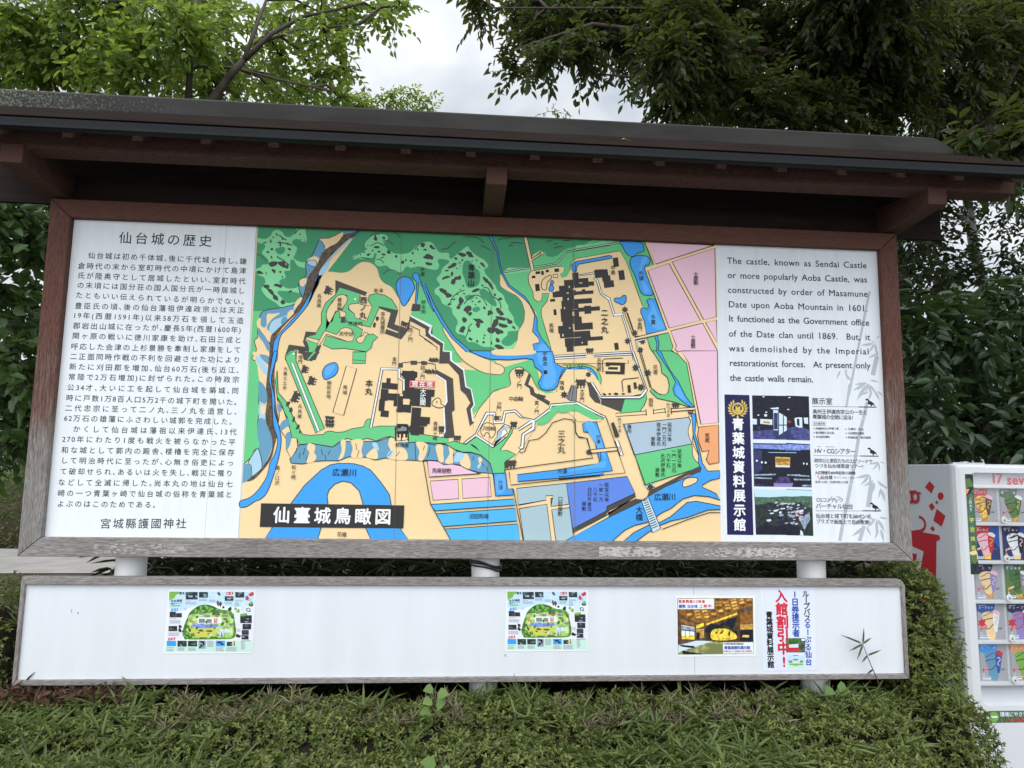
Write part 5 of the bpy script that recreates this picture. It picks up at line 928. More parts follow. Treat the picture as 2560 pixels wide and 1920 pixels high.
('pane',0,4,0,[7046,315,7089,324,7101,309,7058,299]),
('woods',0,8,0,[6989,374,7020,378,7029,371,6998,366]),
('woods',0,4,0,[7088,333,7108,338,7114,330,7094,324]),
('rosy',0,9,0,[7197,385,7226,394,7234,379,7205,369]),
('rosy',0,5,0,[7307,295,7343,305,7352,287,7317,275]),
('dusk2',0,4,0,[7192,321,7217,329,7224,315,7199,305]),
('night',0,4,0,[7037,241,7082,246,7095,237,7050,230]),
('pane',0,4,0,[7280,266,7310,271,7319,262,7288,257]),
('night',0,9,0,[7152,336,7192,343,7203,332,7163,323]),
('dusk2',0,5,0,[7259,265,7286,270,7293,261,7267,255]),
('woods',0,9,0,[7316,373,7349,382,7358,367,7325,357]),
('pane',0,10,0,[7187,328,7232,334,7245,324,7200,318]),
('pane2',0,3,0,[6997,316,7022,320,7029,313,7004,307]),
('night',0,3,0,[7100,272,7122,278,7128,267,7106,259]),
('rosy',0,5,0,[7314,258,7352,266,7363,252,7325,242]),
('pane2',0,4,0,[7175,189,7207,195,7216,184,7184,176]),
('dusk2',0,10,0,[7312,396,7349,404,7359,391,7322,382]),
('pane2',0,7,0,[7083,368,7103,375,7109,363,7088,354]),
('pane2',0,4,0,[7226,196,7266,205,7277,189,7238,179]),
('night',0,5,0,[7093,248,7137,258,7150,240,7106,228]),
('dusk2',0,11,0,[7305,393,7338,398,7348,391,7315,385]),
('dusk2',0,5,0,[7105,269,7140,274,7151,266,7115,260]),
('dusk2',0,3,0,[7014,348,7044,354,7053,343,7023,336]),
('woods',0,6,0,[7214,291,7246,298,7255,285,7223,276]),
('rosy',0,9,0,[7237,386,7273,394,7283,381,7247,372]),
('night',0,11,0,[7309,376,7350,385,7362,370,7321,359]),
('rosy',0,7,0,[7064,397,7091,406,7099,391,7072,380]),
('night',0,4,0,[7151,228,7179,238,7187,220,7159,207]),
('night',0,5,0,[7285,326,7322,332,7333,323,7296,316]),
('rosy',0,4,0,[7251,230,7275,235,7282,226,7258,219]),
('pane',0,11,0,[7176,321,7199,328,7205,315,7182,307]),
('night',0,5,0,[7217,184,7243,189,7251,180,7224,174]),
('woods',0,5,0,[7133,192,7175,199,7187,187,7145,179]),
('night',0,12,0,[7145,324,7187,335,7199,316,7157,303]),
('dusk2',0,3,0,[7081,217,7108,226,7115,211,7089,201]),
('pane',0,7,0,[7219,267,7246,276,7254,260,7226,248]),
('pane2',0,13,0,[7196,300,7220,309,7226,293,7202,282]),
('night',0,7,0,[7057,370,7077,378,7082,363,7062,353]),
('pane',0,4,0,[7010,287,7046,294,7057,283,7020,275]),
('pane',0,9,0,[7213,347,7245,352,7254,343,7222,337]),
('pane2',0,8,0,[7235,276,7255,282,7260,272,7241,265]),
('rosy',0,6,0,[7157,185,7190,196,7199,177,7166,164]),
('dusk2',0,5,0,[7107,223,7151,228,7164,220,7120,214]),
('pane',0,5,0,[7107,298,7132,308,7138,290,7114,278]),
('pane2',0,6,0,[7103,272,7146,282,7159,265,7115,254]),
('dusk2',0,7,0,[7132,252,7157,261,7163,245,7139,234]),
('pane',0,12,0,[7298,372,7323,379,7330,367,7305,359]),
('dusk2',0,6,0,[7313,284,7355,290,7366,279,7325,272]),
('woods',0,6,0,[7272,320,7293,328,7299,315,7278,307]),
('pane',0,13,0,[7120,335,7165,341,7178,331,7133,324]),
('rosy',0,10,0,[7124,387,7158,396,7168,381,7134,370]),
('dusk2',0,7,0,[7132,176,7176,183,7189,170,7145,161]),
('pane',0,6,0,[7209,184,7242,195,7251,176,7218,164]),
('woods',0,9,0,[7237,297,7271,307,7281,290,7246,278]),
('pane2',0,14,0,[7194,274,7237,283,7249,269,7206,259]),
('pane2',0,7,0,[7203,182,7246,190,7258,176,7215,166]),
('rosy',0,5,0,[7266,185,7299,193,7309,179,7275,170]),
('woods',0,11,0,[7117,370,7136,377,7141,365,7123,357]),
('woods',0,7,0,[7311,288,7341,298,7349,281,7319,270]),
('night',0,9,0,[7017,383,7040,394,7046,376,7023,363]),
('night',0,8,0,[7113,187,7157,193,7170,183,7126,175]),
('night',0,14,0,[7144,319,7189,329,7201,311,7157,298]),
('pane2',0,9,0,[7302,351,7330,354,7333,346,7305,341]),
('rosy',0,15,0,[7218,259,7237,263,7239,253,7220,246]),
('night',0,15,0,[7197,326,7231,330,7234,319,7200,312]),
('pane2',0,16,0,[7214,265,7235,271,7236,257,7215,248]),
('night',0,8,0,[7339,271,7377,274,7380,266,7342,261]),
('dusk2',0,9,0,[7361,282,7392,290,7394,271,7363,259]),
('rosy',0,10,0,[7323,294,7361,300,7364,285,7326,275]),
('pane2',0,15,0,[7240,264,7276,272,7279,253,7242,241]),
('rosy',0,6,0,[7315,245,7338,251,7339,234,7316,223]),
('pane2',0,8,0,[7376,348,7400,355,7402,338,7378,327]),
('rosy',0,10,0,[7273,306,7312,312,7316,297,7276,288]),
('dusk2',0,17,0,[7234,280,7270,283,7273,274,7237,268]),
('dusk2',0,7,0,[7331,242,7371,246,7374,237,7334,231]),
('pane',0,11,0,[7323,319,7364,326,7368,308,7327,296]),
('dusk2',0,13,0,[7294,362,7329,368,7332,353,7297,343]),
('rosy',0,14,0,[7293,340,7314,344,7316,334,7294,327]),
('night',0,4,0,[7393,241,7414,244,7416,235,7395,230]),
('pane2',0,10,0,[7211,351,7238,357,7241,344,7213,335]),
('rosy',0,11,0,[7281,284,7299,290,7301,274,7282,263]),
('rosy',0,10,0,[7231,303,7266,308,7269,295,7234,287]),
('pane2',0,12,0,[7323,230,7428,299,7435,231,7371,124,7351,153]),
('pane',0,13,0,[7280,152,7349,105,7358,66,7308,68]),
('night',0,14,0,[6861,129,6968,188,7068,150,7211,190,7326,143,7324,70,6860,70]),
('ink',2,9,3.9,[7498,1385,8196,1392]),
('ink',2,10,10.1,[7999,1390,8196,1392]),
('ink',0,11,0,[8075,1466,8086,1479,8105,1479,8120,1461,8151,1445,8166,1432,8183,1402,8153,1417,8141,1399,8129,1399,8136,1413,8107,1421,8091,1447,8087,1463]),
('paper2',1,12,0,[8089,1457,8100,1461,8107,1443,8099,1437]),
('ink',2,6,3.9,[7492,876,8194,881]),
('ink',2,7,10.0,[7997,880,8194,881]),
('ink',0,2,0,[8075,955,8086,967,8105,968,8119,950,8150,934,8165,921,8183,891,8152,907,8141,889,8128,888,8135,902,8107,910,8091,936,8087,951]),
('paper2',1,3,0,[8089,946,8100,950,8107,932,8098,926]),
('ink',2,8,3.9,[7497,314,8192,320]),
('ink',2,9,9.9,[7996,320,8192,320]),
('ink',0,3,0,[8073,393,8084,405,8103,405,8118,388,8148,372,8163,359,8180,330,8150,345,8139,327,8126,327,8133,341,8106,349,8089,374,8086,390]),
('paper2',1,4,0,[8087,384,8098,388,8105,370,8097,364]),
('paper2',0,2,0,[7498,1224,7638,1224,7637,1189,7496,1188]),
('ink',2,3,4.3,[7498,1224,7638,1224,7637,1189,7496,1188,7498,1224]),
('ink',1,2,0,[7501,1155,7509,1163,7517,1155,7509,1147]),
('ink',1,2,0,[7499,1112,7508,1120,7516,1112,7507,1104]),
('ink',1,2,0,[7499,1069,7508,1077,7516,1069,7507,1061]),
('ink',1,2,0,[7844,1156,7852,1164,7860,1156,7852,1148]),
('ink',1,2,0,[7844,1112,7853,1120,7861,1112,7852,1104]),
('ink',1,2,0,[7844,1068,7853,1076,7861,1068,7852,1060]),
('ink',2,2,4.3,[7537,968,7576,969]),
('ink',2,2,4.3,[7628,968,7727,969])],
'p':[
('paper3',0,1,0,[1154,-487,1958,-488,1958,-1062,1149,-1062]),
('skyp',0,2,0,[1163,-498,1945,-498,1948,-630,1759,-640,1558,-606,1410,-631,1294,-670,1171,-650]),
('mint',0,2,0,[1168,-945,1951,-947,1950,-1048,1163,-1047]),
('lav4',0,3,0,[1171,-650,1295,-670,1312,-931,1170,-935]),
('lav4',0,3,0,[1760,-650,1944,-640,1951,-943,1807,-942]),
('lfgreen',0,3,0,[1163,-499,1263,-499,1250,-522,1225,-527,1218,-556,1179,-571,1168,-586]),
('navy2',0,4,0,[1256,-503,1308,-504,1319,-521,1260,-527]),
('woods',0,5,0,[1314,-503,1423,-502,1427,-571,1319,-571]),
('woods2',0,6,0,[1317,-506,1371,-511,1367,-533,1324,-530]),
('pane2',0,7,0,[1335,-531,1381,-535,1378,-553,1341,-550]),
('pane2',0,6,0,[1402,-532,1425,-537,1424,-554,1406,-552]),
('woods',0,8,0,[1340,-516,1393,-519,1389,-535,1346,-533]),
('dusk3',0,8,0,[1372,-550,1422,-553,1418,-566,1378,-565]),
('woods',0,3,0,[1434,-502,1516,-502,1520,-554,1438,-554]),
('woods',0,4,0,[1459,-511,1498,-514,1495,-525,1464,-524]),
('pane2',0,5,0,[1467,-517,1487,-519,1486,-527,1469,-526]),
('pane2',0,4,0,[1480,-535,1513,-537,1511,-545,1484,-544]),
('dusk3',0,6,0,[1469,-514,1508,-518,1505,-532,1474,-530]),
('pane2',0,7,0,[1479,-518,1500,-521,1499,-535,1483,-534]),
('woods',0,3,0,[1673,-541,1754,-541,1756,-583,1676,-583]),
('brown',0,4,0,[1703,-558,1726,-560,1724,-567,1706,-566]),
('pane2',0,5,0,[1718,-552,1750,-554,1747,-563,1722,-562]),
('woods2',0,6,0,[1684,-551,1718,-553,1715,-562,1688,-561]),
('brown',0,7,0,[1708,-555,1745,-558,1742,-568,1712,-567]),
('pane2',0,8,0,[1695,-556,1735,-558,1731,-569,1700,-568]),
('woods',0,3,0,[1768,-502,1851,-502,1854,-553,1771,-553]),
('pane2',0,4,0,[1780,-522,1811,-524,1809,-534,1784,-533]),
('woods2',0,4,0,[1783,-502,1822,-506,1819,-520,1788,-518]),
('pane2',0,5,0,[1792,-504,1833,-506,1830,-513,1797,-512]),
('brown',0,5,0,[1776,-519,1798,-523,1797,-538,1779,-536]),
('woods',0,5,0,[1822,-519,1845,-521,1843,-530,1825,-528]),
('woods',0,4,0,[1180,-682,1236,-682,1240,-734,1183,-734]),
('woods',0,5,0,[1191,-683,1203,-686,1203,-696,1193,-694]),
('brown',0,6,0,[1201,-683,1229,-685,1226,-691,1204,-691]),
('woods',0,5,0,[1212,-699,1226,-703,1226,-719,1215,-717]),
('woods',0,7,0,[1219,-689,1237,-691,1235,-697,1221,-696]),
('brown',0,6,0,[1210,-706,1221,-710,1221,-726,1212,-724]),
('woods',0,4,0,[1238,-695,1291,-695,1294,-734,1241,-734]),
('woods',0,5,0,[1257,-720,1273,-721,1271,-726,1259,-726]),
('dusk3',0,6,0,[1264,-713,1289,-716,1287,-727,1267,-725]),
('woods',0,7,0,[1259,-722,1285,-723,1283,-729,1262,-728]),
('dusk3',0,8,0,[1244,-709,1262,-712,1261,-724,1246,-722]),
('brown',0,7,0,[1269,-705,1288,-707,1287,-714,1272,-713]),
('woods',0,4,0,[1179,-812,1257,-812,1261,-860,1182,-859]),
('woods2',0,5,0,[1181,-832,1211,-834,1209,-844,1185,-842]),
('dusk3',0,5,0,[1186,-818,1217,-820,1215,-828,1189,-827]),
('woods2',0,5,0,[1228,-844,1259,-847,1257,-857,1232,-856]),
('pane2',0,6,0,[1195,-833,1216,-835,1215,-845,1198,-844]),
('brown',0,7,0,[1196,-834,1231,-837,1228,-849,1201,-847]),
('woods',0,4,0,[1826,-715,1933,-715,1937,-787,1830,-787]),
('woods',0,5,0,[1830,-740,1868,-742,1865,-751,1834,-750]),
('woods2',0,5,0,[1833,-716,1871,-719,1868,-728,1837,-727]),
('pane2',0,5,0,[1883,-743,1908,-745,1906,-754,1886,-753]),
('dusk3',0,5,0,[1888,-770,1930,-773,1927,-785,1893,-783]),
('pane2',0,6,0,[1872,-768,1907,-771,1904,-780,1876,-779]),
('woods',0,4,0,[1852,-794,1932,-794,1934,-845,1855,-845]),
('woods',0,5,0,[1886,-809,1916,-813,1914,-829,1890,-827]),
('brown',0,6,0,[1884,-803,1912,-807,1910,-823,1888,-821]),
('woods2',0,7,0,[1875,-798,1899,-801,1897,-816,1879,-814]),
('dusk3',0,8,0,[1853,-810,1890,-813,1887,-826,1858,-824]),
('woods',0,7,0,[1896,-817,1928,-820,1925,-830,1900,-829]),
('woods',0,4,0,[1848,-849,1913,-849,1916,-893,1851,-893]),
('dusk3',0,5,0,[1892,-851,1911,-853,1909,-862,1894,-861]),
('brown',0,5,0,[1868,-863,1885,-866,1884,-876,1871,-875]),
('brown',0,5,0,[1854,-852,1875,-853,1873,-860,1857,-859]),
('dusk3',0,6,0,[1876,-849,1901,-853,1900,-867,1879,-865]),
('dusk3',0,7,0,[1867,-859,1896,-862,1894,-874,1871,-872]),
('woods',0,4,0,[1849,-896,1913,-896,1916,-937,1851,-936]),
('dusk3',0,5,0,[1874,-922,1890,-924,1889,-932,1876,-931]),
('dusk3',0,5,0,[1859,-902,1890,-905,1888,-916,1863,-915]),
('woods',0,6,0,[1878,-916,1903,-918,1901,-928,1881,-927]),
('pane2',0,7,0,[1853,-905,1878,-908,1876,-919,1856,-918]),
('woods',0,8,0,[1852,-898,1868,-900,1867,-909,1854,-907]),
('woods',0,3,0,[1269,-945,1352,-946,1356,-999,1273,-999]),
('brown',0,4,0,[1286,-973,1306,-976,1304,-985,1288,-984]),
('dusk3',0,5,0,[1277,-966,1305,-969,1303,-981,1280,-980]),
('woods2',0,4,0,[1316,-955,1335,-958,1334,-970,1319,-969]),
('pane2',0,5,0,[1294,-981,1322,-985,1320,-999,1298,-997]),
('dusk3',0,6,0,[1306,-977,1341,-980,1339,-992,1310,-990]),
('woods',0,3,0,[1363,-946,1447,-946,1450,-997,1367,-997]),
('dusk3',0,4,0,[1387,-966,1426,-968,1423,-976,1392,-975]),
('brown',0,5,0,[1390,-968,1413,-971,1412,-985,1393,-983]),
('woods2',0,6,0,[1397,-972,1438,-974,1435,-984,1402,-982]),
('woods',0,6,0,[1408,-961,1438,-964,1436,-972,1412,-971]),
('woods2',0,7,0,[1418,-963,1443,-966,1441,-977,1421,-976]),
('woods',0,3,0,[1717,-957,1768,-957,1770,-995,1720,-995]),
('pane2',0,4,0,[1745,-980,1768,-982,1766,-986,1748,-986]),
('pane2',0,4,0,[1752,-969,1768,-970,1767,-977,1754,-976]),
('woods2',0,5,0,[1740,-975,1762,-976,1760,-982,1742,-982]),
('dusk3',0,4,0,[1719,-975,1736,-977,1735,-986,1721,-985]),
('woods',0,4,0,[1735,-962,1749,-965,1748,-973,1737,-972]),
('blue',0,3,0,[1173,-945,1255,-945,1259,-994,1177,-994]),
('blue',0,4,0,[1205,-965,1230,-969,1229,-984,1209,-982]),
('blue',0,5,0,[1206,-957,1241,-960,1238,-970,1210,-969]),
('blue',0,6,0,[1218,-967,1256,-970,1253,-980,1223,-979]),
('pane2',0,3,0,[1461,-945,1525,-945,1530,-1020,1466,-1019]),
('woods',0,4,0,[1500,-965,1516,-970,1516,-990,1503,-988]),
('night',0,5,0,[1489,-948,1514,-953,1513,-974,1493,-972]),
('woods',0,6,0,[1474,-946,1494,-950,1493,-965,1477,-963]),
('woods',0,4,0,[1466,-999,1488,-1001,1486,-1010,1468,-1009]),
('night',0,5,0,[1476,-976,1498,-981,1497,-1003,1480,-1000]),
('blue',0,3,0,[1616,-945,1700,-946,1704,-998,1619,-998]),
('night',0,4,0,[1632,-955,1666,-958,1664,-972,1636,-970]),
('night',0,5,0,[1665,-969,1690,-973,1688,-986,1668,-984]),
('woods',0,6,0,[1644,-952,1674,-956,1672,-972,1648,-970]),
('amber',0,3,0,[1777,-947,1792,-947,1795,-994,1780,-994]),
('brown',0,4,0,[1786,-966,1792,-969,1792,-983,1787,-981]),
('amber',0,5,0,[1785,-962,1788,-966,1789,-980,1786,-978]),
('redl',0,3,0,[1686,-504,1746,-500,1752,-523,1689,-532]),
('blue',0,4,0,[1190,-655,1254,-649,1256,-673,1193,-680]),
('redl',0,4,0,[1182,-921,1245,-913,1249,-935,1186,-943]),
('lfgreen',0,6,0,[1825,-702,1887,-693,1891,-715,1829,-722]),
('mgreen',0,3,0,[1190,-623,1274,-621,1275,-633,1191,-636]),
('woods2',0,3,0,[1847,-946,1934,-945,1934,-950,1847,-951]),
('pane2',1,3,0,[1919,-575,1904,-587,1884,-580,1866,-573,1860,-557,1863,-541,1880,-532,1896,-547,1904,-557]),
('redl',1,4,0,[1888,-526,1903,-514,1911,-508,1926,-498,1940,-510,1942,-526,1930,-536,1917,-544,1902,-538]),
('redl',1,5,0,[1879,-576,1871,-573,1869,-563,1870,-550,1880,-541,1892,-545,1896,-558,1894,-569,1887,-576]),
('woods',1,4,0,[1939,-630,1925,-634,1909,-633,1897,-619,1904,-606,1911,-599,1923,-586,1934,-602,1939,-615]),
('woods',1,4,0,[1879,-666,1879,-651,1894,-647,1909,-648,1914,-660,1921,-672,1914,-685,1897,-684,1882,-679]),
('lfgreen',1,5,0,[1927,-618,1921,-624,1913,-620,1909,-613,1905,-605,1908,-594,1920,-594,1931,-601,1930,-611]),
('lfgreen',1,4,0,[1777,-670,1770,-665,1768,-658,1769,-651,1773,-640,1784,-643,1792,-651,1793,-662,1784,-667]),
('lfgreen',1,5,0,[1817,-690,1806,-694,1793,-689,1786,-676,1796,-668,1800,-658,1812,-659,1820,-669,1818,-679]),
('pane',1,5,0,[1894,-679,1888,-673,1886,-663,1892,-654,1900,-649,1904,-658,1910,-663,1911,-673,1903,-678]),
('pane',1,3,0,[1581,-550,1574,-534,1583,-525,1594,-519,1607,-531,1607,-549,1608,-562,1600,-569,1585,-573]),
('pane',1,3,0,[1540,-526,1523,-511,1529,-507,1530,-498,1544,-511,1553,-522,1571,-540,1560,-538,1551,-536]),
('pane',1,4,0,[1827,-642,1837,-618,1843,-587,1861,-603,1875,-623,1871,-651,1873,-687,1855,-687,1836,-677]),
('brown',1,3,0,[1628,-606,1626,-626,1617,-631,1609,-624,1606,-611,1600,-596,1606,-584,1614,-576,1621,-591]),
('brown',1,4,0,[1653,-611,1647,-624,1643,-639,1633,-635,1628,-618,1626,-602,1630,-587,1639,-592,1647,-595]),
('brown',1,4,0,[1610,-525,1601,-515,1606,-505,1615,-499,1625,-508,1629,-516,1637,-528,1630,-537,1618,-533]),
('woods',1,4,0,[1299,-831,1285,-829,1274,-833,1272,-822,1270,-813,1271,-800,1284,-806,1295,-807,1298,-818]),
('woods',1,5,0,[1287,-870,1277,-862,1265,-855,1271,-841,1274,-830,1282,-832,1291,-836,1297,-849,1299,-868]),
('woods',1,5,0,[1671,-651,1664,-652,1654,-651,1658,-642,1658,-633,1666,-632,1675,-632,1677,-641,1679,-649]),
('woods',1,3,0,[1729,-673,1713,-671,1708,-658,1715,-649,1722,-645,1734,-636,1743,-647,1742,-657,1744,-671]),
('woods',1,4,0,[1816,-918,1795,-910,1796,-899,1799,-891,1811,-884,1828,-895,1849,-902,1839,-909,1837,-919]),
('greyt',2,3,3.7,[1317,-584,1368,-583]),
('greyt',2,3,3.7,[1317,-596,1421,-596]),
('greyt',2,3,3.7,[1317,-604,1411,-604]),
('greyt',2,3,3.7,[1318,-613,1419,-613]),
('greyt',2,3,3.7,[1437,-566,1510,-566]),
('greyt',2,3,3.7,[1437,-574,1511,-574]),
('greyt',2,3,3.7,[1438,-582,1515,-582]),
('greyt',2,3,3.7,[1531,-576,1589,-576]),
('greyt',2,3,3.7,[1531,-584,1594,-584]),
('greyt',2,3,3.7,[1532,-592,1590,-592]),
('greyt',2,3,3.7,[1676,-593,1752,-593]),
('greyt',2,3,3.7,[1677,-602,1743,-602]),
('greyt',2,3,3.7,[1677,-611,1743,-611]),
('greyt',2,3,3.7,[1770,-576,1843,-576]),
('greyt',2,3,3.7,[1771,-585,1841,-585]),
('greyt',2,3,3.7,[1769,-596,1800,-596]),
('greyt',2,3,3.7,[1769,-605,1809,-605]),
('greyt',2,3,3.7,[1770,-614,1813,-614]),
('greyt',2,3,3.7,[1770,-623,1812,-623]),
('greyt',2,3,3.7,[1771,-631,1813,-631]),
('greyt',2,3,3.6,[1308,-655,1328,-655]),
('greyt',2,3,3.6,[1309,-665,1333,-665]),
('greyt',2,4,3.6,[1184,-745,1248,-745]),
('greyt',2,4,3.6,[1185,-761,1279,-761]),
('greyt',2,4,3.6,[1186,-770,1288,-770]),
('greyt',2,4,3.6,[1186,-778,1280,-778]),
('greyt',2,4,3.6,[1187,-786,1283,-786]),
('greyt',2,4,3.6,[1181,-874,1280,-874]),
('greyt',2,4,3.6,[1181,-882,1275,-883]),
('greyt',2,4,3.6,[1182,-891,1282,-891]),
('greyt',2,4,3.6,[1182,-899,1275,-899]),
('greyt',2,3,3.6,[1178,-1006,1240,-1006]),
('greyt',2,3,3.6,[1176,-1021,1240,-1021]),
('greyt',2,3,3.6,[1177,-1029,1238,-1029]),
('greyt',2,3,3.6,[1177,-1037,1234,-1037]),
('greyt',2,3,3.6,[1273,-1009,1336,-1009]),
('greyt',2,3,3.6,[1274,-1017,1336,-1017]),
('greyt',2,3,3.6,[1274,-1024,1335,-1025]),
('greyt',2,3,3.6,[1275,-1032,1335,-1032]),
('greyt',2,3,3.6,[1368,-1009,1434,-1009]),
('greyt',2,3,3.6,[1368,-1017,1431,-1017]),
('greyt',2,3,3.6,[1369,-1025,1442,-1025]),
('greyt',2,3,3.6,[1369,-1033,1438,-1033]),
('greyt',2,3,3.6,[1537,-949,1594,-949]),
('greyt',2,3,3.6,[1538,-956,1599,-956]),
('greyt',2,3,3.6,[1538,-963,1599,-964]),
('greyt',2,3,3.6,[1539,-971,1603,-971]),
('greyt',2,3,3.6,[1539,-978,1592,-978]),
('greyt',2,3,3.6,[1540,-985,1601,-986]),
('greyt',2,3,3.6,[1540,-993,1600,-993]),
('greyt',2,3,3.6,[1541,-1000,1594,-1000]),
('greyt',2,3,3.6,[1620,-1008,1694,-1008]),
('greyt',2,3,3.6,[1621,-1016,1683,-1016]),
('greyt',2,3,3.6,[1621,-1023,1696,-1024]),
('greyt',2,3,3.6,[1622,-1031,1698,-1032]),
('greyt',2,3,3.6,[1622,-1039,1693,-1039]),
('greyt',2,3,3.7,[1716,-1008,1815,-1009]),
('greyt',2,3,3.7,[1717,-1016,1807,-1016]),
('greyt',2,3,3.7,[1717,-1024,1808,-1024]),
('greyt',2,3,3.7,[1718,-1032,1811,-1032]),
('greyt',2,3,3.7,[1718,-1040,1816,-1040]),
('greyt',2,3,3.7,[1847,-957,1882,-957]),
('greyt',2,3,3.7,[1848,-965,1887,-966]),
('greyt',2,3,3.7,[1848,-974,1878,-974]),
('greyt',2,3,3.7,[1849,-982,1885,-982]),
('greyt',2,3,3.7,[1849,-991,1887,-991]),
('greyt',2,3,3.7,[1850,-999,1883,-999]),
('greyt',2,3,3.7,[1850,-1007,1890,-1007]),
('greyt',2,3,3.7,[1851,-1016,1888,-1016]),
('greyt',2,3,3.7,[1851,-1024,1880,-1024]),
('greyt',2,4,3.7,[1801,-841,1839,-841]),
('greyt',2,4,3.7,[1801,-851,1839,-851]),
('greyt',2,4,3.7,[1802,-861,1839,-861]),
('forest',1,6,0,[1309,-887,1315,-828,1327,-779,1344,-739,1360,-695,1393,-660,1426,-635,1469,-621,1519,-618,1564,-628,1600,-645,1646,-663,1701,-668,1736,-675,1758,-700,1775,-750,1790,-819,1797,-868,1790,-908,1761,-930,1628,-934,1332,-933,1321,-911]),
('forest2',1,7,0,[1360,-695,1393,-660,1426,-635,1469,-621,1519,-618,1564,-628,1600,-645,1611,-670,1514,-695,1445,-700,1377,-719]),
('lfgreen',1,8,0,[1416,-690,1407,-686,1405,-673,1405,-664,1407,-654,1415,-655,1424,-658,1427,-673,1424,-684]),
('lfgreen',1,8,0,[1458,-668,1453,-656,1449,-646,1453,-636,1458,-620,1466,-633,1476,-636,1470,-649,1468,-664]),
('lfgreen',1,8,0,[1522,-659,1513,-665,1504,-647,1499,-637,1490,-619,1502,-619,1513,-629,1529,-636,1533,-655]),
('lfgreen',1,8,0,[1573,-661,1564,-665,1555,-667,1543,-663,1542,-654,1538,-644,1552,-646,1561,-647,1575,-652]),
('lfgreen',1,8,0,[1618,-687,1609,-687,1602,-677,1599,-665,1605,-660,1609,-650,1620,-654,1628,-669,1625,-682]),
('lfgreen',1,7,0,[1720,-705,1711,-709,1701,-700,1701,-688,1702,-679,1708,-674,1718,-676,1729,-686,1727,-699]),
('lfgreen',1,9,0,[1508,-677,1498,-684,1486,-687,1474,-683,1465,-677,1465,-670,1471,-662,1486,-667,1499,-668]),
('lfgreen',1,8,0,[1753,-723,1743,-723,1736,-724,1729,-719,1724,-711,1732,-707,1738,-703,1745,-708,1750,-714]),
('lfgreen',1,8,0,[1446,-703,1440,-696,1433,-689,1437,-680,1438,-668,1445,-673,1449,-679,1455,-687,1453,-698]),
('lfgreen',1,9,0,[1553,-675,1555,-684,1541,-685,1530,-683,1526,-677,1525,-672,1527,-664,1541,-661,1556,-666]),
('lawn',1,9,0,[1366,-710,1440,-700,1563,-690,1613,-690,1723,-710,1761,-749,1770,-819,1765,-907,1676,-917,1351,-916,1345,-838,1351,-769]),
('yel',1,10,0,[1376,-852,1424,-833,1597,-828,1613,-858,1606,-892,1528,-909,1429,-906,1373,-882]),
('lav',1,11,0,[1392,-803,1446,-793,1620,-804,1655,-814,1572,-828,1473,-833,1414,-823]),
('paper3',0,10,0,[1427,-734,1650,-734,1663,-779,1644,-789,1441,-789]),
('greyr',0,11,0,[1449,-747,1505,-747,1507,-784,1451,-784]),
('greyr',0,11,0,[1520,-749,1567,-749,1569,-784,1522,-784]),
('woods2',0,10,0,[1577,-670,1626,-670,1644,-710,1564,-710]),
('redl',0,10,0,[1574,-710,1639,-710,1639,-717,1575,-717]),
('redl',0,11,0,[1584,-745,1624,-745,1624,-752,1585,-752]),
('redl',0,11,0,[1589,-752,1597,-752,1599,-784,1591,-784]),
('redl',0,11,0,[1612,-752,1619,-752,1621,-784,1614,-784]),
('redl',0,10,0,[1368,-766,1405,-766,1405,-774,1368,-774]),
('redl',0,10,0,[1373,-774,1378,-774,1379,-786,1374,-786]),
('redl',0,10,0,[1395,-774,1400,-774,1401,-786,1396,-786]),
('amber',0,11,0,[1598,-762,1611,-762,1613,-784,1600,-784]),
('greyr',0,10,0,[1659,-710,1713,-710,1715,-730,1660,-730]),
('greyr',0,10,0,[1728,-789,1770,-789,1772,-809,1729,-809]),
('greyr',0,10,0,[1446,-680,1481,-680,1483,-710,1448,-710]),
('greyr',0,10,0,[1500,-712,1545,-712,1546,-734,1502,-734]),
('pane',0,10,0,[1647,-838,1682,-838,1686,-912,1651,-912]),
('pane',0,10,0,[1687,-838,1741,-838,1743,-873,1689,-873]),
('greyr',0,11,0,[1656,-912,1665,-858,1682,-912]),
('brown',0,11,0,[1446,-867,1466,-867,1467,-880,1444,-879]),
('brown',0,11,0,[1536,-880,1575,-880,1576,-890,1536,-890]),
('pane',0,12,0,[1556,-882,1578,-882,1579,-899,1557,-899]),
('forest2',1,11,0,[1442,-739,1434,-743,1424,-741,1423,-731,1423,-725,1428,-721,1434,-720,1443,-722,1441,-730]),
('forest2',1,11,0,[1353,-909,1338,-903,1328,-889,1325,-867,1344,-858,1361,-870,1374,-877,1374,-892,1375,-915]),
('forest2',1,11,0,[1395,-901,1391,-890,1396,-880,1406,-874,1417,-878,1419,-889,1424,-899,1415,-904,1405,-907]),
('forest2',1,12,0,[1376,-932,1366,-923,1362,-907,1367,-892,1378,-887,1392,-877,1401,-894,1403,-917,1390,-932]),
('forest2',1,12,0,[1326,-878,1313,-868,1297,-859,1305,-852,1321,-851,1336,-853,1352,-859,1350,-868,1344,-875]),
('forest2',1,10,0,[1340,-825,1329,-816,1317,-806,1326,-801,1339,-800,1354,-806,1367,-814,1362,-821,1360,-830]),
('forest2',1,12,0,[1360,-849,1358,-835,1363,-825,1373,-836,1378,-841,1386,-853,1382,-866,1373,-867,1366,-857]),
('forest2',1,11,0,[1501,-853,1502,-860,1481,-864,1459,-862,1454,-855,1442,-849,1462,-845,1479,-842,1490,-848]),
('forest2',1,11,0,[1586,-858,1572,-865,1555,-870,1538,-865,1521,-862,1521,-854,1534,-847,1553,-848,1573,-850]),
('forest2',1,10,0,[1638,-905,1629,-904,1621,-897,1629,-891,1638,-890,1641,-897]),
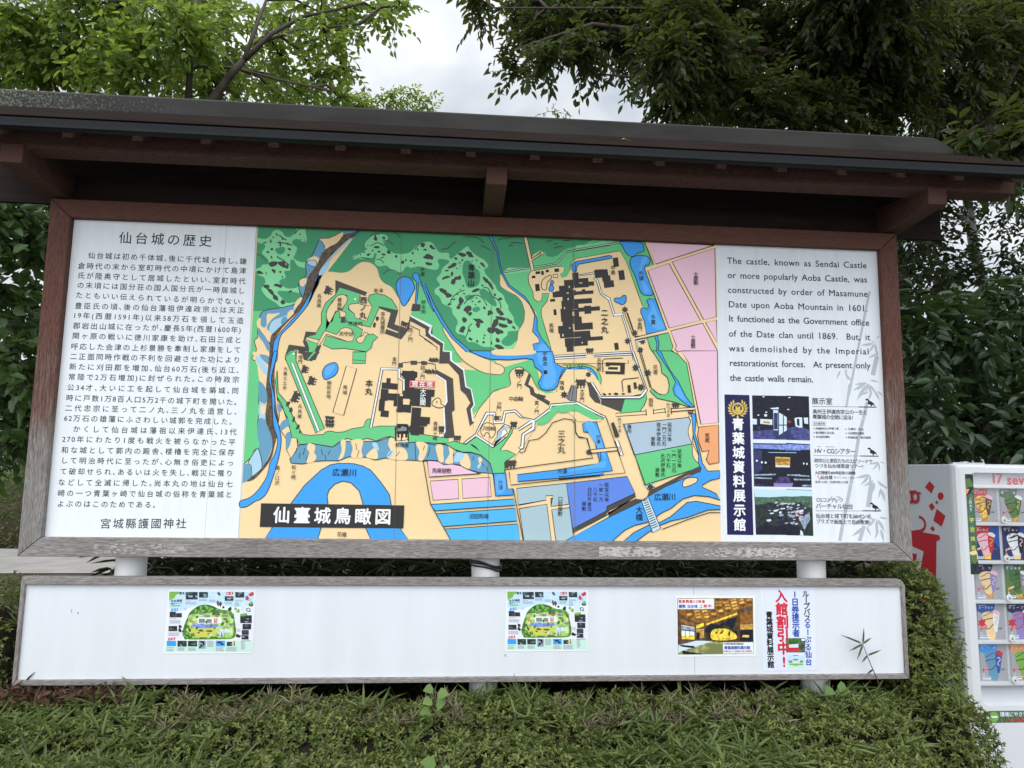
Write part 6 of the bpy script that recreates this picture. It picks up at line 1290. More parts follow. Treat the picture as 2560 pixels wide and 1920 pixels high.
('forest2',1,12,0,[1596,-842,1589,-833,1595,-828,1603,-825,1608,-833,1604,-839]),
('forest2',1,12,0,[1450,-833,1441,-839,1436,-845,1429,-843,1422,-838,1426,-829,1427,-821,1435,-820,1445,-822]),
('forest2',1,10,0,[1531,-921,1532,-926,1511,-930,1477,-931,1464,-924,1465,-919,1480,-913,1510,-914,1525,-918]),
('forest2',1,11,0,[1639,-917,1639,-924,1610,-926,1587,-923,1563,-920,1559,-913,1586,-911,1609,-908,1628,-912]),
('forest2',1,12,0,[1531,-790,1524,-791,1515,-788,1510,-779,1505,-770,1512,-768,1519,-762,1530,-772,1530,-782]),
('forest2',1,12,0,[1656,-806,1650,-798,1656,-786,1669,-779,1680,-779,1687,-784,1682,-795,1677,-810,1664,-807]),
('forest2',1,10,0,[1698,-775,1696,-768,1699,-761,1707,-761,1713,-761,1719,-766,1718,-774,1713,-783,1701,-785]),
('forest2',1,11,0,[1710,-752,1701,-756,1694,-763,1682,-757,1669,-751,1673,-743,1685,-741,1694,-742,1703,-745]),
('forest2',1,10,0,[1742,-725,1735,-709,1740,-698,1751,-697,1766,-702,1769,-722,1775,-741,1765,-749,1750,-748]),
('lfgreen',1,13,0,[1362,-884,1356,-891,1347,-894,1341,-886,1338,-879,1337,-870,1345,-866,1353,-870,1361,-874]),
('lfgreen',1,13,0,[1384,-910,1378,-904,1373,-900,1367,-892,1373,-888,1378,-887,1385,-887,1389,-895,1386,-902]),
('lfgreen',1,12,0,[1407,-894,1403,-888,1402,-882,1408,-882,1413,-885,1412,-890]),
('lfgreen',1,12,0,[1461,-850,1464,-854,1452,-854,1441,-855,1437,-851,1436,-848,1441,-845,1452,-845,1458,-848]),
('lfgreen',1,12,0,[1563,-850,1559,-853,1546,-854,1537,-853,1522,-852,1526,-849,1536,-847,1547,-846,1555,-848]),
('lfgreen',1,11,0,[1747,-715,1746,-706,1750,-697,1758,-706,1761,-714,1755,-717])],
'n':[
('paper3',0,1,0,[6028,-529,6835,-532,6829,-1109,6025,-1114]),
('brown',0,2,0,[6039,-555,6811,-552,6806,-1088,6038,-1095]),
('amberd',0,3,0,[6039,-554,6811,-552,6809,-620,6644,-672,6317,-788,6224,-788,6038,-693]),
('amber',0,4,0,[6089,-568,6140,-557,6149,-573,6097,-584]),
('brown2',0,4,0,[6170,-566,6221,-556,6230,-572,6178,-582]),
('amber',0,4,0,[6251,-565,6302,-554,6311,-570,6259,-581]),
('amber2',0,4,0,[6332,-563,6384,-553,6393,-569,6340,-579]),
('brown2',0,4,0,[6414,-561,6465,-551,6474,-567,6421,-578]),
('brown2',0,4,0,[6495,-563,6546,-552,6555,-569,6502,-579]),
('amber',0,4,0,[6577,-564,6628,-554,6637,-570,6584,-580]),
('amber',0,4,0,[6658,-566,6710,-555,6719,-571,6666,-582]),
('amber',0,4,0,[6740,-567,6792,-557,6801,-573,6747,-583]),
('amber',0,4,0,[6098,-595,6149,-585,6158,-601,6106,-611]),
('brown2',0,4,0,[6179,-594,6230,-584,6239,-600,6186,-610]),
('amber2',0,4,0,[6260,-592,6311,-582,6320,-598,6267,-608]),
('brown2',0,4,0,[6341,-591,6392,-581,6401,-597,6348,-607]),
('amber',0,4,0,[6422,-589,6474,-579,6483,-595,6430,-605]),
('amber',0,4,0,[6504,-591,6555,-580,6564,-597,6511,-607]),
('amber2',0,4,0,[6585,-592,6637,-582,6646,-598,6593,-608]),
('amber2',0,4,0,[6667,-594,6719,-583,6727,-599,6674,-610]),
('brown2',0,4,0,[6749,-595,6800,-585,6809,-601,6756,-611]),
('brown2',0,4,0,[6107,-623,6158,-613,6167,-629,6114,-639]),
('amber',0,4,0,[6188,-622,6239,-611,6248,-628,6195,-638]),
('amber',0,4,0,[6269,-620,6320,-610,6329,-626,6276,-636]),
('brown2',0,4,0,[6350,-619,6401,-608,6410,-625,6357,-635]),
('amber',0,4,0,[6431,-617,6482,-607,6491,-623,6438,-633]),
('amber',0,4,0,[6512,-619,6564,-608,6573,-625,6520,-635]),
('amber2',0,4,0,[6594,-620,6645,-610,6654,-626,6601,-636]),
('brown2',0,4,0,[6676,-622,6727,-611,6736,-627,6683,-638]),
('brown2',0,4,0,[6116,-651,6167,-641,6176,-657,6123,-667]),
('amber',0,4,0,[6197,-649,6248,-639,6257,-655,6204,-666]),
('amber',0,4,0,[6277,-648,6329,-638,6338,-654,6285,-664]),
('brown2',0,4,0,[6359,-647,6410,-636,6419,-652,6366,-663]),
('brown2',0,4,0,[6440,-645,6491,-635,6500,-651,6447,-661]),
('amber2',0,4,0,[6521,-647,6573,-636,6582,-652,6529,-663]),
('amber2',0,4,0,[6603,-648,6654,-638,6663,-654,6610,-664]),
('brown2',0,4,0,[6125,-679,6175,-668,6184,-685,6132,-695]),
('amber',0,4,0,[6205,-677,6256,-667,6265,-683,6213,-693]),
('amber2',0,4,0,[6286,-676,6337,-666,6346,-682,6294,-692]),
('brown2',0,4,0,[6367,-674,6419,-664,6428,-680,6375,-690]),
('amber2',0,4,0,[6449,-673,6500,-663,6509,-679,6456,-689]),
('brown2',0,4,0,[6530,-674,6581,-664,6590,-680,6537,-691]),
('amber2',0,4,0,[6133,-706,6184,-696,6193,-712,6141,-722]),
('amber',0,4,0,[6214,-705,6265,-695,6274,-711,6222,-721]),
('amber',0,4,0,[6295,-704,6346,-693,6355,-709,6302,-720]),
('amber',0,4,0,[6376,-702,6427,-692,6436,-708,6383,-718]),
('brown2',0,4,0,[6457,-701,6509,-690,6518,-707,6465,-717]),
('brown2',0,4,0,[6142,-734,6193,-724,6202,-740,6150,-750]),
('amber',0,4,0,[6223,-733,6274,-722,6283,-739,6230,-749]),
('amber2',0,4,0,[6304,-731,6355,-721,6364,-737,6311,-747]),
('brown2',0,4,0,[6385,-730,6436,-720,6445,-736,6392,-746]),
('amberd',0,5,0,[6317,-788,6660,-668,6662,-723,6316,-825]),
('yel2',0,6,0,[6332,-799,6643,-693,6647,-712,6332,-814]),
('brown2',0,4,0,[6038,-671,6057,-671,6072,-983,6045,-990]),
('amberd',0,5,0,[6067,-748,6224,-803,6224,-824,6071,-795]),
('paper3',0,6,0,[6078,-810,6208,-832,6207,-919,6078,-918]),
('pane2',0,7,0,[6080,-817,6207,-835,6206,-866,6079,-853]),
('yel2',0,7,0,[6078,-915,6207,-911,6210,-951,6080,-947]),
('brown2',0,8,0,[6077,-853,6208,-866,6207,-875,6077,-863]),
('brown2',0,8,0,[6078,-799,6208,-824,6208,-831,6078,-808]),
('brown2',0,9,0,[6114,-860,6119,-860,6118,-933,6113,-933]),
('brown2',0,9,0,[6158,-863,6162,-863,6161,-933,6157,-933]),
('yel2',0,3,0,[6228,-810,6305,-792,6304,-825,6227,-846]),
('amber',0,3,0,[6223,-853,6304,-846,6303,-933,6226,-940]),
('night',0,4,0,[6227,-882,6261,-883,6260,-948,6226,-948]),
('goldk',0,7,0,[6316,-824,6646,-730,6641,-967,6317,-955]),
('night',1,8,0,[6394,-875,6363,-886,6331,-888,6312,-864,6332,-836,6350,-821,6380,-792,6395,-822,6400,-845]),
('night',1,9,0,[6367,-833,6369,-811,6414,-806,6455,-806,6465,-824,6483,-841,6459,-861,6413,-859,6372,-853]),
('night',1,8,0,[6555,-826,6520,-820,6534,-776,6566,-750,6593,-750,6635,-736,6627,-780,6614,-823,6576,-856]),
('night',1,10,0,[6450,-866,6456,-840,6460,-816,6485,-799,6512,-780,6525,-793,6506,-821,6494,-838,6477,-851]),
('night',1,9,0,[6348,-922,6350,-898,6369,-891,6387,-888,6399,-906,6401,-927,6394,-948,6374,-955,6350,-949]),
('night',1,8,0,[6587,-920,6564,-895,6557,-867,6582,-856,6610,-868,6642,-873,6659,-901,6649,-923,6619,-924]),
('yel2',1,11,0,[6392,-861,6516,-847,6615,-891,6618,-949,6390,-952]),
('goldk',1,12,0,[6413,-898,6419,-886,6432,-878,6439,-880,6443,-887,6428,-897]),
('goldk',1,12,0,[6465,-900,6460,-894,6475,-880,6490,-864,6505,-860,6505,-869,6501,-880,6487,-894,6475,-898]),
('goldk',1,12,0,[6555,-926,6553,-911,6550,-898,6556,-878,6564,-862,6568,-872,6568,-885,6570,-901,6563,-920]),
('brown2',0,9,0,[6648,-671,6675,-671,6672,-971,6643,-967]),
('amberd',0,4,0,[6678,-694,6808,-672,6804,-789,6676,-803]),
('night',0,3,0,[6675,-854,6803,-855,6801,-971,6672,-971]),
('amber',0,5,0,[6676,-807,6804,-800,6803,-855,6674,-858]),
('amber2',0,4,0,[6700,-909,6762,-909,6762,-931,6692,-931]),
('brown2',0,10,0,[6317,-955,6800,-968,6803,-986,6317,-973]),
('tatami',0,11,0,[6041,-997,6306,-962,6498,-977,6803,-986,6806,-1087,6037,-1094]),
('pane',0,12,0,[6045,-1005,6221,-962,6306,-962,6390,-970,6090,-1055,6040,-1077]),
('night',0,13,0,[6041,-997,6205,-1012,6205,-1034,6083,-1019]),
('night',0,13,0,[6082,-1055,6219,-1077,6296,-1091,6089,-1090]),
('tatami2',0,13,0,[6313,-984,6497,-999,6503,-1084,6296,-1091,6358,-1035]),
('paper3',0,5,0,[6045,-560,6414,-558,6412,-657,6043,-660]),
('paper3',0,14,0,[6494,-979,6803,-977,6802,-1084,6495,-1084])],
'd':[
('paper4',0,1,0,[6908,-446,7451,-445,7455,-1251,6891,-1253]),
('woods2',0,2,0,[7137,-940,7341,-940,7336,-1079,7137,-1078]),
('forest2',0,3,0,[7137,-951,7284,-947,7259,-1009,7149,-1002]),
('pane',0,4,0,[7165,-1002,7267,-995,7266,-1031,7164,-1031]),
('redd',0,3,0,[7164,-1031,7266,-1031,7280,-1061,7171,-1067]),
('brown',1,5,0,[7263,-1021,7282,-1005,7292,-995,7310,-982,7325,-1001,7326,-1025,7311,-1039,7296,-1050,7278,-1041]),
('paper3',0,3,0,[7300,-947,7335,-948,7335,-966,7299,-966]),
('mint',0,2,0,[7142,-1104,7330,-1105,7328,-1232,7142,-1231]),
('skyp',0,3,0,[7142,-1104,7330,-1105,7324,-1155,7144,-1155]),
('greyr',0,4,0,[7207,-1140,7258,-1141,7257,-1155,7207,-1155]),
('greyr',0,3,0,[7160,-1155,7199,-1155,7198,-1177,7159,-1176]),
('greyr',0,3,0,[7277,-1155,7308,-1155,7307,-1177,7276,-1177]),
('woods2',0,4,0,[7208,-1104,7263,-1104,7263,-1110,7208,-1110]),
('lfgreen',0,3,0,[7167,-1184,7307,-1184,7307,-1199,7166,-1198]),
('redl',0,3,0,[7205,-1202,7260,-1202,7260,-1207,7205,-1207])]}
WRITING=[('h','仙台城は初め千体城、後に千代城と称し、鎌','ink',199,2718,1653,2713,70,18,12,0),
('h','倉時代の末から室町時代の中頃にかけて島津','ink',113,2609,1654,2616,70,18,12,0),
('h','氏が陸奥守として居城したといい、室町時代','ink',117,2511,1655,2510,70,18,12,0),
('h','の末頃には国分荘の国人国分氏が一時居城し','ink',120,2414,1655,2412,69,18,12,0),
('h','たともいい伝えられているが明らかでない。','ink',116,2315,1677,2300,69,18,12,0),
('h','豊臣氏の頃、後の仙台藩祖伊達政宗公は天正','ink',117,2209,1657,2213,69,18,12,0),
('h','19年(西暦1591年)以来58万石を領して玉造','ink',91,2113,1658,2109,69,18,12,0),
('h','郡岩出山城に在ったが、慶長5年(西暦1600年)','ink',117,2011,1663,2016,69,18,12,0),
('h','関ヶ原の戦いに徳川家康を助け、石田三成と','ink',118,1912,1649,1914,69,18,12,0),
('h','呼応した会津の上杉景勝を牽制し家康をして','ink',114,1807,1650,1816,69,18,12,0),
('h','二正面同時作戦の不利を回避させた功により','ink',113,1709,1650,1716,69,18,12,0),
('h','新たに刈田郡を増加、仙台60万石(後ち近江、','ink',116,1610,1667,1614,69,18,12,0),
('h','常陸で2万石増加)に封ぜられた。この時政宗','ink',115,1510,1652,1521,68,18,12,0),
('h','公34才、大いに工を起して仙台城を築城、同','ink',113,1408,1653,1411,68,18,12,0),
('h','時に戸数1万8百人口5万2千の城下町を開いた。','ink',112,1307,1665,1299,68,18,12,0),
('h','二代忠宗に至って二ノ丸、三ノ丸を造営し、','ink',111,1209,1671,1206,68,18,12,0),
('h','62万石の雄藩にふさわしい城郭を完成した。','ink',93,1112,1631,1108,68,18,12,0),
('h','かくして仙台城は藩祖以来伊達氏、13代','ink',201,1010,1657,1009,68,18,12,0),
('h','270年にわたり1度も戦火を被らなかった平','ink',93,912,1653,909,68,18,12,0),
('h','和な城として郭内の殿舎、楼櫓を完全に保存','ink',111,809,1649,810,68,18,12,0),
('h','して明治時代に至ったが、心無き俗吏によっ','ink',115,710,1650,710,67,18,12,0),
('h','て破却せられ、あるいは火を失し、戦災に罹り','ink',116,607,1646,610,67,18,12,0),
('h','などして全滅に帰した。尚本丸の地は仙台七','ink',108,504,1652,507,67,18,12,0),
('h','崎の一つ青葉ヶ崎で仙台城の俗称を青葉城と','ink',112,403,1653,408,67,18,12,0),
('h','よぶのはこのためである。','ink',116,304,971,303,67,18,12,0),
('h','仙台城の歴史','ink',505,2908,1275,2907,129,18,8,0),
('h','宮城縣護國神社','ink',537,123,1228,130,101,18,8,0),
('e','The castle, known as Sendai Castle','ink',6622,2913,8160,2918,96,93,9,1),
('e','or more popularly Aoba Castle, was','ink',6622,2756,8158,2762,96,93,9,1),
('e','constructed by order of Masamune','ink',6622,2598,8156,2604,96,93,9,1),
('e','Date upon Aoba Mountain in 1601.','ink',6625,2443,8153,2447,96,93,9,1),
('e','It functioned as the Government office','ink',6624,2292,8160,2293,95,93,9,1),
('e','of the Date clan until 1869.  But, it','ink',6622,2131,8159,2137,95,93,9,1),
('e','was demolished by the Imperial','ink',6622,1976,8142,1983,95,93,9,1),
('e','restorationist forces.  At present only','ink',6623,1822,8150,1833,95,93,9,1),
('e','the castle walls remain.','ink',6624,1667,7524,1670,95,93,9,1),
('e','青葉城資料展示館','white',6700,1183,6696,166,131,93,30,0),
('e','展示室','ink',7531,1440,7682,1441,75,93,10,0),
('e','奥州王伊達政宗公の一生と','ink',7525,1332,8072,1334,52,93,10,0),
('e','青葉城の全貌に迫る!','ink',7521,1277,7929,1277,52,93,10,0),
('e','主な展示物','ink',7518,1206,7616,1207,23,93,10,0),
('e','伊達政宗公の甲冑と馬','ink',7537,1155,7762,1159,27,93,10,0),
('e','復元模型と出土品','ink',7535,1113,7711,1114,27,93,10,0),
('e','本丸跡瓦資料','ink',7538,1070,7662,1071,27,93,10,0),
('e','刀(雲切・月山)','ink',7884,1157,8041,1157,27,93,10,0),
('e','大広間復元模型','ink',7883,1113,8034,1114,27,93,10,0),
('e','伊達絵図・館内図面','ink',7881,1069,8105,1072,27,93,10,0),
('e','HV・CGシアター','ink',7527,926,7918,925,64,93,10,0),
('e','政宗公と家臣たちのエピソードで','ink',7521,826,8104,825,47,93,10,0),
('e','つづる仙台城周遊ツアー!','ink',7522,772,8018,772,47,93,10,0),
('e','大広間復元400年記念CG映像','ink',7519,701,7919,704,37,93,15,0),
('e','仙台城','ink',7582,654,7666,655,43,93,15,0),
('e','再現','redl',7533,660,7553,642,21,93,10,0),
('e','行って、みたくなる','ink',7713,656,7915,655,23,93,10,0),
('e','座席153席・所要時間15分間','ink',7515,607,7840,607,29,93,0,0),
('e','CGコンテンツ','ink',7522,426,7770,424,49,93,5,0),
('e','バーチャル仙台','ink',7527,363,7866,362,61,93,10,0),
('e','仙台城と城下町を50インチ','ink',7520,263,8062,264,51,93,10,0),
('e','プラズマ画面上で自由散策!','ink',7518,208,8065,203,49,93,10,0),
('m','仙臺城鳥瞰図','white',2162,219,3126,212,163,573,25,0),
('m','青葉山','ink',3931,2730,3931,2571,73,573,20,0),
('m','西ノ丸','ink',2855,2354,2855,2199,74,573,20,0),
('m','乾濠','ink',2977,2458,3025,2460,44,573,5,0),
('m','兵具蔵','ink',2418,2383,2418,2288,45,573,5,0),
('m','雁曲輪','ink',2619,2351,2621,2260,45,573,5,0),
('m','切通門','ink',2733,2113,2833,2112,44,573,5,0),
('m','天守台','ink',2651,2006,2746,2007,50,573,5,0),
('m','本丸城番所','ink',3053,2222,3055,2037,49,573,5,0),
('m','西ノ門','ink',3333,2067,3334,1968,49,573,5,0),
('m','水源','ink',3435,2698,3435,2645,48,573,5,0),
('m','貯水所','ink',3455,2353,3457,2257,48,573,5,0),
('m','埋門','ink',2263,1759,2262,1713,45,573,5,0),
('m','大番士土手','ink',2124,1640,2126,1451,42,573,5,0),
('m','兵具蔵','ink',2283,1272,2284,1175,42,573,5,0),
('m','御前谷地','ink',2553,1512,2554,1375,45,573,5,0),
('m','馬場','ink',2711,1470,2711,1418,45,573,5,0),
('m','本丸','ink',2943,1516,2942,1435,76,573,20,0),
('m','雀門','ink',3184,1766,3182,1719,46,573,5,0),
('m','松ヶ崎','ink',2254,679,2253,585,46,573,5,0),
('m','竜ノ口沢','ink',2100,672,2100,527,46,573,5,0),
('m','広瀬川','ink',2659,635,2820,634,77,573,10,0),
('m','花壇','ink',2716,43,2762,41,48,573,5,0),
('m','懸造屋','ink',3242,911,3332,911,47,573,5,0),
('m','現在地','white',3394,1516,3540,1519,60,573,20,0),
('m','大広間','white',3478,1445,3477,1334,60,573,20,0),
('m','詰ノ門','ink',3467,1686,3467,1593,48,573,5,0),
('m','青葉ヶ崎','ink',3609,1127,3609,984,48,573,5,0),
('m','沢門','ink',4238,1335,4237,1290,51,573,5,0),
('m','中曲輪','ink',4358,1392,4455,1394,54,573,5,0),
('m','中ノ門','ink',4437,1619,4438,1523,52,573,5,0),
('m','寅ノ門','ink',4617,1357,4617,1266,49,573,5,0),
('m','沢曲輪','ink',4094,1091,4180,1090,48,573,5,0),
('m','三之丸','ink',4871,1050,4870,891,81,573,10,0),
('m','外濠','ink',5244,1025,5244,979,47,573,5,0),
('m','外濠','ink',4858,678,4905,677,54,573,5,0),
('m','馬乗屋敷','ink',3612,664,3754,664,55,573,5,0),
('m','外濠','ink',4267,556,4265,508,53,573,5,0),
('m','追廻馬場','ink',3986,226,4128,226,55,573,5,0),
('m','口取屋敷','ink',4864,404,4862,259,51,573,5,0),
('m','中島池','ink',4694,1860,4695,1759,52,573,5,0),
('m','大手門','ink',5079,1485,5078,1400,50,573,5,0),
('m','隅櫓','ink',4870,1565,4870,1515,50,573,5,0),
('m','馬場','ink',4758,2154,4760,2102,50,573,5,0),
('m','二之丸','ink',5311,2304,5311,2127,78,573,20,0),
('m','中奥','ink',5400,2785,5400,2733,51,573,5,0),
('m','中奥門','ink',5680,2240,5679,2147,51,573,5,0),
('m','外濠','ink',5696,2737,5697,2683,53,573,5,0),
('m','千貫','ink',5820,2274,5820,2222,54,573,5,0),
('m','士屋敷','ink',6279,2749,6279,2654,53,573,5,0),
('m','士屋敷','ink',6239,2075,6239,1982,53,573,5,0),
('m','兵具蔵','ink',5253,1812,5253,1720,48,573,5,0),
('m','花壇','ink',5838,1751,5837,1703,51,573,5,0),
('m','扇坂','ink',5788,1412,5787,1365,51,573,5,0),
('m','外ツナギ','ink',5969,1369,5969,1257,43,573,5,0),
('m','外ツナギ','ink',5463,1208,5465,1091,42,573,5,0),
('m','番所','ink',5564,1137,5564,1090,48,573,5,0),
('m','炭蔵','ink',6371,1064,6370,1014,51,573,5,0),
('m','延宝以後','ink',5980,1165,5977,1019,48,573,5,0),
('m','一門二万石','ink',5925,1164,5921,971,48,573,5,0),
('m','登米伊達氏','ink',5866,1162,5864,970,48,573,5,0),
('m','屋敷','ink',5807,1016,5807,969,48,573,5,0),
('m','延宝以後','ink',6079,898,6077,754,48,573,5,0),
('m','一門一万石','ink',6021,897,6020,704,48,573,5,0),
('m','六千石','ink',5965,851,5962,752,48,573,5,0),
('m','水沢伊達氏','ink',5906,850,5905,659,48,573,5,0),
('m','屋敷','ink',5849,704,5848,656,47,573,5,0),
('m','延宝以後','ink',5330,550,5330,404,47,573,5,0),
('m','一家一万','ink',5273,547,5273,404,47,573,5,0),
('m','八千石','ink',5214,502,5214,403,47,573,5,0),
('m','白石片倉氏','ink',5157,502,5157,308,47,573,5,0),
('m','屋敷','ink',5101,360,5101,310,46,573,5,0),
('m','広瀬川','ink',5850,433,5998,438,77,573,10,0),
('m','大橋','ink',5660,305,5659,233,77,573,10,0),
('p','仙台城跡','ink',1195,-583,1274,-581,25,223,20,0),
('p','観光マップ','navy2',1195,-609,1278,-603,19,223,20,0),
('p','食事','white',1282,-514,1304,-513,15,223,20,0),
('p','飲食','white',1702,-518,1732,-513,18,223,20,0),
('p','見学','white',1213,-665,1240,-662,17,223,20,0),
('p','史跡','white',1202,-930,1229,-926,18,223,20,0),
('n','超高精細CG映像','redd',6067,-585,6304,-586,32,228,30,0),
('n','謹製','bluet',6069,-632,6105,-632,35,228,30,0),
('n','仙台城','bluet',6156,-632,6226,-632,34,228,30,0),
('n','上映中!','redd',6280,-632,6389,-629,35,228,30,0),
('n','大広間伊達家復元模型展示','ink',6509,-993,6698,-994,20,228,20,0),
('n','青葉城資料展示館','bluet',6523,-1030,6753,-1031,35,228,40,0),
('n','伊達政宗公と青葉城の歴史博物館','redd',6507,-1064,6777,-1065,20,228,20,0),
('d','青葉城資料展示館','ink',6974,-716,6978,-1193,72,183,40,0),
('d','入館割引中!','redd',7105,-535,7113,-1165,130,183,40,0),
('d','1日券提示者','bluet',7245,-516,7247,-892,79,183,40,0),
('d','ループバス','ink',7358,-512,7367,-749,73,183,30,0),
('d','るーぷる仙台','bluet',7367,-812,7366,-1170,72,183,30,0)]
SPOTS={'left_tree': [(-1.28,1.51,3.49,0.3,89),(-1.55,1.91,3.34,0.32,89),(-1.04,1.68,3.49,0.34,106),(-1.21,1.99,3.3,0.27,59),(-0.87,2.01,3.92,0.34,89),(-0.48,1.29,3.1,0.29,89),(-0.15,1.22,3.37,0.29,89),(-0.58,2.29,3.58,0.29,59),(-0.24,2.21,3.84,0.36,89),(-0.15,2.19,3.45,0.26,47),(-0.01,2.8,3.87,0.29,47),(0.08,2.38,4.16,0.2,26),(0.25,2.67,3.64,0.21,26),(0.52,2.38,3.54,0.2,26),(-1.96,2.03,3.65,0.36,106),(-0.77,1.4,3.69,0.3,89),(-0.46,2.51,4.59,0.41,106),(0.43,2.11,4.0,0.2,21),(0.74,1.87,3.96,0.22,29),(0.93,2.02,3.98,0.2,21),(1.2,1.97,4.07,0.2,21),(0.88,1.54,3.46,0.18,21),(0.92,2.03,3.56,0.16,15),(0.72,1.91,3.45,0.16,15),(0.95,1.71,3.16,0.12,9),(1.4,1.52,3.82,0.11,7),(0.8,2.11,4.39,0.27,38),(0.45,1.83,3.55,0.18,21)],'right_tree': [(2.0,2.12,4.33,0.12,15),(2.48,2.28,4.44,0.25,66),(2.44,2.11,4.03,0.16,27),(2.34,2.32,3.87,0.11,12),(2.59,1.79,3.66,0.14,23),(2.8,2.2,4.26,0.27,75),(2.84,1.84,3.78,0.17,33),(3.25,2.34,4.5,0.35,121),(3.31,2.28,4.12,0.2,40),(3.44,1.5,3.53,0.21,57),(3.68,1.84,3.94,0.41,215),(3.68,1.99,3.42,0.21,53),(4.5,3.34,4.05,0.3,73),(4.23,2.39,3.97,0.38,150),(4.77,2.73,4.7,0.53,253),(4.48,2.14,3.54,0.33,121),(5.25,2.51,4.27,0.55,294),(5.11,2.29,3.55,0.34,121),(5.68,2.23,4.43,0.58,337),(5.91,2.65,3.94,0.49,215),(6.68,2.65,4.53,0.67,384),(7.16,3.23,4.1,0.5,181),(7.53,2.83,4.95,0.66,337),(7.85,3.27,4.34,0.56,215),(7.79,3.14,3.74,0.36,96),(2.89,3.38,5.47,0.52,215),(4.21,2.81,5.19,0.66,384),(5.3,1.89,4.63,0.58,384),(7.67,3.15,5.73,0.74,384),(4.63,-0.15,2.09,0.09,14),(4.81,-0.15,2.14,0.11,22),(4.95,-0.15,2.18,0.14,32),(3.4,-0.6,4.7,0.7,90),(4.4,-0.9,4.8,0.8,120),(5.4,-0.9,4.9,0.9,140),(6.4,-0.6,4.9,0.9,140),(4.0,0.5,4.7,0.7,90),(5.2,0.4,4.8,0.9,120),(6.3,0.6,4.9,0.9,120),(5.0,-2.0,5.0,0.9,100),(6.2,-2.0,5.0,0.9,100)],'mid_tree': [(0.75,5.0,4.86,0.22,36),(1.15,5.0,4.9,0.24,41),(1.45,5.0,4.86,0.17,20),(0.51,5.0,4.81,0.22,34),(0.95,5.0,4.96,0.15,16),(0.36,5.0,4.83,0.2,28)],'twig_top': [(2.96,4.0,4.34,0.07,3),(2.9,4.0,4.39,0.05,1),(3.08,4.0,4.32,0.05,1)],'left_shrub': [(-1.29,1.47,2.38,0.16,20),(-1.09,1.42,2.2,0.16,20),(-0.93,1.16,1.88,0.17,27),(-0.88,1.27,1.71,0.1,8),(-0.84,0.87,1.68,0.09,8),(-0.93,1.37,1.45,0.13,13),(-0.95,1.16,1.3,0.12,13),(-0.63,0.93,1.11,0.12,13),(-0.63,0.75,0.93,0.16,27),(-1.06,1.38,0.8,0.15,20),(-0.97,1.49,0.76,0.13,13),(-0.93,0.77,1.41,0.18,35),(-1.21,1.34,1.01,0.23,45),(-0.68,1.03,1.85,0.1,8),(-1.02,0.82,1.91,0.21,45)],'low_shrub': [(-0.99,1.31,0.51,0.15,20),(-1.01,1.64,0.5,0.12,11),(-1.44,1.71,0.44,0.13,13)],'camellia': [(5.09,1.04,1.41,0.17,20),(5.53,1.61,1.23,0.23,28),(5.05,1.04,0.83,0.2,28),(5.6,1.72,0.62,0.2,20),(5.65,1.33,1.34,0.25,37),(6.08,1.88,1.05,0.28,37),(6.16,1.98,0.7,0.24,28),(6.16,1.51,1.67,0.23,28),(6.58,2.0,1.38,0.29,37),(6.0,1.31,0.9,0.25,37),(5.82,1.08,0.6,0.21,28),(6.6,1.6,1.26,0.37,70),(6.05,1.03,0.71,0.3,57),(5.44,1.2,1.57,0.12,9),(5.17,1.41,0.66,0.12,9)],'dark_tree': [(7.47,4.38,3.57,0.31,21),(6.84,3.65,2.82,0.28,21),(6.74,3.47,2.32,0.31,29),(8.18,4.79,3.55,0.24,12),(7.43,3.9,2.64,0.29,21),(8.64,4.93,3.95,0.28,15),(8.53,4.83,3.37,0.16,5),(7.78,4.0,2.4,0.29,21),(8.53,4.14,3.88,0.26,15),(8.6,4.23,2.97,0.31,21),(8.58,4.43,2.63,0.26,15),(9.0,4.35,3.48,0.32,21),(7.73,4.29,3.81,0.26,15),(8.5,4.39,3.42,0.16,5),(7.97,4.9,3.15,0.38,29),(7.8,4.21,2.64,0.25,15),(7.11,4.09,3.35,0.25,15),(8.98,4.55,3.81,0.27,15)]}
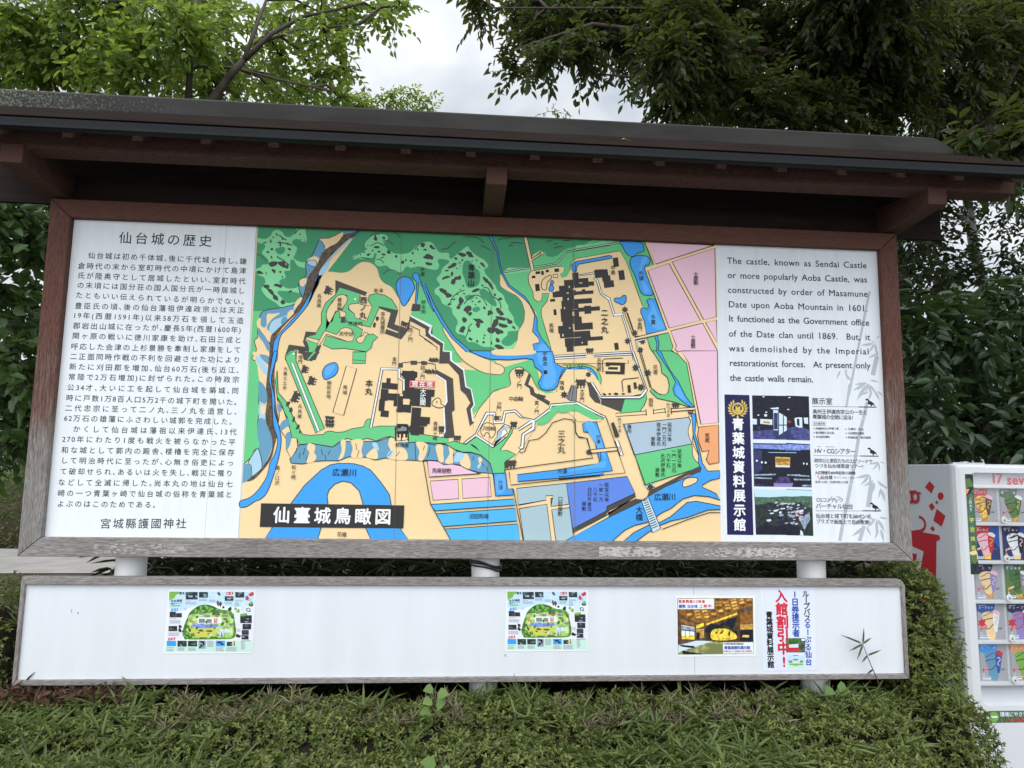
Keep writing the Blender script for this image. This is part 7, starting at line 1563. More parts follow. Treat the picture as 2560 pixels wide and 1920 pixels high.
LIMBS={'left': [[(-0.03,1.5,2.82,0.038),(0.09,1.5,3.0,0.033),(0.21,1.45,3.15,0.028),(0.32,1.4,3.25,0.023)],[(0.32,1.4,3.25,0.022),(0.5,1.4,3.46,0.017),(0.72,1.4,3.61,0.012),(1.01,1.4,3.7,0.007)],[(0.32,1.4,3.25,0.018),(0.37,1.45,3.53,0.014),(0.42,1.5,3.79,0.01)],[(-0.09,1.5,2.97,0.024),(-0.1,1.5,3.4,0.022),(-0.08,1.5,3.75,0.019)],[(-0.43,1.3,2.9,0.018),(-0.36,1.3,3.26,0.015),(-0.41,1.3,3.59,0.012)],[(-1.83,2.3,3.48,0.025),(-1.66,2.3,3.85,0.02),(-1.64,2.3,4.21,0.016)],[(0.3,1.7,3.56,0.014),(0.65,1.5,3.56,0.01),(1.13,1.4,3.58,0.007)],[(0.13,1.8,3.41,0.012),(0.52,1.6,3.22,0.009),(0.98,1.4,3.04,0.006)]],'right': [[(7.82,3.0,3.5,0.12),(6.71,2.9,4.12,0.09),(5.1,2.6,4.27,0.06),(3.8,2.2,4.17,0.035),(2.95,1.9,4.03,0.016),(2.34,1.8,3.72,0.007)],[(5.49,2.6,4.13,0.04),(4.37,2.3,3.74,0.028),(3.55,2.0,3.63,0.014),(2.85,1.9,3.6,0.006)],[(5.1,2.6,4.27,0.04),(4.02,2.3,4.52,0.025),(3.25,2.0,4.26,0.012),(2.11,1.7,3.98,0.006)],[(6.71,2.9,4.12,0.05),(6.39,2.7,4.71,0.035),(6.14,2.6,5.13,0.02)],[(7.04,2.8,3.75,0.04),(7.34,2.6,4.41,0.03),(7.6,2.6,5.06,0.02)],[(7.33,2.9,3.81,0.04),(6.7,1.4,3.34,0.025),(5.61,0.4,2.57,0.014),(4.76,-0.1,2.15,0.006)]]}
SIDE=[('redl',0,[(-0.6991,0.3106),(-0.6531,0.279),(-0.6858,0.2332),(-0.7462,0.2698)]),('redl',0,[(-0.6844,0.1778),(-0.6606,0.1484),(-0.6964,0.1268),(-0.7178,0.1587)]),('redl',0,[(-0.6451,0.1431),(-0.5694,0.1045),(-0.6084,0.0374),(-0.6825,0.0686)]),('redl',0,[(-0.6919,0.0373),(-0.6716,0.0168),(-0.6906,0.0019),(-0.7158,0.0176)]),('redl',0,[(-1.0072,-0.0096),(-0.9023,-0.0084),(-0.6391,-0.0144),(-0.6278,-0.0271),(-0.6377,-0.0471),(-0.6631,-0.0519),(-0.7006,-0.4097),(-1.0445,-0.4713)]),('redl',0,[(-0.5757,0.2223),(-0.5784,0.2134),(-0.5847,0.2057),(-0.5937,0.2003),(-0.6039,0.1981),(-0.6139,0.1995),(-0.6221,0.2041),(-0.6273,0.2114),(-0.6286,0.2203),(-0.6258,0.2293),(-0.6194,0.2371),(-0.6103,0.2424),(-0.6,0.2445),(-0.5901,0.2431),(-0.582,0.2384),(-0.5769,0.2311)]),('redl',0,[(-0.6293,0.1821),(-0.6305,0.1782),(-0.6333,0.1749),(-0.6373,0.1725),(-0.6419,0.1715),(-0.6463,0.1721),(-0.65,0.1741),(-0.6522,0.1772),(-0.6528,0.181),(-0.6516,0.1849),(-0.6488,0.1882),(-0.6448,0.1906),(-0.6402,0.1915),(-0.6358,0.191),(-0.6321,0.189),(-0.6299,0.1859)]),('wht',0,[(-1.0132,-0.0844),(-0.9058,-0.1085),(-0.7899,-0.13),(-0.8312,-0.2537),(-0.8752,-0.3509),(-0.9113,-0.3452),(-0.8545,-0.1545),(-0.9094,-0.1523),(-1.0176,-0.1382)]),('redl',0.018,[(-0.8168,0.0836),(-0.7776,0.072),(-0.7598,0.0421),(-0.7736,0.0128),(-0.8106,-0.0046),(-0.8657,-0.0133)]),('redl',0.012,[(-0.8276,0.2282),(-0.8091,0.2323),(-0.7866,0.2319)])]
SIDETEXT=(-1.0128, 0.2241, -0.8429, 0.2311)
# ------------------------------------------------------------------ materials
def lin(c): return tuple((v/255/12.92 if v <= 10 else ((v/255+.055)/1.055)**2.4) for v in c)
def mat(name, col, rough=.6, metal=0., spec=.4, noise=None, bump=None):
    """col: linear albedo. noise=(scale, amount, (sx,sy,sz)) lets the colour wander; bump=(scale,strength)"""
    m = bpy.data.materials.new(name); m.use_nodes = True; t = m.node_tree; p = t.nodes['Principled BSDF']
    p.inputs['Base Color'].default_value = (*col, 1); p.inputs['Roughness'].default_value = rough; p.inputs['Metallic'].default_value = metal; p.inputs['Specular IOR Level'].default_value = spec
    co = t.nodes.new('ShaderNodeTexCoord')
    if noise:
        sc, am, st = noise
        mpn = t.nodes.new('ShaderNodeMapping'); mpn.inputs['Scale'].default_value = st; t.links.new(co.outputs['Object'], mpn.inputs[0])
        n = t.nodes.new('ShaderNodeTexNoise'); n.inputs['Scale'].default_value = sc; n.inputs['Detail'].default_value = 6; t.links.new(mpn.outputs[0], n.inputs['Vector'])
        r = t.nodes.new('ShaderNodeMapRange'); r.inputs[1].default_value = .25; r.inputs[2].default_value = .75; r.inputs[3].default_value = 1-am; r.inputs[4].default_value = 1+am; t.links.new(n.outputs[0], r.inputs[0])
        v = t.nodes.new('ShaderNodeVectorMath'); v.operation = 'SCALE'; v.inputs[0].default_value = col; t.links.new(r.outputs[0], v.inputs['Scale']); t.links.new(v.outputs[0], p.inputs['Base Color'])
    if bump:
        n2 = t.nodes.new('ShaderNodeTexNoise'); n2.inputs['Scale'].default_value = bump[0]; n2.inputs['Detail'].default_value = 5; t.links.new(co.outputs['Object'], n2.inputs['Vector'])
        b = t.nodes.new('ShaderNodeBump'); b.inputs['Strength'].default_value = bump[1]; b.inputs['Distance'].default_value = .01; t.links.new(n2.outputs[0], b.inputs['Height']); t.links.new(b.outputs[0], p.inputs['Normal'])
    return m
TONAL = 'night woods woods2 dusk dusk2 dusk3 brown brown2 amberd amber tatami goldk forest forest2 lawn pane2 yel2 lav amber2'.split()   # inks of the photographic prints vary finely in tone
INK = {k: mat('print_'+k, tuple(min(.87, v/.98) for v in lin(c)), .5, 0, .3, (55, .75, (1, 1, 1)) if k in TONAL else (26, .05, (1, 1, .12)) if k.startswith('paper') else (2.2, .06, (1, 1, 1))) for k, c in PAL.items()}
def wood(name, paint, bare, grain, wear=(0., .5), zgrad=None, con=(.45, 1.3)):
    """painted timber worn to bare grey along the grain; wear = noise thresholds, zgrad = heights between which the paint has worn away"""
    m = bpy.data.materials.new(name); m.use_nodes = True; t = m.node_tree; p = t.nodes['Principled BSDF']; L = t.links
    co = t.nodes.new('ShaderNodeTexCoord'); mpn = t.nodes.new('ShaderNodeMapping'); mpn.inputs['Scale'].default_value = grain; L.new(co.outputs['Object'], mpn.inputs[0])
    n = t.nodes.new('ShaderNodeTexNoise'); n.inputs['Scale'].default_value = 9; n.inputs['Detail'].default_value = 9; n.inputs['Roughness'].default_value = .68; L.new(mpn.outputs[0], n.inputs['Vector'])
    fine = t.nodes.new('ShaderNodeTexNoise'); fine.inputs['Scale'].default_value = 34; fine.inputs['Detail'].default_value = 5; L.new(mpn.outputs[0], fine.inputs['Vector'])
    big = t.nodes.new('ShaderNodeTexNoise'); big.inputs['Scale'].default_value = 2.3; big.inputs['Detail'].default_value = 3; L.new(co.outputs['Object'], big.inputs['Vector'])
    def ramp(c):
        r = t.nodes.new('ShaderNodeValToRGB'); e = r.color_ramp.elements
        e[0].position = .33; e[0].color = (*[v*con[0] for v in c], 1); e[1].position = .68; e[1].color = (*[v*con[1] for v in c], 1); L.new(fine.outputs[0], r.inputs[0]); return r
    a = ramp(paint); b = ramp(bare)
    add = t.nodes.new('ShaderNodeMath'); add.operation = 'ADD'; L.new(n.outputs[0], add.inputs[0])
    half = t.nodes.new('ShaderNodeMath'); half.operation = 'MULTIPLY'; half.inputs[1].default_value = .8; L.new(big.outputs[0], half.inputs[0]); L.new(half.outputs[0], add.inputs[1])
    src = add
    if zgrad:
        sp = t.nodes.new('ShaderNodeSeparateXYZ'); L.new(co.outputs['Object'], sp.inputs[0])
        g = t.nodes.new('ShaderNodeMapRange'); g.inputs[1].default_value = zgrad[0]; g.inputs[2].default_value = zgrad[1]; g.inputs[3].default_value = -.3; g.inputs[4].default_value = .45; L.new(sp.outputs['Z'], g.inputs[0])
        add2 = t.nodes.new('ShaderNodeMath'); add2.operation = 'ADD'; L.new(add.outputs[0], add2.inputs[0]); L.new(g.outputs[0], add2.inputs[1]); src = add2
    f = t.nodes.new('ShaderNodeMapRange'); f.inputs[1].default_value = wear[0]; f.inputs[2].default_value = wear[1]; L.new(src.outputs[0], f.inputs[0])
    mxx = t.nodes.new('ShaderNodeMix'); mxx.data_type = 'RGBA'; L.new(f.outputs[0], mxx.inputs[0]); L.new(a.outputs[0], mxx.inputs[6]); L.new(b.outputs[0], mxx.inputs[7]); L.new(mxx.outputs[2], p.inputs['Base Color'])
    p.inputs['Roughness'].default_value = .75; p.inputs['Specular IOR Level'].default_value = .25
    bp = t.nodes.new('ShaderNodeBump'); bp.inputs['Strength'].default_value = .5; bp.inputs['Distance'].default_value = .003; L.new(fine.outputs[0], bp.inputs['Height']); L.new(bp.outputs[0], p.inputs['Normal'])
    return m
RED = (.125, .053, .038); GREY = (.25, .235, .22)
W_H = wood('red_painted_timber_rail', RED, GREY, (1, 6, 16), (1.12, 1.5), None, (.7, 1.15))
W_V = wood('red_painted_timber_worn_low', RED, GREY, (16, 6, 1), (.8, 1.2), (1.1, .1))
W_G = wood('weathered_grey_timber', (.2, .17, .16), (.32, .30, .285), (1, 6, 16), (.6, 1.1))
W_GV = wood('weathered_grey_timber_upright', (.2, .17, .16), (.32, .30, .285), (16, 6, 1), (.6, 1.1))
W_B = wood('brown_painted_beam', (.095, .045, .033), (.11, .062, .042), (1, 6, 16), (.8, 1.3))
W_BY = wood('brown_painted_bracket', (.10, .046, .034), (.12, .062, .044), (16, 1, 16), (.8, 1.3))
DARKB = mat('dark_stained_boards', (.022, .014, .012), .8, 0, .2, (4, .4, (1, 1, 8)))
GUT = mat('slate_blue_gutter_metal', (.0115, .0132, .015), .7, 0, .2, (6, .15, (1, 4, 4)))
SHG = mat('brown_grey_roof_sheet', (.075, .068, .058), .7, 0, .3, (8, .35, (.6, 4, 4)))
WHT = mat('white_paint_post', (.72, .73, .72), .5, 0, .4, (5, .12, (1, 1, .6)))
BOARDW = mat('white_enamel_board', (.70, .725, .765), .35, 0, .35, (9, .045, (1, 1, .15)))
BLKR = mat('black_rubber', (.02, .02, .02), .5)
def ridge_material():
    m = mat('weathered_ridge_sheet', (.036, .035, .033), .8, 0, .15, (5, .3, (.6, 2, 2)), (40, .15)); t = m.node_tree; p = t.nodes['Principled BSDF']; L = t.links
    src = p.inputs['Base Color'].links[0].from_socket
    co = t.nodes.new('ShaderNodeTexCoord')
    n = t.nodes.new('ShaderNodeTexNoise'); n.inputs['Scale'].default_value = 75; n.inputs['Detail'].default_value = 8; n.inputs['Roughness'].default_value = .8; L.new(co.outputs['Object'], n.inputs['Vector'])
    b = t.nodes.new('ShaderNodeTexNoise'); b.inputs['Scale'].default_value = .9; b.inputs['Detail'].default_value = 2; L.new(co.outputs['Object'], b.inputs['Vector'])
    sp = t.nodes.new('ShaderNodeSeparateXYZ'); L.new(co.outputs['Object'], sp.inputs[0])
    g = t.nodes.new('ShaderNodeMapRange'); g.inputs[1].default_value = -.5; g.inputs[2].default_value = 1.3; g.inputs[3].default_value = .19; g.inputs[4].default_value = -.03; L.new(sp.outputs['X'], g.inputs[0])
    s = t.nodes.new('ShaderNodeMath'); s.operation = 'ADD'; L.new(n.outputs[0], s.inputs[0]); L.new(g.outputs[0], s.inputs[1])
    f = t.nodes.new('ShaderNodeMapRange'); f.inputs[1].default_value = .64; f.inputs[2].default_value = .8; L.new(s.outputs[0], f.inputs[0])
    mxx = t.nodes.new('ShaderNodeMix'); mxx.data_type = 'RGBA'; mxx.inputs[7].default_value = (.22, .23, .17, 1); L.new(f.outputs[0], mxx.inputs[0]); L.new(src, mxx.inputs[6]); L.new(mxx.outputs[2], p.inputs['Base Color'])
    return m
RIDGE = ridge_material()
def leafmat(name, a, b, trans=.35, rough=.45, tcol=None, spec=.35):
    """leaf colours run from a to b leaf by leaf; part of the light passes through"""
    m = bpy.data.materials.new(name); m.use_nodes = True; t = m.node_tree; p = t.nodes['Principled BSDF']; L = t.links
    g = t.nodes.new('ShaderNodeNewGeometry'); r = t.nodes.new('ShaderNodeValToRGB'); e = r.color_ramp.elements
    e[0].color = (*a, 1); e[1].color = (*b, 1); L.new(g.outputs['Random Per Island'], r.inputs[0]); L.new(r.outputs[0], p.inputs['Base Color'])
    p.inputs['Roughness'].default_value = rough; p.inputs['Specular IOR Level'].default_value = spec
    tr = t.nodes.new('ShaderNodeBsdfTranslucent')
    if tcol: tr.inputs[0].default_value = (*tcol, 1)
    else: L.new(r.outputs[0], tr.inputs[0])
    ms = t.nodes.new('ShaderNodeMixShader'); ms.inputs[0].default_value = trans; L.new(p.outputs[0], ms.inputs[1]); L.new(tr.outputs[0], ms.inputs[2]); L.new(ms.outputs[0], t.nodes['Material Output'].inputs[0])
    return m
BARK = mat('grey_brown_bark', (.075, .062, .05), .85, 0, .2, (14, .4, (1, 1, .4)), (30, .6))
PALEBARK = mat('pale_grey_bark', (.20, .205, .19), .85, 0, .2, (12, .35, (1, 1, .4)), (30, .4))
TWIG = mat('brown_twig', (.06, .045, .03), .85, 0, .2, (20, .3, (1, 1, 1)))

# ------------------------------------------------------------------ mesh helpers
class MB:
    def __init__(s): s.v = []; s.f = []; s.m = []; s.mats = []
    def mi(s, m):
        if m not in s.mats: s.mats.append(m)
        return s.mats.index(m)
    def poly(s, pts, m): 
        i = len(s.v); s.v += [tuple(p) for p in pts]; s.f.append(tuple(range(i, i+len(pts)))); s.m.append(s.mi(m))
    def raw(s, v, f, m):
        i = len(s.v); k = s.mi(m); s.v += [tuple(p) for p in v]; s.f += [tuple(i+a for a in q) for q in f]; s.m += [k]*len(f)
    def box(s, x0, y0, z0, x1, y1, z1, m):
        v = [(x, y, z) for z in (z0, z1) for y in (y0, y1) for x in (x0, x1)]
        s.raw(v, [(0, 2, 3, 1), (4, 5, 7, 6), (0, 1, 5, 4), (2, 6, 7, 3), (0, 4, 6, 2), (1, 3, 7, 5)], m)
    def prism(s, prof, axis, a0, a1, m):
        """closed profile swept along x, y or z between a0 and a1 (each may be a per-point list)"""
        n = len(prof); g = lambda a, i: a[i] if isinstance(a, (list, tuple)) else a
        def P(i, a):
            u, w_ = prof[i]; return {'x': (a, u, w_), 'y': (u, a, w_), 'z': (u, w_, a)}[axis]
        v = [P(i, g(a0, i)) for i in range(n)]+[P(i, g(a1, i)) for i in range(n)]
        s.raw(v, [tuple(range(n))[::-1], tuple(range(n, 2*n))]+[(i, (i+1) % n, n+(i+1) % n, n+i) for i in range(n)], m)
    def tube(s, P, R, m, k=8):
        P = [Vector(p) for p in P]; R = R if isinstance(R, (list, tuple)) else [R]*len(P); v = []; up = None
        for i, p in enumerate(P):
            d = (P[min(i+1, len(P)-1)]-P[max(i-1, 0)]).normalized()
            if up is None: up = Vector((0, 0, 1)) if abs(d.z) < .9 else Vector((1, 0, 0))
            a = d.cross(up).normalized(); up = a.cross(d).normalized()
            v += [p+(a*math.cos(2*math.pi*j/k)+up*math.sin(2*math.pi*j/k))*R[i] for j in range(k)]
        f = [(i*k+j, i*k+(j+1) % k, (i+1)*k+(j+1) % k, (i+1)*k+j) for i in range(len(P)-1) for j in range(k)]
        f += [tuple(range(k))[::-1], tuple((len(P)-1)*k+j for j in range(k))]
        s.raw(v, f, m)
    def obj(s, name, parent=None, bevel=0., smooth=False, loc=None):
        me = bpy.data.meshes.new(name); me.from_pydata(s.v, [], s.f)
        for m in s.mats: me.materials.append(m)
        me.polygons.foreach_set('material_index', s.m)
        if smooth: me.polygons.foreach_set('use_smooth', [True]*len(s.f))
        me.update(); o = bpy.data.objects.new(name, me); return link(o, parent, bevel)
def link(o, parent=None, bevel=0.):
    COL.objects.link(o)
    if parent is not None:
        o.parent = parent; q = parent; off = Vector((0, 0, 0))
        while q is not None: off += q.location; q = q.parent
        o.location = -off                      # mesh data are written in place coordinates
    if bevel:
        b = o.modifiers.new('bevel', 'BEVEL'); b.width = bevel; b.segments = 2; b.limit_method = 'ANGLE'
    return o
def tag(o, label=None, cat=None, group=None, kind=None):
    for k, v in (('label', label), ('category', cat), ('group', group), ('kind', kind)):
        if v: o[k] = v
    return o
def thing(name, label, cat, loc=(0, 0, 0), group=None):
    o = bpy.data.objects.new(name, None); o.empty_display_size = .1; o.location = loc; COL.objects.link(o); return tag(o, label, cat, group)
# printed sheets -----------------------------------------------------------
def spline(P, closed):
    """Catmull-Rom through the control points"""
    n = len(P); o = []
    for i in range(n if closed else n-1):
        p0 = P[(i-1) % n] if closed or i else P[i]; p1 = P[i]; p2 = P[(i+1) % n]; p3 = P[(i+2) % n] if closed or i+2 < n else P[i+1]
        k = max(1, min(4, int(math.hypot(p2[0]-p1[0], p2[1]-p1[1])/.007)))
        for j in range(k):
            t = j/k; o.append(tuple(.5*(2*p1[c]+(p2[c]-p0[c])*t+(2*p0[c]-5*p1[c]+4*p2[c]-p3[c])*t*t+(3*p1[c]-p0[c]-3*p2[c]+p3[c])*t**3) for c in (0, 1)))
    if not closed: o.append(P[-1])
    return o
def printed(key, y0=0.):
    """a printed sheet: rows of colour, kind (0 area, 1 smooth area, 2 line, 3 smooth line), ink layer, line width, x,z,x,z... in half millimetres"""
    b = MB()
    for c, kind, lv, wd, q in SHEETS[key]:
        P = [(q[i]/2000, q[i+1]/2000) for i in range(0, len(q), 2)]; m = INK[c]; y = y0-lv*5e-5; ring = P[0] == P[-1] and len(P) > 3
        if kind == 1: P = spline(P, True)
        if kind == 3: P = spline(P[:-1], True)+[P[0]] if ring else spline(P, False)
        if kind < 2: b.poly([(x, y, z) for x, z in P], m); continue
        A = []; B = []; n = len(P)
        for i, p in enumerate(P):
            a = P[i-1] if i else (P[-2] if ring else p); d = P[i+1] if i < n-1 else (P[1] if ring else p)
            dx, dz = d[0]-a[0], d[1]-a[1]; l = math.hypot(dx, dz) or 1; nx, nz = -dz/l*wd/4000, dx/l*wd/4000
            A.append((p[0]+nx, y, p[1]+nz)); B.append((p[0]-nx, y, p[1]-nz))
        b.raw(A+B, [(k, k+1, n+k+1, n+k) for k in range(n-1)], m)
    return b
# writing ------------------------------------------------------------------
GL = {}
def load_glyphs(reqs):
    obs = []
    for c in reqs:
        for tail in (('', '|') if ord(c) < 256 else ('',)):
            cu = bpy.data.curves.new('g', 'FONT'); cu.body = c+tail; cu.resolution_u = 3; cu.fill_mode = 'FRONT'
            o = bpy.data.objects.new('g', cu); COL.objects.link(o); obs.append((c, tail, o))
    cu = bpy.data.curves.new('g', 'FONT'); cu.body = '|'; ob = bpy.data.objects.new('g', cu); COL.objects.link(ob)
    dg = bpy.context.evaluated_depsgraph_get(); dg.update()
    def ext(o):
        me = o.evaluated_get(dg).to_mesh(); v = np.zeros(len(me.vertices)*3, np.float32); me.vertices.foreach_get('co', v); f = [tuple(p.vertices) for p in me.polygons]; o.evaluated_get(dg).to_mesh_clear(); return v.reshape(-1, 3), f
    bar = ext(ob)[0][:, 0].max(); adv = {}
    for c, tail, o in obs:
        v, f = ext(o)
        if tail: adv[c] = float(v[:, 0].max()-bar)
        else: GL[c] = [v, f, 1.0]
    for k, a in adv.items(): GL[k][2] = max(a, .26 if k in ',.' else .05)
    for _, _, o in obs+[(0, 0, ob)]:
        cu = o.data; bpy.data.objects.remove(o); bpy.data.curves.remove(cu)
HALF = '、。，'
def write(b, t, m, ax, az, bx, bz, size, y, bold=0., lat=0, frame=None):
    """characters of t from (ax,az) to (bx,bz): centres of first and last (lat: outer ends)"""
    v = Vector((bx-ax, bz-az)); vert = abs(v.y) > abs(v.x); n = len(t)
    wts = [(.5 if c in HALF else GL[c][2] if ord(c) < 256 else 1.) if not vert else 1. for c in t]
    if lat: wts = [GL[c][2] for c in t]
    if lat:
        tot = sum(wts)*size; gap = (v.length-tot)/max(n-1, 1); pos = []; x = 0
        for q in wts: pos.append(x+q*size/2); x += q*size+gap
        pos = [p/v.length for p in pos]
    else:
        c = []; x = 0
        for q in wts: c.append(x+q/2); x += q
        span = (c[-1]-c[0]) or 1; pos = [(p-c[0])/span for p in c]
    for ch, p in zip(t, pos):
        if ch == ' ': continue
        gv, gf, ad = GL[ch]; cx = (.25 if ch in HALF and not vert else ad/2 if ord(ch) < 256 else .5); cy = .36
        X = (gv[:, 0]-cx)*size; Z = (gv[:, 1]-cy)*size
        if vert and ch in 'ー': X, Z = Z*1., -X*1.
        px, pz = ax+v.x*p, az+v.y*p
        e = bold*size; sh = [(0, 0)] if not e else [(-e, 0), (e, 0), (0, e), (0, -e)]
        for i, (ex, ez) in enumerate(sh):                         # heavier lettering: the stroke widened all round
            if frame: b.raw([frame(px+a+ex, pz+c_+ez, i*3e-5) for a, c_ in zip(X, Z)], gf, m)
            else: b.raw(np.stack([px+X+ex, np.full_like(X, y-i*3e-5), pz+Z+ez], 1).tolist(), gf, m)
EXTRA = ["17", "sevent ice", "Glico", "こだわり", "宇治抹茶", "環境にやさしい", "チョコバナナ", "抹茶", "濃厚いちご", "クッキー", "バニラ", "ヨーグルト", "グレープ", "ソーダ", "オレンジ", "ノンフロン自動販売機", "160"]
load_glyphs(sorted({c for t in WRITING for c in t[1] if c != ' '} | {c for s_ in EXTRA for c in s_ if c != ' '}))
GL[' '] = [np.zeros((0, 3)), [], .42]
def lettering(key, yshift=0.):
    b = MB()
    for k, t, c, ax, az, bx, bz, sz, yl, bold, lat in WRITING:
        if k == key: write(b, t, INK[c], ax/2000, az/2000, bx/2000, bz/2000, sz/2000, -yl/1e5-.00004+yshift, bold/1000, lat)
    return b
# leaves -------------------------------------------------------------------
RN = np.random.default_rng(7)
def unit(a): return a/np.maximum(np.linalg.norm(a, axis=-1, keepdims=True), 1e-9)
class Leaves:
    def __init__(s): s.parts = []
    def add(s, base, axis, normal, L, W, curl=.12, fold=.22, shape=(.32, .95, .68, .78)):
        n = len(base)
        if n == 0: return
        L = np.broadcast_to(np.asarray(L, float), (n,))[:, None]; W = np.broadcast_to(np.asarray(W, float), (n,))[:, None]
        a = unit(axis); sd = unit(np.cross(a, normal)); nn = np.cross(sd, a)
        u1, w1, u2, w2 = shape
        v = np.stack([base, base+a*L*u1+sd*W*.5*w1+nn*W*fold, base+a*L*u2+sd*W*.5*w2+nn*W*fold*.8-nn*L*curl*.4, base+a*L-nn*L*curl,
                      base+a*L*u2-sd*W*.5*w2+nn*W*fold*.8-nn*L*curl*.4, base+a*L*u1-sd*W*.5*w1+nn*W*fold], 1)
        s.parts.append(v)
    def obj(s, name, m, parent=None):
        v = np.concatenate(s.parts); n = len(v); me = bpy.data.meshes.new(name)
        me.vertices.add(n*6); me.vertices.foreach_set('co', v.reshape(-1).astype(np.float32))
        idx = (np.arange(n)[:, None, None]*6+np.array([[0, 1, 2, 3], [0, 3, 4, 5]])[None]).reshape(-1)
        me.loops.add(n*8); me.loops.foreach_set('vertex_index', idx.astype(np.int32))
        me.polygons.add(n*2); me.polygons.foreach_set('loop_start', np.arange(0, n*8, 4, dtype=np.int32))
        me.materials.append(m); me.update(calc_edges=True); o = bpy.data.objects.new(name, me); return link(o, parent)
def rvec(n): return unit(RN.normal(size=(n, 3)))
def twigs(LV, start, d, ln, nl, L, W, droop=.3, flat=.7, **kw):
    """alternate leaves along short twigs"""
    n = len(start); d = unit(d)
    side = unit(np.cross(d, np.array([0, 0, 1.])+.4*rvec(n)))
    for k in range(nl):
        t = (k+.6)/nl; pos = start+d*ln[:, None]*t+np.array([0, 0, -1.])*(ln*t*t*.25)[:, None]
        sg = 1 if k % 2 else -1
        ax = d*.6+side*sg*.9+np.array([0, 0, -droop])+.35*rvec(n)
        if k == nl-1: ax = d+np.array([0, 0, -droop])+.2*rvec(n)
        nm = np.array([0, 0, flat])+(1-flat)*1.3*rvec(n)
        LV.add(pos, ax, nm, L*RN.uniform(.7, 1.2, n), W*RN.uniform(.75, 1.2, n), **kw)
def crown(LV, BR, spots, nl, L, W, ln=.26, limbs=None, **kw):
    for (x, y, z, r, c) in spots:
        c = max(c, 3); C = np.array([x, y, z]); p = rvec(c)*(RN.uniform(0.05, 1, (c, 1))**.5)*r*np.array([1, .9, 1.])
        d = unit(p/r+.7*rvec(c)+np.array([0, 0, -.12])); lns = ln*RN.uniform(.6, 1.25, c)
        st = C+p-d*lns[:, None]*.4
        twigs(LV, st, d, lns, nl, L, W, **kw)
        for i in range(0, c, 2):                                 # the twig itself
            a = st[i]; b = st[i]+d[i]*lns[i]-np.array([0, 0, lns[i]*.22]); BR.tube([a, (a+b)/2+np.array([0, 0, lns[i]*.06]), b], [.0035, .0028, .0015], TWIG, 3)
        if limbs:
            q = min((Vector(a[:3]).lerp(Vector(b_[:3]), f) for l in limbs for a, b_ in zip(l, l[1:]) for f in (0, .2, .4, .6, .8, 1)), key=lambda v: (v-Vector(C)).length)
            if (q-Vector(C)).length > 1.1: continue
            mid = (q+Vector(C))/2+Vector((0, 0, .06)); BR.tube([q, mid, Vector(C)], [.014, .011, .007], BARK, 5)
            for i in range(0, c, 6): BR.tube([Vector(C), Vector((C+st[i])/2)+Vector((0, 0, .02)), Vector(st[i])], [.007, .005, .003], TWIG, 4)

# ------------------------------------------------------------------ ground
def ground():
    b = MB(); m = mat('dark_soil_and_litter', (.055, .045, .032), .95, 0, .1, (3, .4, (1, 1, 1)), (18, .7)); b.poly([(-150, -60, GZ), (150, -60, GZ), (150, 220, GZ), (-150, 220, GZ)], m); tag(b.obj('ground'), kind='structure')
    b = MB(); m = mat('pale_concrete_path', (.28, .265, .245), .9, 0, .2, (2.5, .2, (1, 1, 1)), (60, .2))
    b.poly([(-14, 8.2, GZ+.012), (-3.2, 8.6, GZ+.012), (-3.2, 11.8, GZ+.012), (-14, 12, GZ+.012)], m); tag(b.obj('path'), kind='structure')
    b = MB(); m = mat('grey_asphalt_walk', (.16, .16, .155), .9, 0, .2, (4, .2, (1, 1, 1)), (120, .3)); b.poly([(-12, -9, GZ+.008), (12, -9, GZ+.008), (12, -1.35, GZ+.008), (-12, -1.35, GZ+.008)], m); tag(b.obj('pavement'), kind='structure')
ground()
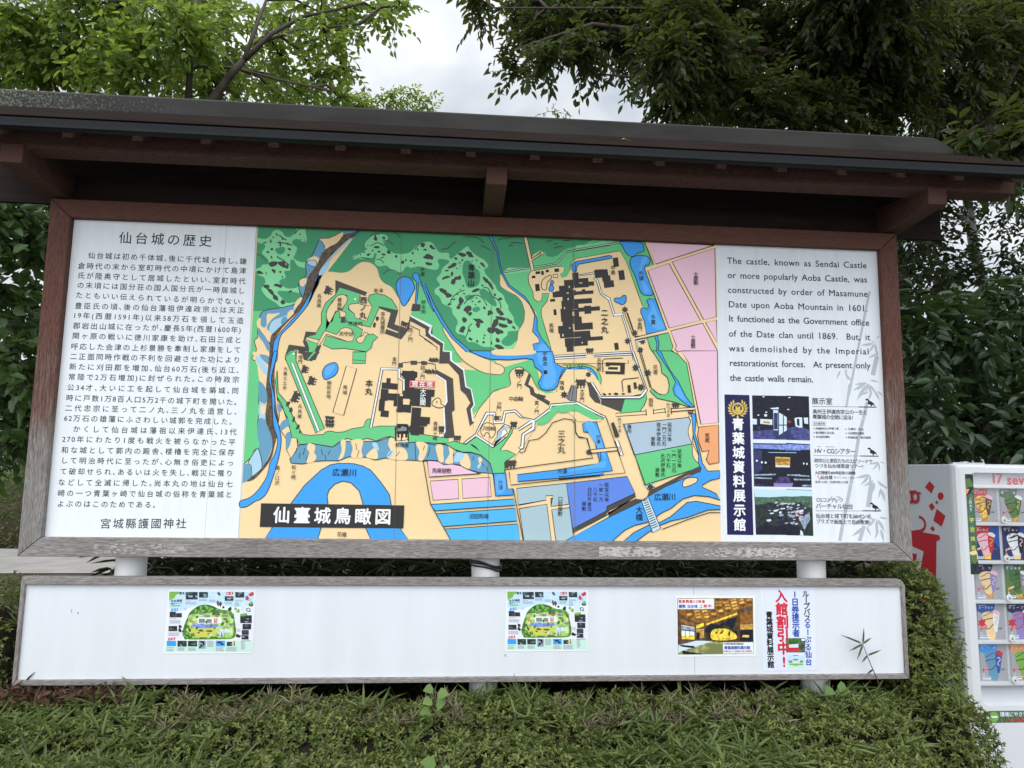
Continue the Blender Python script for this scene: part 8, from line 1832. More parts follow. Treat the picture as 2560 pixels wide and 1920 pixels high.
# ------------------------------------------------------------------ the roofed signboard
PW, PH = 4.14, 1.5386
def signboard():
    S = thing('signboard', 'roofed wooden signboard with a colourful castle map between two white text panels', 'signboard', (2.07, .1, GZ))
    fx0, fx1, fz0, fz1, yf, yb = -.098, 4.236, -.088, 1.630, -.032, .03
    def rail(name, P, m):                       # mitred rail: 4 corners of the front face
        b = MB(); v = [(x, y, z) for y in (yf, yb) for x, z in P]; b.raw(v, [(0, 1, 2, 3), (7, 6, 5, 4), (0, 4, 5, 1), (1, 5, 6, 2), (2, 6, 7, 3), (3, 7, 4, 0)], m); return b.obj(name, S, .004)
    g = .0008
    rail('top_rail', [(fx0+g, fz1), (g, PH), (PW-g, PH), (fx1-g, fz1)], W_H)
    br = rail('bottom_rail', [(g, 0), (fx0+g, fz0), (fx1-g, fz0), (PW-g, 0)], W_G); br['label'] = 'grey weathered bottom rail with torn sticker remains'
    rail('side_rail', [(fx0, fz1-g), (fx0, fz0+g), (0, g), (0, PH-g)], W_V); rail('side_rail', [(PW, PH-g), (PW, g), (fx1, fz0+g), (fx1, fz1-g)], W_V)
    # torn remains of stickers on the bottom rail
    rr = random.Random(8); pm = mat('torn_paper_remains', (.46, .44, .40), .85, 0, .2, (40, .25, (1, 1, 1))); pg = mat('faded_paper_remains', (.38, .355, .32), .85, 0, .2, (40, .3, (1, 1, 1)))
    k = 0
    for (x0, x1, n, m, sz) in ((.24, .66, 130, pg, .010), (2.62, 2.93, 260, pm, .011), (2.92, 3.12, 60, pg, .009), (3.15, 3.36, 70, pm, .009), (3.36, 3.62, 200, pm, .011), (3.2, 3.4, 40, pg, .01)):
        b = MB()
        for j in range(n):
            x = rr.uniform(x0, x1); z = -.050+rr.uniform(-.022, .022); r = sz*rr.uniform(.25, 1); k += 1; q = [(-r*rr.uniform(.5, 1.6), -r*rr.uniform(.2, .6)), (0, -r*rr.uniform(.3, .7)), (r*rr.uniform(.5, 1.6), -r*rr.uniform(.2, .5)), (r*rr.uniform(.6, 1.4), r*rr.uniform(.2, .6)), (0, r*rr.uniform(.2, .5)), (-r*rr.uniform(.5, 1.4), r*rr.uniform(.2, .6))]
            b.poly([(max(x0, min(x1, x+u)), yf-.0012-k*2e-6, max(-.074, min(-.026, z+v))) for u, v in q], m)
        b.obj('sticker_remains', br)
    # backing and three printed panels
    b = MB(); b.box(-.002, .004, -.002, PW+.002, .026, PH+.002, DARKB); b.obj('backing_board', S)
    for key, nm, lb in (('h', 'text_panel', 'white panel of Japanese history text'), ('m', 'map_panel', "bird's eye castle map in green, sand and blue"), ('e', 'text_panel', 'white panel with English text, blue banner and three photographs')):
        o = printed(key).obj(nm, S); o['label'] = lb; lettering(key).obj('lettering', o)
    # posts
    for x in (.356, 2.071, 3.766):
        b = MB(); b.tube([(x, .103, GZ-.05), (x, .103, 1.6)], .0705, WHT, 24); b.obj('post', S, 0, True)
    # brackets
    for x in (-.082, 2.068, 4.222):
        b = MB(); b.prism([(.12, 1.632), (-.385, 1.658), (-.385, 1.745), (.12, 1.80)], 'x', x-.048, x+.048, W_BY); b.obj('bracket', S, .003)
    b = MB(); b.box(-.475, -.372, 1.735, 4.635, -.258, 1.832, W_B); b.obj('eave_beam', S, .004)
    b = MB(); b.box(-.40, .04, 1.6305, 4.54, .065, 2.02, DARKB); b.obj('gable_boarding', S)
    # rafters
    sl = .572
    for k in range(-2, 16):
        x = .195+.2915*k; b = MB(); yy = (-.468, -.02); zt = lambda y: 1.795+(y+.5)*sl
        b.prism([(yy[0], zt(yy[0])-.066), (yy[0], zt(yy[0])), (yy[1], zt(yy[1])), (yy[1], zt(yy[1])-.066)], 'x', x-.022, x+.022, W_B); b.obj('rafter', S)
    # roof: sheathing and stepped courses, front and back
    R = MB(); z0 = 1.797
    for sg in (1, -1):
        Y = lambda y: y if sg > 0 else -y
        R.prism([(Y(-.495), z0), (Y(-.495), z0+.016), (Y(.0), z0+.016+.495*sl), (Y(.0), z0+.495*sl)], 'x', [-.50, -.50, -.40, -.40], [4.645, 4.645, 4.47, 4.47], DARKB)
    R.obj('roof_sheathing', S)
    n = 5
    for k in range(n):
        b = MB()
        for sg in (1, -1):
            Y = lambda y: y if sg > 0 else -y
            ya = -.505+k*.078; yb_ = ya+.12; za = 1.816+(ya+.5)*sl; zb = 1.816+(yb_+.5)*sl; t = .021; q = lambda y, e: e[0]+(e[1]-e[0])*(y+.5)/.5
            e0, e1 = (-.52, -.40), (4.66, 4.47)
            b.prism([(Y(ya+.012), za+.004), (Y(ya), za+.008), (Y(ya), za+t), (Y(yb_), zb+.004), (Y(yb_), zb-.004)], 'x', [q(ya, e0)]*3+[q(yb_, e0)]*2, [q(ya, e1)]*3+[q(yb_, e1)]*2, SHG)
        for q_ in (0, 1): b.m[q_*7+3] = b.m[q_*7+2] = b.mi(DARKB)      # each course's dark butt edges, with the shade of its slot in the colour
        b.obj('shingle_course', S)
    b = MB(); b.prism([(-.125, 2.02), (-.135, 2.045), (-.135, 2.122), (-.118, 2.137), (.118, 2.137), (.135, 2.122), (.135, 2.045), (.125, 2.02)], 'x', -.42, [4.56, 4.55, 4.42, 4.39, 4.39, 4.42, 4.55, 4.56], RIDGE); b.obj('ridge_cap', S)
    b = MB(); b.prism([(-.497, 1.757), (-.505, 1.752), (-.535, 1.752), (-.545, 1.757), (-.548, 1.791), (-.543, 1.793), (-.538, 1.761), (-.505, 1.759)], 'x', -.52, 4.66, GUT); b.prism([(-.5, 1.755), (-.546, 1.755), (-.546, 1.789), (-.5, 1.789)], 'x', -.515, 4.655, GUT); b.obj('gutter', S)
    return S
signboard()
# fallen leaf on the roof, black cable round the middle post
b = Leaves(); b.add(np.array([[2.66, -.37, 1.915]]), np.array([[1, .1, .05]]), np.array([[0., -.5, 1]]), .055, .03, .3); o = b.obj('fallen_leaf', mat('dry_yellow_leaf', (.50, .42, .22), .7)); tag(o, 'dry yellow leaf lying on the roof of the signboard', 'leaf')
b = MB()
for dz, ph in ((0, 0), (.012, .5), (.02, 1.1)):
    P = []
    for k in range(25):
        a = -2.9+k*.1*2.9/1.2; x = 2.071+.078*math.cos(a); y = .103+.078*math.sin(a); P.append((x, y, -.125+dz-.03*(x-2.0)/.14+.004*math.sin(3*a+ph)))
    b.tube(P, .0045, BLKR, 6)
tag(b.obj('cable', smooth=True), 'black cable wound round the white middle post of the signboard', 'cable')
# ------------------------------------------------------------------ the long notice board below
def notice_board():
    S = thing('notice_board', 'long low white notice board in a thin grey timber frame below the signboard', 'notice board', (2.07, .0, GZ))
    x0, x1, z0, z1 = -.078, 4.196, -.666, -.182; a, bt, l, r = .036, .024, .017, .018; yf, yb = -.016, .031
    g = .0008
    for nm, P, m in (('frame_rail', [(x0+g, z1), (x0+l+g, z1-a), (x1-r-g, z1-a), (x1-.02, z1), ], W_G), ('frame_rail', [(x0+l+g, z0+bt), (x0+g, z0), (x1-g, z0), (x1-r-g, z0+bt)], W_G), ('frame_upright', [(x0, z1-g), (x0, z0+g), (x0+l, z0+bt+g), (x0+l, z1-a-g)], W_GV), ('frame_upright', [(x1-r, z1-a-g), (x1-r, z0+bt+g), (x1, z0+g), (x1, z1-.028), (x1-.018, z1-.002)], W_GV)):
        b = MB(); n = len(P); v = [(x, y, z) for y in (yf, yb) for x, z in P]; b.raw(v, [tuple(range(n)), tuple(range(n, 2*n))[::-1]]+[(i, n+i, n+(i+1) % n, (i+1) % n) for i in range(n)], m); b.obj(nm, S, .003)
    b = MB(); b.box(x0+l-.002, 0, z0+bt-.002, 3.103, .02, z1-a+.002, BOARDW)
    for u, v, r in ((.148, -.335, .004), (.178, -.347, .005), (1.42, -.447, .004), (2.17, -.547, .007), (.15, -.345, .003)): b.poly([(u+r*.5*math.cos(k*.8+u), -.0005, v+r*math.sin(k*.8)) for k in range(8)], INK['ink2'])
    b.obj('white_panel', S); b = MB(); b.box(3.1045, 0, z0+bt-.002, x1-r+.002, .02, z1-a+.002, BOARDW); b.obj('white_panel', S)
    return S
notice_board()
def poster(key, name, label, group=None):
    b = printed(key, -.0015); xs = [v[0] for v in b.v]; zs = [v[2] for v in b.v]; c = Vector(((min(xs)+max(xs))/2, -.0003, min(zs)))
    b2 = lettering(key)
    b.box(min(xs)+.003, -.0014, min(zs)+.003, max(xs)-.003, -.0004, max(zs)-.003, INK['paper3'])
    for q in (b, b2): q.v = [tuple(Vector(v)-c) for v in q.v]
    me = b.obj(name); me.location = c; tag(me, label, 'poster', group)
    l = b2.obj('lettering'); l.parent = me
    return me, l
p1, l1 = poster('p', 'poster', 'illustrated sightseeing map poster, the left one of two alike on the notice board', 'illustrated map posters')
p2 = p1.copy(); COL.objects.link(p2); p2['label'] = 'illustrated sightseeing map poster, the one in the middle of the notice board'; p2.location.x += 1.5925; p2.location.z += .003; l2 = l1.copy(); COL.objects.link(l2); l2.parent = p2
poster('n', 'poster', 'poster of a golden palace hall interior on the notice board')
poster('d', 'poster', 'tall white poster with big red, blue and black vertical writing')
# ------------------------------------------------------------------ vending machine
def ring(x0, x1, z0, z1, r, n=5):
    P = []
    for cx, cz, a0 in ((x1-r, z1-r, 0), (x0+r, z1-r, 90), (x0+r, z0+r, 180), (x1-r, z0+r, 270)):
        P += [(cx+r*math.cos(RAD(a0+90*k/n)), cz+r*math.sin(RAD(a0+90*k/n))) for k in range(n+1)]
    return P
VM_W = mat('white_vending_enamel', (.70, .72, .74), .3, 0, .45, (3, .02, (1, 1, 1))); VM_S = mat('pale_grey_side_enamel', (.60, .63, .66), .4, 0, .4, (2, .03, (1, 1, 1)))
VM_IN = mat('pale_display_backing', (.55, .57, .61), .6); CHROME = mat('brushed_metal', (.55, .55, .56), .3, 1); VM_RED = mat('red_film', (.50, .02, .03), .4)
def vending_machine():
    X0, X1, YF, YB, ZT = 4.85, 5.97, .46, 1.2, .417; Z0 = GZ+.05
    S = thing('vending_machine', 'white ice cream vending machine with red cup artwork on its side', 'vending machine', (5.41, .8, GZ))
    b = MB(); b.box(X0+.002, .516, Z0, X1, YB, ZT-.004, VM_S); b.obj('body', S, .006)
    b = MB(); b.box(X0+.06, .56, GZ, X1-.06, YB-.05, Z0, BLKR); b.obj('plinth', S)
    wx0, wx1, wz0, wz1 = 4.927, 5.70, -.955, .366
    prof = [(X0, X1, Z0, ZT, .012, .513), (X0, X1, Z0, ZT, .012, .492), (X0+.008, X1-.008, Z0+.008, ZT-.008, .012, .47), (X0+.03, X1-.03, Z0+.03, ZT-.02, .012, YF), (wx0, wx1, wz0, wz1, .05, YF), (wx0, wx1, wz0, wz1, .05, .508)]
    b = MB(); n = 24; V = [(x, q[5], z) for q in prof for x, z in ring(*q[:5])]
    b.raw(V, [(i*n+k, i*n+(k+1) % n, (i+1)*n+(k+1) % n, (i+1)*n+k) for i in range(len(prof)-1) for k in range(n)], VM_W); b.obj('door', S, 0, False)
    b = MB(); b.box(wx0-.01, .508, wz0-.01, wx1+.01, .5125, wz1+.01, VM_IN); b.obj('display_back', S)
    b = MB(); b.box(4.86, .49, ZT-.003, 5.06, .53, ZT+.008, CHROME); b.tube([(4.945, .51, ZT), (4.945, .51, ZT+.014)], .022, CHROME, 16); b.obj('hinge', S)
    gl = bpy.data.materials.new('clear_window'); gl.use_nodes = True; t = gl.node_tree; tr = t.nodes.new('ShaderNodeBsdfTransparent'); go = t.nodes.new('ShaderNodeBsdfGlossy'); go.inputs['Roughness'].default_value = .08; ms = t.nodes.new('ShaderNodeMixShader'); ms.inputs[0].default_value = .06
    t.links.new(tr.outputs[0], ms.inputs[1]); t.links.new(go.outputs[0], ms.inputs[2]); t.links.new(ms.outputs[0], t.nodes['Material Output'].inputs[0])
    b = MB(); b.box(wx0+.001, .466, -.86, wx1-.001, .469, wz1-.001, gl); b.obj('window_pane', S)
    SH = [.285, .066, -.155, -.380, -.607, -.838]
    for z in SH:
        b = MB(); b.box(wx0+.002, .471, z-.010, wx1-.002, .507, z+.010, VM_W); b.obj('shelf', S, .003)
    # header
    b = MB(); y = .5065; red = INK['redl']
    write(b, "17", red, 5.124, .336, 5.160, .336, .084, y, .03, 0); write(b, "seventeen ice", red, 5.206, .328, 5.69, .328, .080, y, .03, 1); b.box(5.118, y-.0005, .3, 5.178, y, .303, INK['pink']); b.obj('logo_lettering', S)
    # product cards
    K = [[('redl', 'amber2', 'brown', 'amber', None, "チョコバナナ"), ('woods2', 'olive', 'forest2', 'amber', None, "抹茶")],
         [('redl', 'pink', 'redd', 'amber2', 'navy2', "濃厚いちご"), ('navy', 'paper3', 'ink', 'sand', 'navy2', "クッキー")],
         [('navy', 'sand', 'lav2', 'amber', None, "バニラ"), ('woods2', 'forest2', 'greyr', 'amber', 'olive', "宇治抹茶")],
         [('bluet', 'sand', 'paper3', 'sand', None, "ヨーグルト"), ('navy', 'lav2', 'redd', 'lav2', None, "グレープ")],
         [('blue', 'steel', 'bluet', 'steel', None, "ソーダ"), ('orange', 'lfgreen', 'orange', 'amber', None, "オレンジ")]]
    for r in range(5):
        for c in range(4):
            tab, cream, pack, cone, backing, nm = K[r][c % 2]; x0 = 4.966+.187*c; zt = SH[r]-.013; h = SH[r]-SH[r+1]-.024; w_ = .176; b = MB(); lv = [0]
            def F(P, m, sm=0):
                lv[0] += 1; Q = [(x0+u*w_, zt-v*h) for u, v in P]; Q = spline(Q, True) if sm else Q; b.poly([(x, .5045-lv[0]*6e-5, z) for x, z in Q], INK[m])
            def Lw(P, wd, m):
                lv[0] += 1; Q = spline([(x0+u*w_, zt-v*h) for u, v in P], False)
                for p, q in zip(Q, Q[1:]):
                    d = Vector((q[0]-p[0], q[1]-p[1])); l = d.length or 1; a = (-d.y/l*wd/2, d.x/l*wd/2); yy = .5045-lv[0]*6e-5
                    b.poly([(p[0]+a[0], yy, p[1]+a[1]), (q[0]+a[0], yy, q[1]+a[1]), (q[0]-a[0], yy, q[1]-a[1]), (p[0]-a[0], yy, p[1]-a[1])], INK[m])
            F([(0, 0), (.95, 0), (.95, 1), (0, 1)], backing or 'greyl'); 
            if backing: F([(.62, 0), (.95, 0), (.95, .7), (.7, .4)], 'bluet' if backing != 'olive' else 'woods2')
            F([(0, 0), (.64, 0), (.64, .06), (.58, .2), (.45, .28), (.15, .28), (0, .22)], tab)
            if cone != cream: F([(.30, .72), (.64, .72), (.60, .98), (.37, .98)], cone)
            F([(.15, .33), (.2, .26), (.32, .22), (.5, .22), (.6, .3), (.66, .4), (.63, .6), (.6, .8), (.45, .88), (.33, .8), (.25, .62), (.17, .45)] if cone != cream else [(.17, .3), (.3, .24), (.5, .24), (.66, .3), (.63, .6), (.58, .97), (.32, .97), (.26, .7), (.19, .45)], cream, 1)
            dk = {'brown': 'brown', 'redd': 'redd', 'ink': 'ink', 'lav2': 'ink', 'bluet': 'navy2'}.get(pack, 'woods')
            Lw([(.2, .36), (.32, .33), (.45, .26), (.55, .28)], .004, dk); Lw([(.18, .48), (.35, .44), (.5, .42), (.62, .36)], .005, dk); Lw([(.26, .72), (.4, .7), (.52, .6), (.62, .55)], .005, dk)
            if pack == 'ink':
                for q in range(14): u, v = .24+.37*((q*.37) % 1), .25+.12*((q*.61) % 1); F([(u, v), (u+.05, v-.01), (u+.04, v+.03), (u-.01, v+.02)], 'ink')
            F([(.55, .24), (.78, .31), (.66, .8), (.58, .8), (.53, .5)], pack); F([(.56, .2), (.7, .2), (.81, .28), (.78, .34), (.66, .31), (.54, .25)], 'pink' if pack in ('brown', 'lav2', 'paper3') else 'redd' if pack == 'bluet' else 'paper3', 1)
            Lw([(.6, .4), (.67, .38), (.7, .46), (.63, .5), (.6, .56), (.66, .6)], .006, 'amber2' if pack in ('brown', 'redd', 'forest2') else 'pink')
            F([(.07, .69), (.31, .61), (.32, .67), (.12, .73), (.09, .8)], 'redd' if not backing else 'amber2'); F([(.11, .69), (.29, .635), (.29, .65), (.12, .70)], 'paper3')
            if r == 3: F([(.02+.17+.17*math.cos(a_)*(1 if k_ % 2 else .55)-.05, .55+.14*math.sin(a_)*(1 if k_ % 2 else .55)) for k_, a_ in enumerate([i*math.pi/6 for i in range(12)])], 'redd')
            F([(.07, .81), (.13, .81), (.13, .87), (.07, .87)], 'paper3'); F([(.085, .825), (.115, .825), (.115, .855), (.085, .855)], 'woods')
            F([(.05, .9), (.34, .9), (.34, .97), (.05, .97)], 'paper3'); F([(.06, .915), (.32, .915), (.32, .94), (.06, .94)], 'peri'); F([(.7, .68), (.84, .67), (.85, .685), (.7, .70)], 'greyr'); F([(.71, .71), (.84, .70), (.84, .72), (.71, .73)], 'woods')
            yy = .5045-(lv[0]+1)*6e-5; n_ = len(nm); write(b, nm, INK['paper3'], x0+.09*w_, zt-.12*h, x0+.52*w_, zt-.12*h, min(.43*w_/n_*1.05, .017), yy, .02); F([(.05, .06), (.3, .05), (.3, .062), (.05, .072)], 'paper3')
            b.obj('product_card', S)
            # push button at the card's lower right
            bx, bz = x0+.169, SH[r+1]+.026; b = MB(); b.tube([(bx, .4635, bz), (bx, .456, bz)], [.0185, .0185], WHT, 20); o = b.obj('push_button', S, .002)
            b = MB(); y2 = .4552
            for a0, a1 in ((20, 340),):
                A = [RAD(a0+(a1-a0)*k/18+90) for k in range(19)]
                for p, q in zip(A, A[1:]): b.poly([(bx+.011*math.cos(p), y2, bz+.011*math.sin(p)), (bx+.011*math.cos(q), y2, bz+.011*math.sin(q)), (bx+.0095*math.cos(q), y2, bz+.0095*math.sin(q)), (bx+.0095*math.cos(p), y2, bz+.0095*math.sin(p))], INK['greyr'])
            b.poly([(bx-.004, y2, bz-.007), (bx+.005, y2, bz-.007), (bx+.004, y2, bz+.001), (bx-.003, y2, bz+.002)], INK['ink']); write(b, "160", INK['ink'], bx-.004, bz+.005, bx+.004, bz+.005, .005, y2, 0); b.obj('button_mark', o)
    # green tea banner along the left of the window
    b = MB(); bx0, bx1 = 4.908, 4.957; z1, z0 = .356, -.222; y = YF-.001
    def G(P, m, l): b.poly([(bx0+u*(bx1-bx0), y-l*1.5e-4, z1+(z0-z1)*v) for u, v in P], INK[m])
    G([(0, 0), (1, 0), (1, 1), (0, 1)], 'woods2', 0); G([(0, 0), (1, 0), (1, .14), (.4, .2), (0, .22)], 'woods', 1); G([(.0, .05), (.6, .04), (1, .1), (1, .13), (.4, .13), (0, .15)], 'olive', 2); G([(0, .15), (.45, .15), (.2, .19), (0, .21)], 'orange', 2); G([(0, .78), (.8, .76), (1, .8), (1, .86), (.8, .83), (0, .80)], 'sand', 1); G([(.05, .82), (.9, .8), (.85, .88), (.5, .9), (.15, .87)], 'olive', 2); G([(0, .9), (1, .88), (1, 1), (0, 1)], 'woods', 1); G([(.12, .23), (.18, .23), (.18, .38), (.12, .38)], 'olive', 1); G([(.82, .23), (.88, .23), (.88, .38), (.82, .38)], 'olive', 1)
    write(b, "こだわり", INK['paper3'], 4.9325, .211, 4.9325, .150, .020, y-.0006, .02); write(b, "宇治抹茶", INK['yel'], 4.9325, .088, 4.9325, -.072, .030, y-.0006, .03); b.obj('tea_banner', S)
    # eco sticker and lower panel fittings
    b = MB(); y = YF-.001; b.poly([(4.965, y, -1.045), (5.40, y, -1.045), (5.40, y, -.98), (4.965, y, -.98)], INK['woods2']); b.poly([(4.995+.028*math.cos(a), y-2e-4, -1.013+.028*math.sin(a)) for a in [k*math.pi/12 for k in range(24)]], INK['lfgreen']); b.poly([(4.975, y-4e-4, -1.018), (5.015, y-4e-4, -1.018), (5.015, y-4e-4, -1.008), (4.975, y-4e-4, -1.008)], INK['paper3'])
    write(b, "環境にやさしい", INK['paper3'], 5.045, -1.0, 5.21, -1.0, .028, y-4e-4, .02); write(b, "ノンフロン自動販売機", INK['redl'], 5.05, -1.03, 5.2, -1.03, .017, y-4e-4, .03); b.obj('eco_sticker', S)
    b = MB(); b.box(5.25, YF-.004, -1.27, 5.62, YF-.0005, -1.1, VM_IN); b.obj('takeout_flap', S, .002)
    b = MB(); b.box(5.735, YF-.006, -.2, 5.91, YF-.0005, .12, CHROME); b.obj('coin_panel', S, .002)
    # printed artwork on the side
    b = MB(); l = 0
    for c, wd, P in SIDE:
        l += 1; x = X0+.0015-l*2e-4
        if wd:
            Q = spline([tuple(p) for p in P], False)
            for p, q in zip(Q, Q[1:]):
                d = Vector((q[0]-p[0], q[1]-p[1])); k = d.length or 1; a = (-d.y/k*wd/2, d.x/k*wd/2); b.poly([(x, -p[0]-a[0], p[1]+a[1]), (x, -q[0]-a[0], q[1]+a[1]), (x, -q[0]+a[0], q[1]-a[1]), (x, -p[0]+a[0], p[1]-a[1])], VM_RED)
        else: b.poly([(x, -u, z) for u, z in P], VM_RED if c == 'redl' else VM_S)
    write(b, "Glico", VM_RED, SIDETEXT[0], SIDETEXT[1], SIDETEXT[2], SIDETEXT[3], .17, 0, .02, 0, lambda u, v, k: (X0-.004-k, -u, v)); b.obj('side_artwork', S)
vending_machine()

# ------------------------------------------------------------------ trees and shrubs
def tree(name, label, cat, spots, leaf, nl, L, W, limbs=None, base=None, ln=.26, group=None, bark=BARK, trunk=None, **kw):
    sp = spots[0]; S = thing(name, label, cat, base or (round(sp[0], 2), round(sp[1], 2), GZ), group)
    LV = Leaves(); BR = MB(); crown(LV, BR, spots, nl, L, W, ln, limbs, **kw)
    if limbs:
        for l in limbs: BR.tube([v[:3] for v in l], [v[3] for v in l], bark, 9)
    LV.obj('crown', leaf, S)
    if BR.v: BR.obj('branches', S, 0, True)
    if trunk: b = MB(); b.tube([p[:3] for p in trunk], [p[3] for p in trunk], bark, 14); b.obj('trunk', S, 0, True)
    return S
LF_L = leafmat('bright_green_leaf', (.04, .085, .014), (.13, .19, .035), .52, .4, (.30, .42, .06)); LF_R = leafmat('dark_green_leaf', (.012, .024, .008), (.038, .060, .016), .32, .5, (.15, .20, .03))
LF_S = leafmat('shrub_leaf', (.03, .065, .018), (.06, .11, .03), .3, .35, (.12, .2, .04)); LF_C = leafmat('glossy_evergreen_leaf', (.014, .036, .013), (.05, .09, .032), .16, .3, (.10, .18, .03), .5)
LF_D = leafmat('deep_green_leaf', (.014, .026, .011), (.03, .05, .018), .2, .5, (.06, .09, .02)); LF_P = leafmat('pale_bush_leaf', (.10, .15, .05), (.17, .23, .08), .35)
q0 = LIMBS['left'][0][0]
tree('broadleaf_tree', 'bright green broad-leaved tree rising behind the left part of the roof', 'tree', SPOTS['left_tree'], LF_L, 9, .070, .037, LIMBS['left'], (q0[0]+.4, q0[1]+.1, GZ), trunk=[(q0[0]+.4, q0[1]+.1, GZ-.05, .09), (q0[0]+.25, q0[1]+.06, .4, .075), (q0[0]+.05, q0[1]+.02, 1.9, .05), q0], flat=.55)
q1 = LIMBS['right'][0][0]
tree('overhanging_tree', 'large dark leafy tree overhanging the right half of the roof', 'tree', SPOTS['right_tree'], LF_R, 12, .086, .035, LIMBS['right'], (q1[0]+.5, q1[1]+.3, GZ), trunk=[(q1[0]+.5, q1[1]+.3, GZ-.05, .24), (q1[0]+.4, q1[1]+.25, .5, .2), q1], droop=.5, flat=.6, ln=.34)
m0 = SPOTS['mid_tree'][0]
tree('small_tree', 'small treetop showing just above the middle of the roof ridge', 'tree', SPOTS['mid_tree'], LF_L, 8, .07, .03, None, (m0[0], m0[1], GZ), trunk=[(m0[0], m0[1], GZ-.05, .08), (m0[0]+.05, m0[1], 1.5, .06), (m0[0]+.2, m0[1], m0[2], .03)])
m1 = SPOTS['twig_top'][0]
tree('sapling', 'thin sapling tip poking above the roof ridge right of the gap of sky', 'sapling', SPOTS['twig_top'], LF_L, 6, .05, .015, None, (m1[0], m1[1], GZ), trunk=[(m1[0], m1[1], GZ-.05, .03), (m1[0], m1[1], m1[2], .012)])
s0 = SPOTS['left_shrub'][0]
tree('broadleaf_shrub', 'tall dark broad-leaved shrub beside the left side rail of the signboard', 'shrub', SPOTS['left_shrub']+SPOTS['low_shrub'], LF_S, 8, .10, .055, None, (-1.2, 1.3, GZ), trunk=[(-1.2, 1.3, GZ-.05, .05), (-1.12, 1.25, .3, .04), (-1.3, 1.2, 2., .02)], flat=.5)
tree('evergreen_bush', 'glossy evergreen bush with large leaves above the vending machine', 'bush', SPOTS['camellia'], LF_C, 9, .125, .052, None, (6.2, 1.75, GZ), ln=.3, trunk=[(6.2, 1.75, GZ-.05, .06), (6.1, 1.7, -.2, .05), (6.0, 1.6, .9, .03)], flat=.6, curl=.2)
D = SPOTS['dark_tree']
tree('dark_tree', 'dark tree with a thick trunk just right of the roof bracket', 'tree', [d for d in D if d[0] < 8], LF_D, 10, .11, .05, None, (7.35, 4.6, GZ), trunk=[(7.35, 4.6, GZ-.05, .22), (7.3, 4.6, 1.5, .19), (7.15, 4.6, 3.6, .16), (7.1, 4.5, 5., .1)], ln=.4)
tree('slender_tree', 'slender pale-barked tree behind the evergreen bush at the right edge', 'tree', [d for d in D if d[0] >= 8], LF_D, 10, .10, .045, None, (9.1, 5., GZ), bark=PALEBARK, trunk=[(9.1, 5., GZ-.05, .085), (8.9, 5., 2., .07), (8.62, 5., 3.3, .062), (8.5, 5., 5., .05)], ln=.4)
# clipped pale bush across the path
def dome(name, label, c, r, leaf, n, L, W, core):
    S = thing(name, label, 'bush', (c[0], c[1], GZ)); LV = Leaves(); p = rvec(n); p[:, 2] = abs(p[:, 2]); st = np.array(c)+p*np.array(r)*RN.uniform(.9, 1.03, (n, 1))
    LV.add(st, p+.6*rvec(n), np.array([0, 0, 1.])+.5*rvec(n), L*RN.uniform(.7, 1.2, n), W); LV.obj('foliage', leaf, S)
    b = MB(); k = 16; V = []; F = []
    for i in range(7):
        a = RAD(90*i/6)
        for j in range(k): t = 2*math.pi*j/k; V.append((c[0]+r[0]*.92*math.cos(a)*math.cos(t), c[1]+r[1]*.92*math.cos(a)*math.sin(t), c[2]+r[2]*.92*math.sin(a)-(.3 if i == 0 else 0)))
    F = [(i*k+j, i*k+(j+1) % k, (i+1)*k+(j+1) % k, (i+1)*k+j) for i in range(6) for j in range(k)]; b.raw(V, F, core); b.obj('branches', S); return S
dome('clipped_bush', 'pale green clipped bush across the path at the left edge', (-7.1, 13.4, GZ), (1.9, 1.3, 1.7), LF_P, 9000, .09, .04, TWIG)
# distant trees
def distant_trees():
    LV = Leaves(); n = 34000
    x = RN.uniform(-26, 34, n); y = RN.uniform(16, 25, n); top = 3.2+1.6*np.sin(x*.55)+1.2*np.sin(x*.23+2)+2.*(x > 8); z = GZ+RN.uniform(0, 1, n)**.8*(top-GZ)
    LV.add(np.stack([x, y, z], 1), rvec(n)+np.array([0, 0, -.3]), np.array([0, -.5, .6])+rvec(n), RN.uniform(.2, .36, n), RN.uniform(.1, .2, n)); o = LV.obj('distant_trees', LF_D); tag(o, 'dark distant trees seen in gaps beyond the near shrubs', 'wood', kind='stuff')
distant_trees()

# ------------------------------------------------------------------ hedge, bamboo grass, weeds
from mathutils import noise as MN
def fbm(x, y, s, o=0.): return MN.noise(Vector((x*s+o, y*s-o, o)))+.5*MN.noise(Vector((x*s*2.1-o, y*s*2.1, o+3)))
def hz(x, y):
    """top surface of the hedge"""
    z = -.735+.012*(y+.5)+.05*fbm(x, y, 2.4, 1.3)+.03*fbm(x, y, 6., 5.)
    z -= .075/(1+((y+.50+.06*math.sin(x*2.3))/.08)**4)
    if y < -.86: z -= ((-.86-y)/.3)**2*.62
    e = 4.33+.50*y+.05*fbm(y, 0, 3.)
    if x > e-.22: z -= ((x-e+.22)/.22)**2*.5
    return z
AZ = leafmat('azalea_leaf', (.03, .052, .014), (.215, .25, .06), .25, .45, (.22, .30, .06)); BG = leafmat('bamboo_grass_leaf', (.06, .10, .028), (.19, .24, .08), .3, .5, (.22, .3, .07)); SHADELEAF = leafmat('shade_toned_grass_leaf', (.014, .024, .01), (.045, .06, .022), .15, .55, (.06, .09, .03)); DRY = leafmat('dry_grass_blade', (.16, .135, .085), (.34, .30, .20), .3, .8, (.3, .25, .15)); DEAD = leafmat('dead_brown_leaf', (.05, .025, .015), (.13, .07, .04), .1, .8)  # the darkest grass leaf has the shade behind the boards put into its colour
CORE = mat('dark_hedge_twigs', (.025, .02, .013), .95, 0, .1, (30, .5, (1, 1, 1)), (40, .8))
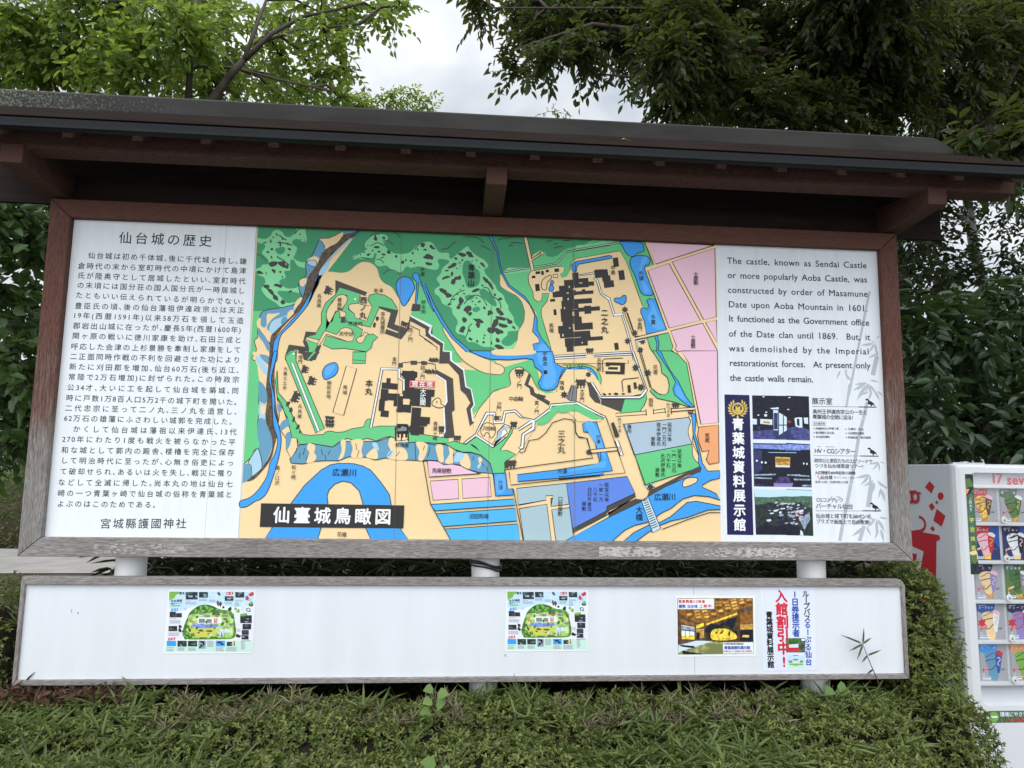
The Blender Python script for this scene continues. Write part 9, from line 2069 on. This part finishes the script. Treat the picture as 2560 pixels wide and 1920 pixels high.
def frame_leaves(LV, P, Nn, k, L, W, tilt, **kw):
    """a whorl of k leaves opening round each shoot P with direction Nn"""
    n = len(P); a = unit(np.cross(Nn, rvec(n))); c = np.cross(Nn, a)
    for i in range(k):
        t = 2*math.pi*i/k+RN.uniform(-.5, .5, n); rad = a*np.cos(t)[:, None]+c*np.sin(t)[:, None]
        ti = tilt+RN.uniform(-.35, .35, n); ax = Nn*np.sin(ti)[:, None]+rad*np.cos(ti)[:, None]; nm = Nn*np.cos(ti)[:, None]-rad*np.sin(ti)[:, None]
        LV.add(P-Nn*.004*i, ax, nm+.25*rvec(n), L*RN.uniform(.65, 1.2, n), W*RN.uniform(.8, 1.15, n), **kw)
def hedge():
    S = thing('azalea_hedge', 'clipped green azalea hedge running along the front of the notice board', 'hedge', (2., -.5, GZ))
    P = []; Nn = []; R_ = random.Random(3)
    for i in range(25000):
        x = R_.uniform(-1.0, 4.42); y = R_.uniform(-1.12, .03); z = hz(x, y)
        g = .5+.5*fbm(x, y, 1.5, 9.)+(.45 if (x < 1.0 and y > -.75) or x < .35 else 0)+(.42 if 2.45 < x < 3.25 and -.75 < y < -.25 else 0)+(.25 if y > -.3 else 0)
        if R_.random() < (g-.8)*1.2 or fbm(x, y, 11., 2.) < -.42: continue
        dx = (hz(x+.03, y)-hz(x-.03, y))/.06; dy = (hz(x, y+.03)-hz(x, y-.03))/.06; nn = Vector((-dx, -dy, 1)).normalized()
        P.append((x, y, z-abs(R_.gauss(0, .022)))); Nn.append(nn+Vector((R_.gauss(0, .3), R_.gauss(0, .3)-.12, R_.gauss(0, .2))))
    ELL = [((4.36, .30, -.80), (.20, .34, .66), 5200), ((4.29, -.05, -1.14), (.20, .34, .46), 3000), ((-.5, .32, -.84), (.40, .38, .6), 1500)]
    for c, r, n in ELL:
        for i in range(n):
            d = Vector((R_.gauss(0, 1), R_.gauss(0, 1), R_.gauss(0, 1))).normalized(); d /= (abs(d.x)**3+abs(d.y)**3+abs(d.z)**3)**.3333
            if d.z < -.5: continue
            k = R_.uniform(.86, 1.03)*(1+.14*MN.noise(Vector((d.x*2.5, d.y*2.5, d.z*2.5+c[0])))); P.append((c[0]+d.x*r[0]*k, c[1]+d.y*r[1]*k, c[2]+d.z*r[2]*k)); Nn.append(d+Vector((R_.gauss(0, .3), R_.gauss(0, .3), .25)))
    P = np.array(P); Nn = unit(np.array([tuple(v) for v in Nn])); LV = Leaves(); frame_leaves(LV, P, Nn, 6, .0235, .0102, .6, curl=.18); LV.obj('foliage', AZ, S)
    b = MB(); nx, ny = 110, 24; V = []
    for j in range(ny):
        for i in range(nx): x = -1.05+5.5*i/(nx-1); y = .06-1.2*j/(ny-1); V.append((x, y, max(hz(x, y)-.055, GZ-.02)))
    b.raw(V, [(j*nx+i, j*nx+i+1, (j+1)*nx+i+1, (j+1)*nx+i) for j in range(ny-1) for i in range(nx-1)], CORE)
    for c, r, n in ELL:
        k = 14; V = [(c[0]+r[0]*.84*math.cos(RAD(t))*math.cos(2*math.pi*j/k), c[1]+r[1]*.84*math.cos(RAD(t))*math.sin(2*math.pi*j/k), c[2]+r[2]*.84*math.sin(RAD(t))) for t in range(-80, 90, 16) for j in range(k)]
        b.raw(V, [(i*k+j, i*k+(j+1) % k, (i+1)*k+(j+1) % k, (i+1)*k+j) for i in range(10) for j in range(k)], CORE)
    b.obj('branches', S)
hedge()
def bamboo_grass():
    R_ = random.Random(12); LV = Leaves(); DV = Leaves(); ST = MB()
    def spray(LVx, P, k, L, W, up=.6):
        P = np.array(P); n = len(P)
        for i in range(k):
            a = RN.uniform(0, 2*math.pi, n); e = RN.normal(up, .35, n); ax = np.stack([np.cos(a)*np.cos(e), np.sin(a)*np.cos(e)-.12, np.sin(e)], 1)
            LVx.add(P, ax, np.array([0, 0, 1.])+.45*rvec(n), L*RN.uniform(.6, 1.25, n), W*RN.uniform(.8, 1.2, n), curl=.35, fold=.1, shape=(.2, .9, .6, .85))
    A = []; B = []
    for i in range(5200):
        x = R_.uniform(-1.0, 4.35); y = R_.uniform(-1.05, .02); z = hz(x, y)
        left = (x < 1.0 and y > -.8) or x < .35; mid = 2.45 < x < 3.3 and -.85 < y < -.2; band = y > -.34
        p = .75 if left or mid else .6 if band else .05
        if R_.random() < p*.42:
            dry = band and (.65 < x < 2.0 or 2.4 < x < 3.5) and R_.random() < .8
            (B if dry else A).append((x, y, z-R_.uniform(.0, .05)))
    spray(LV, A, 5, .10, .0125); spray(DV, B, 9, .07, .0065, .85)
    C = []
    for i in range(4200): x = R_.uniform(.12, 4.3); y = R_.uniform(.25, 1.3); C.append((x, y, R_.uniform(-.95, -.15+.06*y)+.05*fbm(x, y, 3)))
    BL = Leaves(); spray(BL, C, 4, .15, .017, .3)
    o = BL.obj('dark_grass', SHADELEAF); tag(o, 'dark shaded bamboo grass in the gap behind the boards', 'bamboo grass', kind='stuff')
    E_ = []
    for i in range(150): a = R_.uniform(0, 6.28); c = R_.choice(((4.37, .32, -.80, .21, .36, .66), (4.29, -.05, -1.12, .21, .36, .48), (-.5, .3, -.84, .40, .38, .6))); e = R_.uniform(-.2, 1.4); E_.append((c[0]+c[3]*math.cos(a)*math.cos(e), c[1]+c[4]*math.sin(a)*math.cos(e), c[2]+c[5]*math.sin(e)))
    spray(LV, E_, 4, .09, .010, .7)
    o = LV.obj('bamboo_grass', BG); tag(o, 'green bamboo grass growing through the azalea hedge', 'bamboo grass', kind='stuff')
    o = DV.obj('dry_grass', DRY); tag(o, 'dry straw-coloured grass tips along the top of the hedge', 'dry grass', kind='stuff')
    # dark stems and earth bank behind the boards
    b = MB(); nx, ny = 60, 8; V = [(.25+4.5*i/(nx-1), .6+1.3*j/(ny-1), (GZ+(-.30-GZ)*min(1, i/14) if j else GZ)+.05*fbm(i*.2, j*.3, 1.)) for j in range(ny) for i in range(nx)]; b.raw(V, [(j*nx+i, j*nx+i+1, (j+1)*nx+i+1, (j+1)*nx+i) for j in range(ny-1) for i in range(nx-1)], CORE); tag(b.obj('earth_bank'), kind='structure')
    # withered brown leaves under the left end of the notice board
    n = 420; P = np.stack([RN.uniform(-.12, .5, n), RN.uniform(-.12, .06, n), RN.normal(-.70, .018, n)], 1); DL = Leaves(); DL.add(P, rvec(n), rvec(n), RN.uniform(.025, .06, n), RN.uniform(.01, .025, n), curl=.4); tag(DL.obj('withered_leaves', DEAD), 'withered brown leaves heaped under the left end of the notice board', 'dead leaves', kind='stuff')
bamboo_grass()
# bamboo shoot in front of the notice board
S = thing('bamboo_shoot', 'thin bamboo shoot with pointed leaves before the right end of the notice board', 'bamboo', (4.01, -.05, -.78)); b = MB(); P = [(4.05, -.05, -.80), (4.01, -.045, -.66), (3.97, -.04, -.56), (3.945, -.04, -.49)]; b.tube(P, [.003, .0026, .002, .0014], TWIG, 5); b.obj('stem', S, 0, True)
LV = Leaves(); BP = np.array([[3.945, -.04, -.49]]*5+[[3.965, -.042, -.545]]*2+[[3.99, -.045, -.61]]); AX = np.array([[-1, -.1, .42], [-.9, -.2, -.35], [-.45, -.1, -1.05], [.1, -.1, .9], [.7, -.2, .55], [.9, -.1, .35], [-.5, -.2, -.4], [-.5, -.1, -.3]]); LV.add(BP, AX, np.array([[0, -1., .3]]*8), np.array([.125, .085, .085, .08, .055, .08, .05, .045]), .011, .1, .1, (.2, .9, .6, .8)); LV.obj('foliage', leafmat('dark_bamboo_leaf', (.05, .075, .045), (.08, .11, .06), .2), S)
# two broad-leaved weeds climbing through the hedge
HL = leafmat('pale_green_weed_leaf', (.13, .22, .06), (.22, .33, .10), .4, .5, (.3, .45, .12))
def weed(label, x, y, z, h, n):
    S = thing('weed', label, 'weed', (x, y, z)); b = MB(); b.tube([(x-.02, y, z-.1), (x, y, z), (x+.015, y-.02, z+h)], [.003, .0025, .0015], TWIG, 5); b.obj('stem', S, 0, True); LV = Leaves(); r = random.Random(int(x*100+z*50))
    for i in range(n):
        t = i/(n-1); sg = 1 if i % 2 else -1; p = np.array([[x+.015*t+sg*.01, y-.02*t-.02, z+h*t]]); LV.add(p, np.array([[sg*.9, -.5, r.uniform(-.4, .5)]]), np.array([[r.uniform(-.4, .4), -.75, .6]]), r.uniform(.045, .068), r.uniform(.04, .055), .12, .12, (.25, 1.05, .6, .85))
    LV.obj('foliage', HL, S)
weed('pale green broad-leaved weed reaching the lower edge of the notice board', 1.83, -.22, -.77, .15, 7)
weed('pale green broad-leaved weed low in the hedge near the bottom of the picture', 1.86, -.78, -.82, .10, 7)
weed('broad-leaved weed at the foot of the right white post', 3.78, .0, -.78, .09, 8)
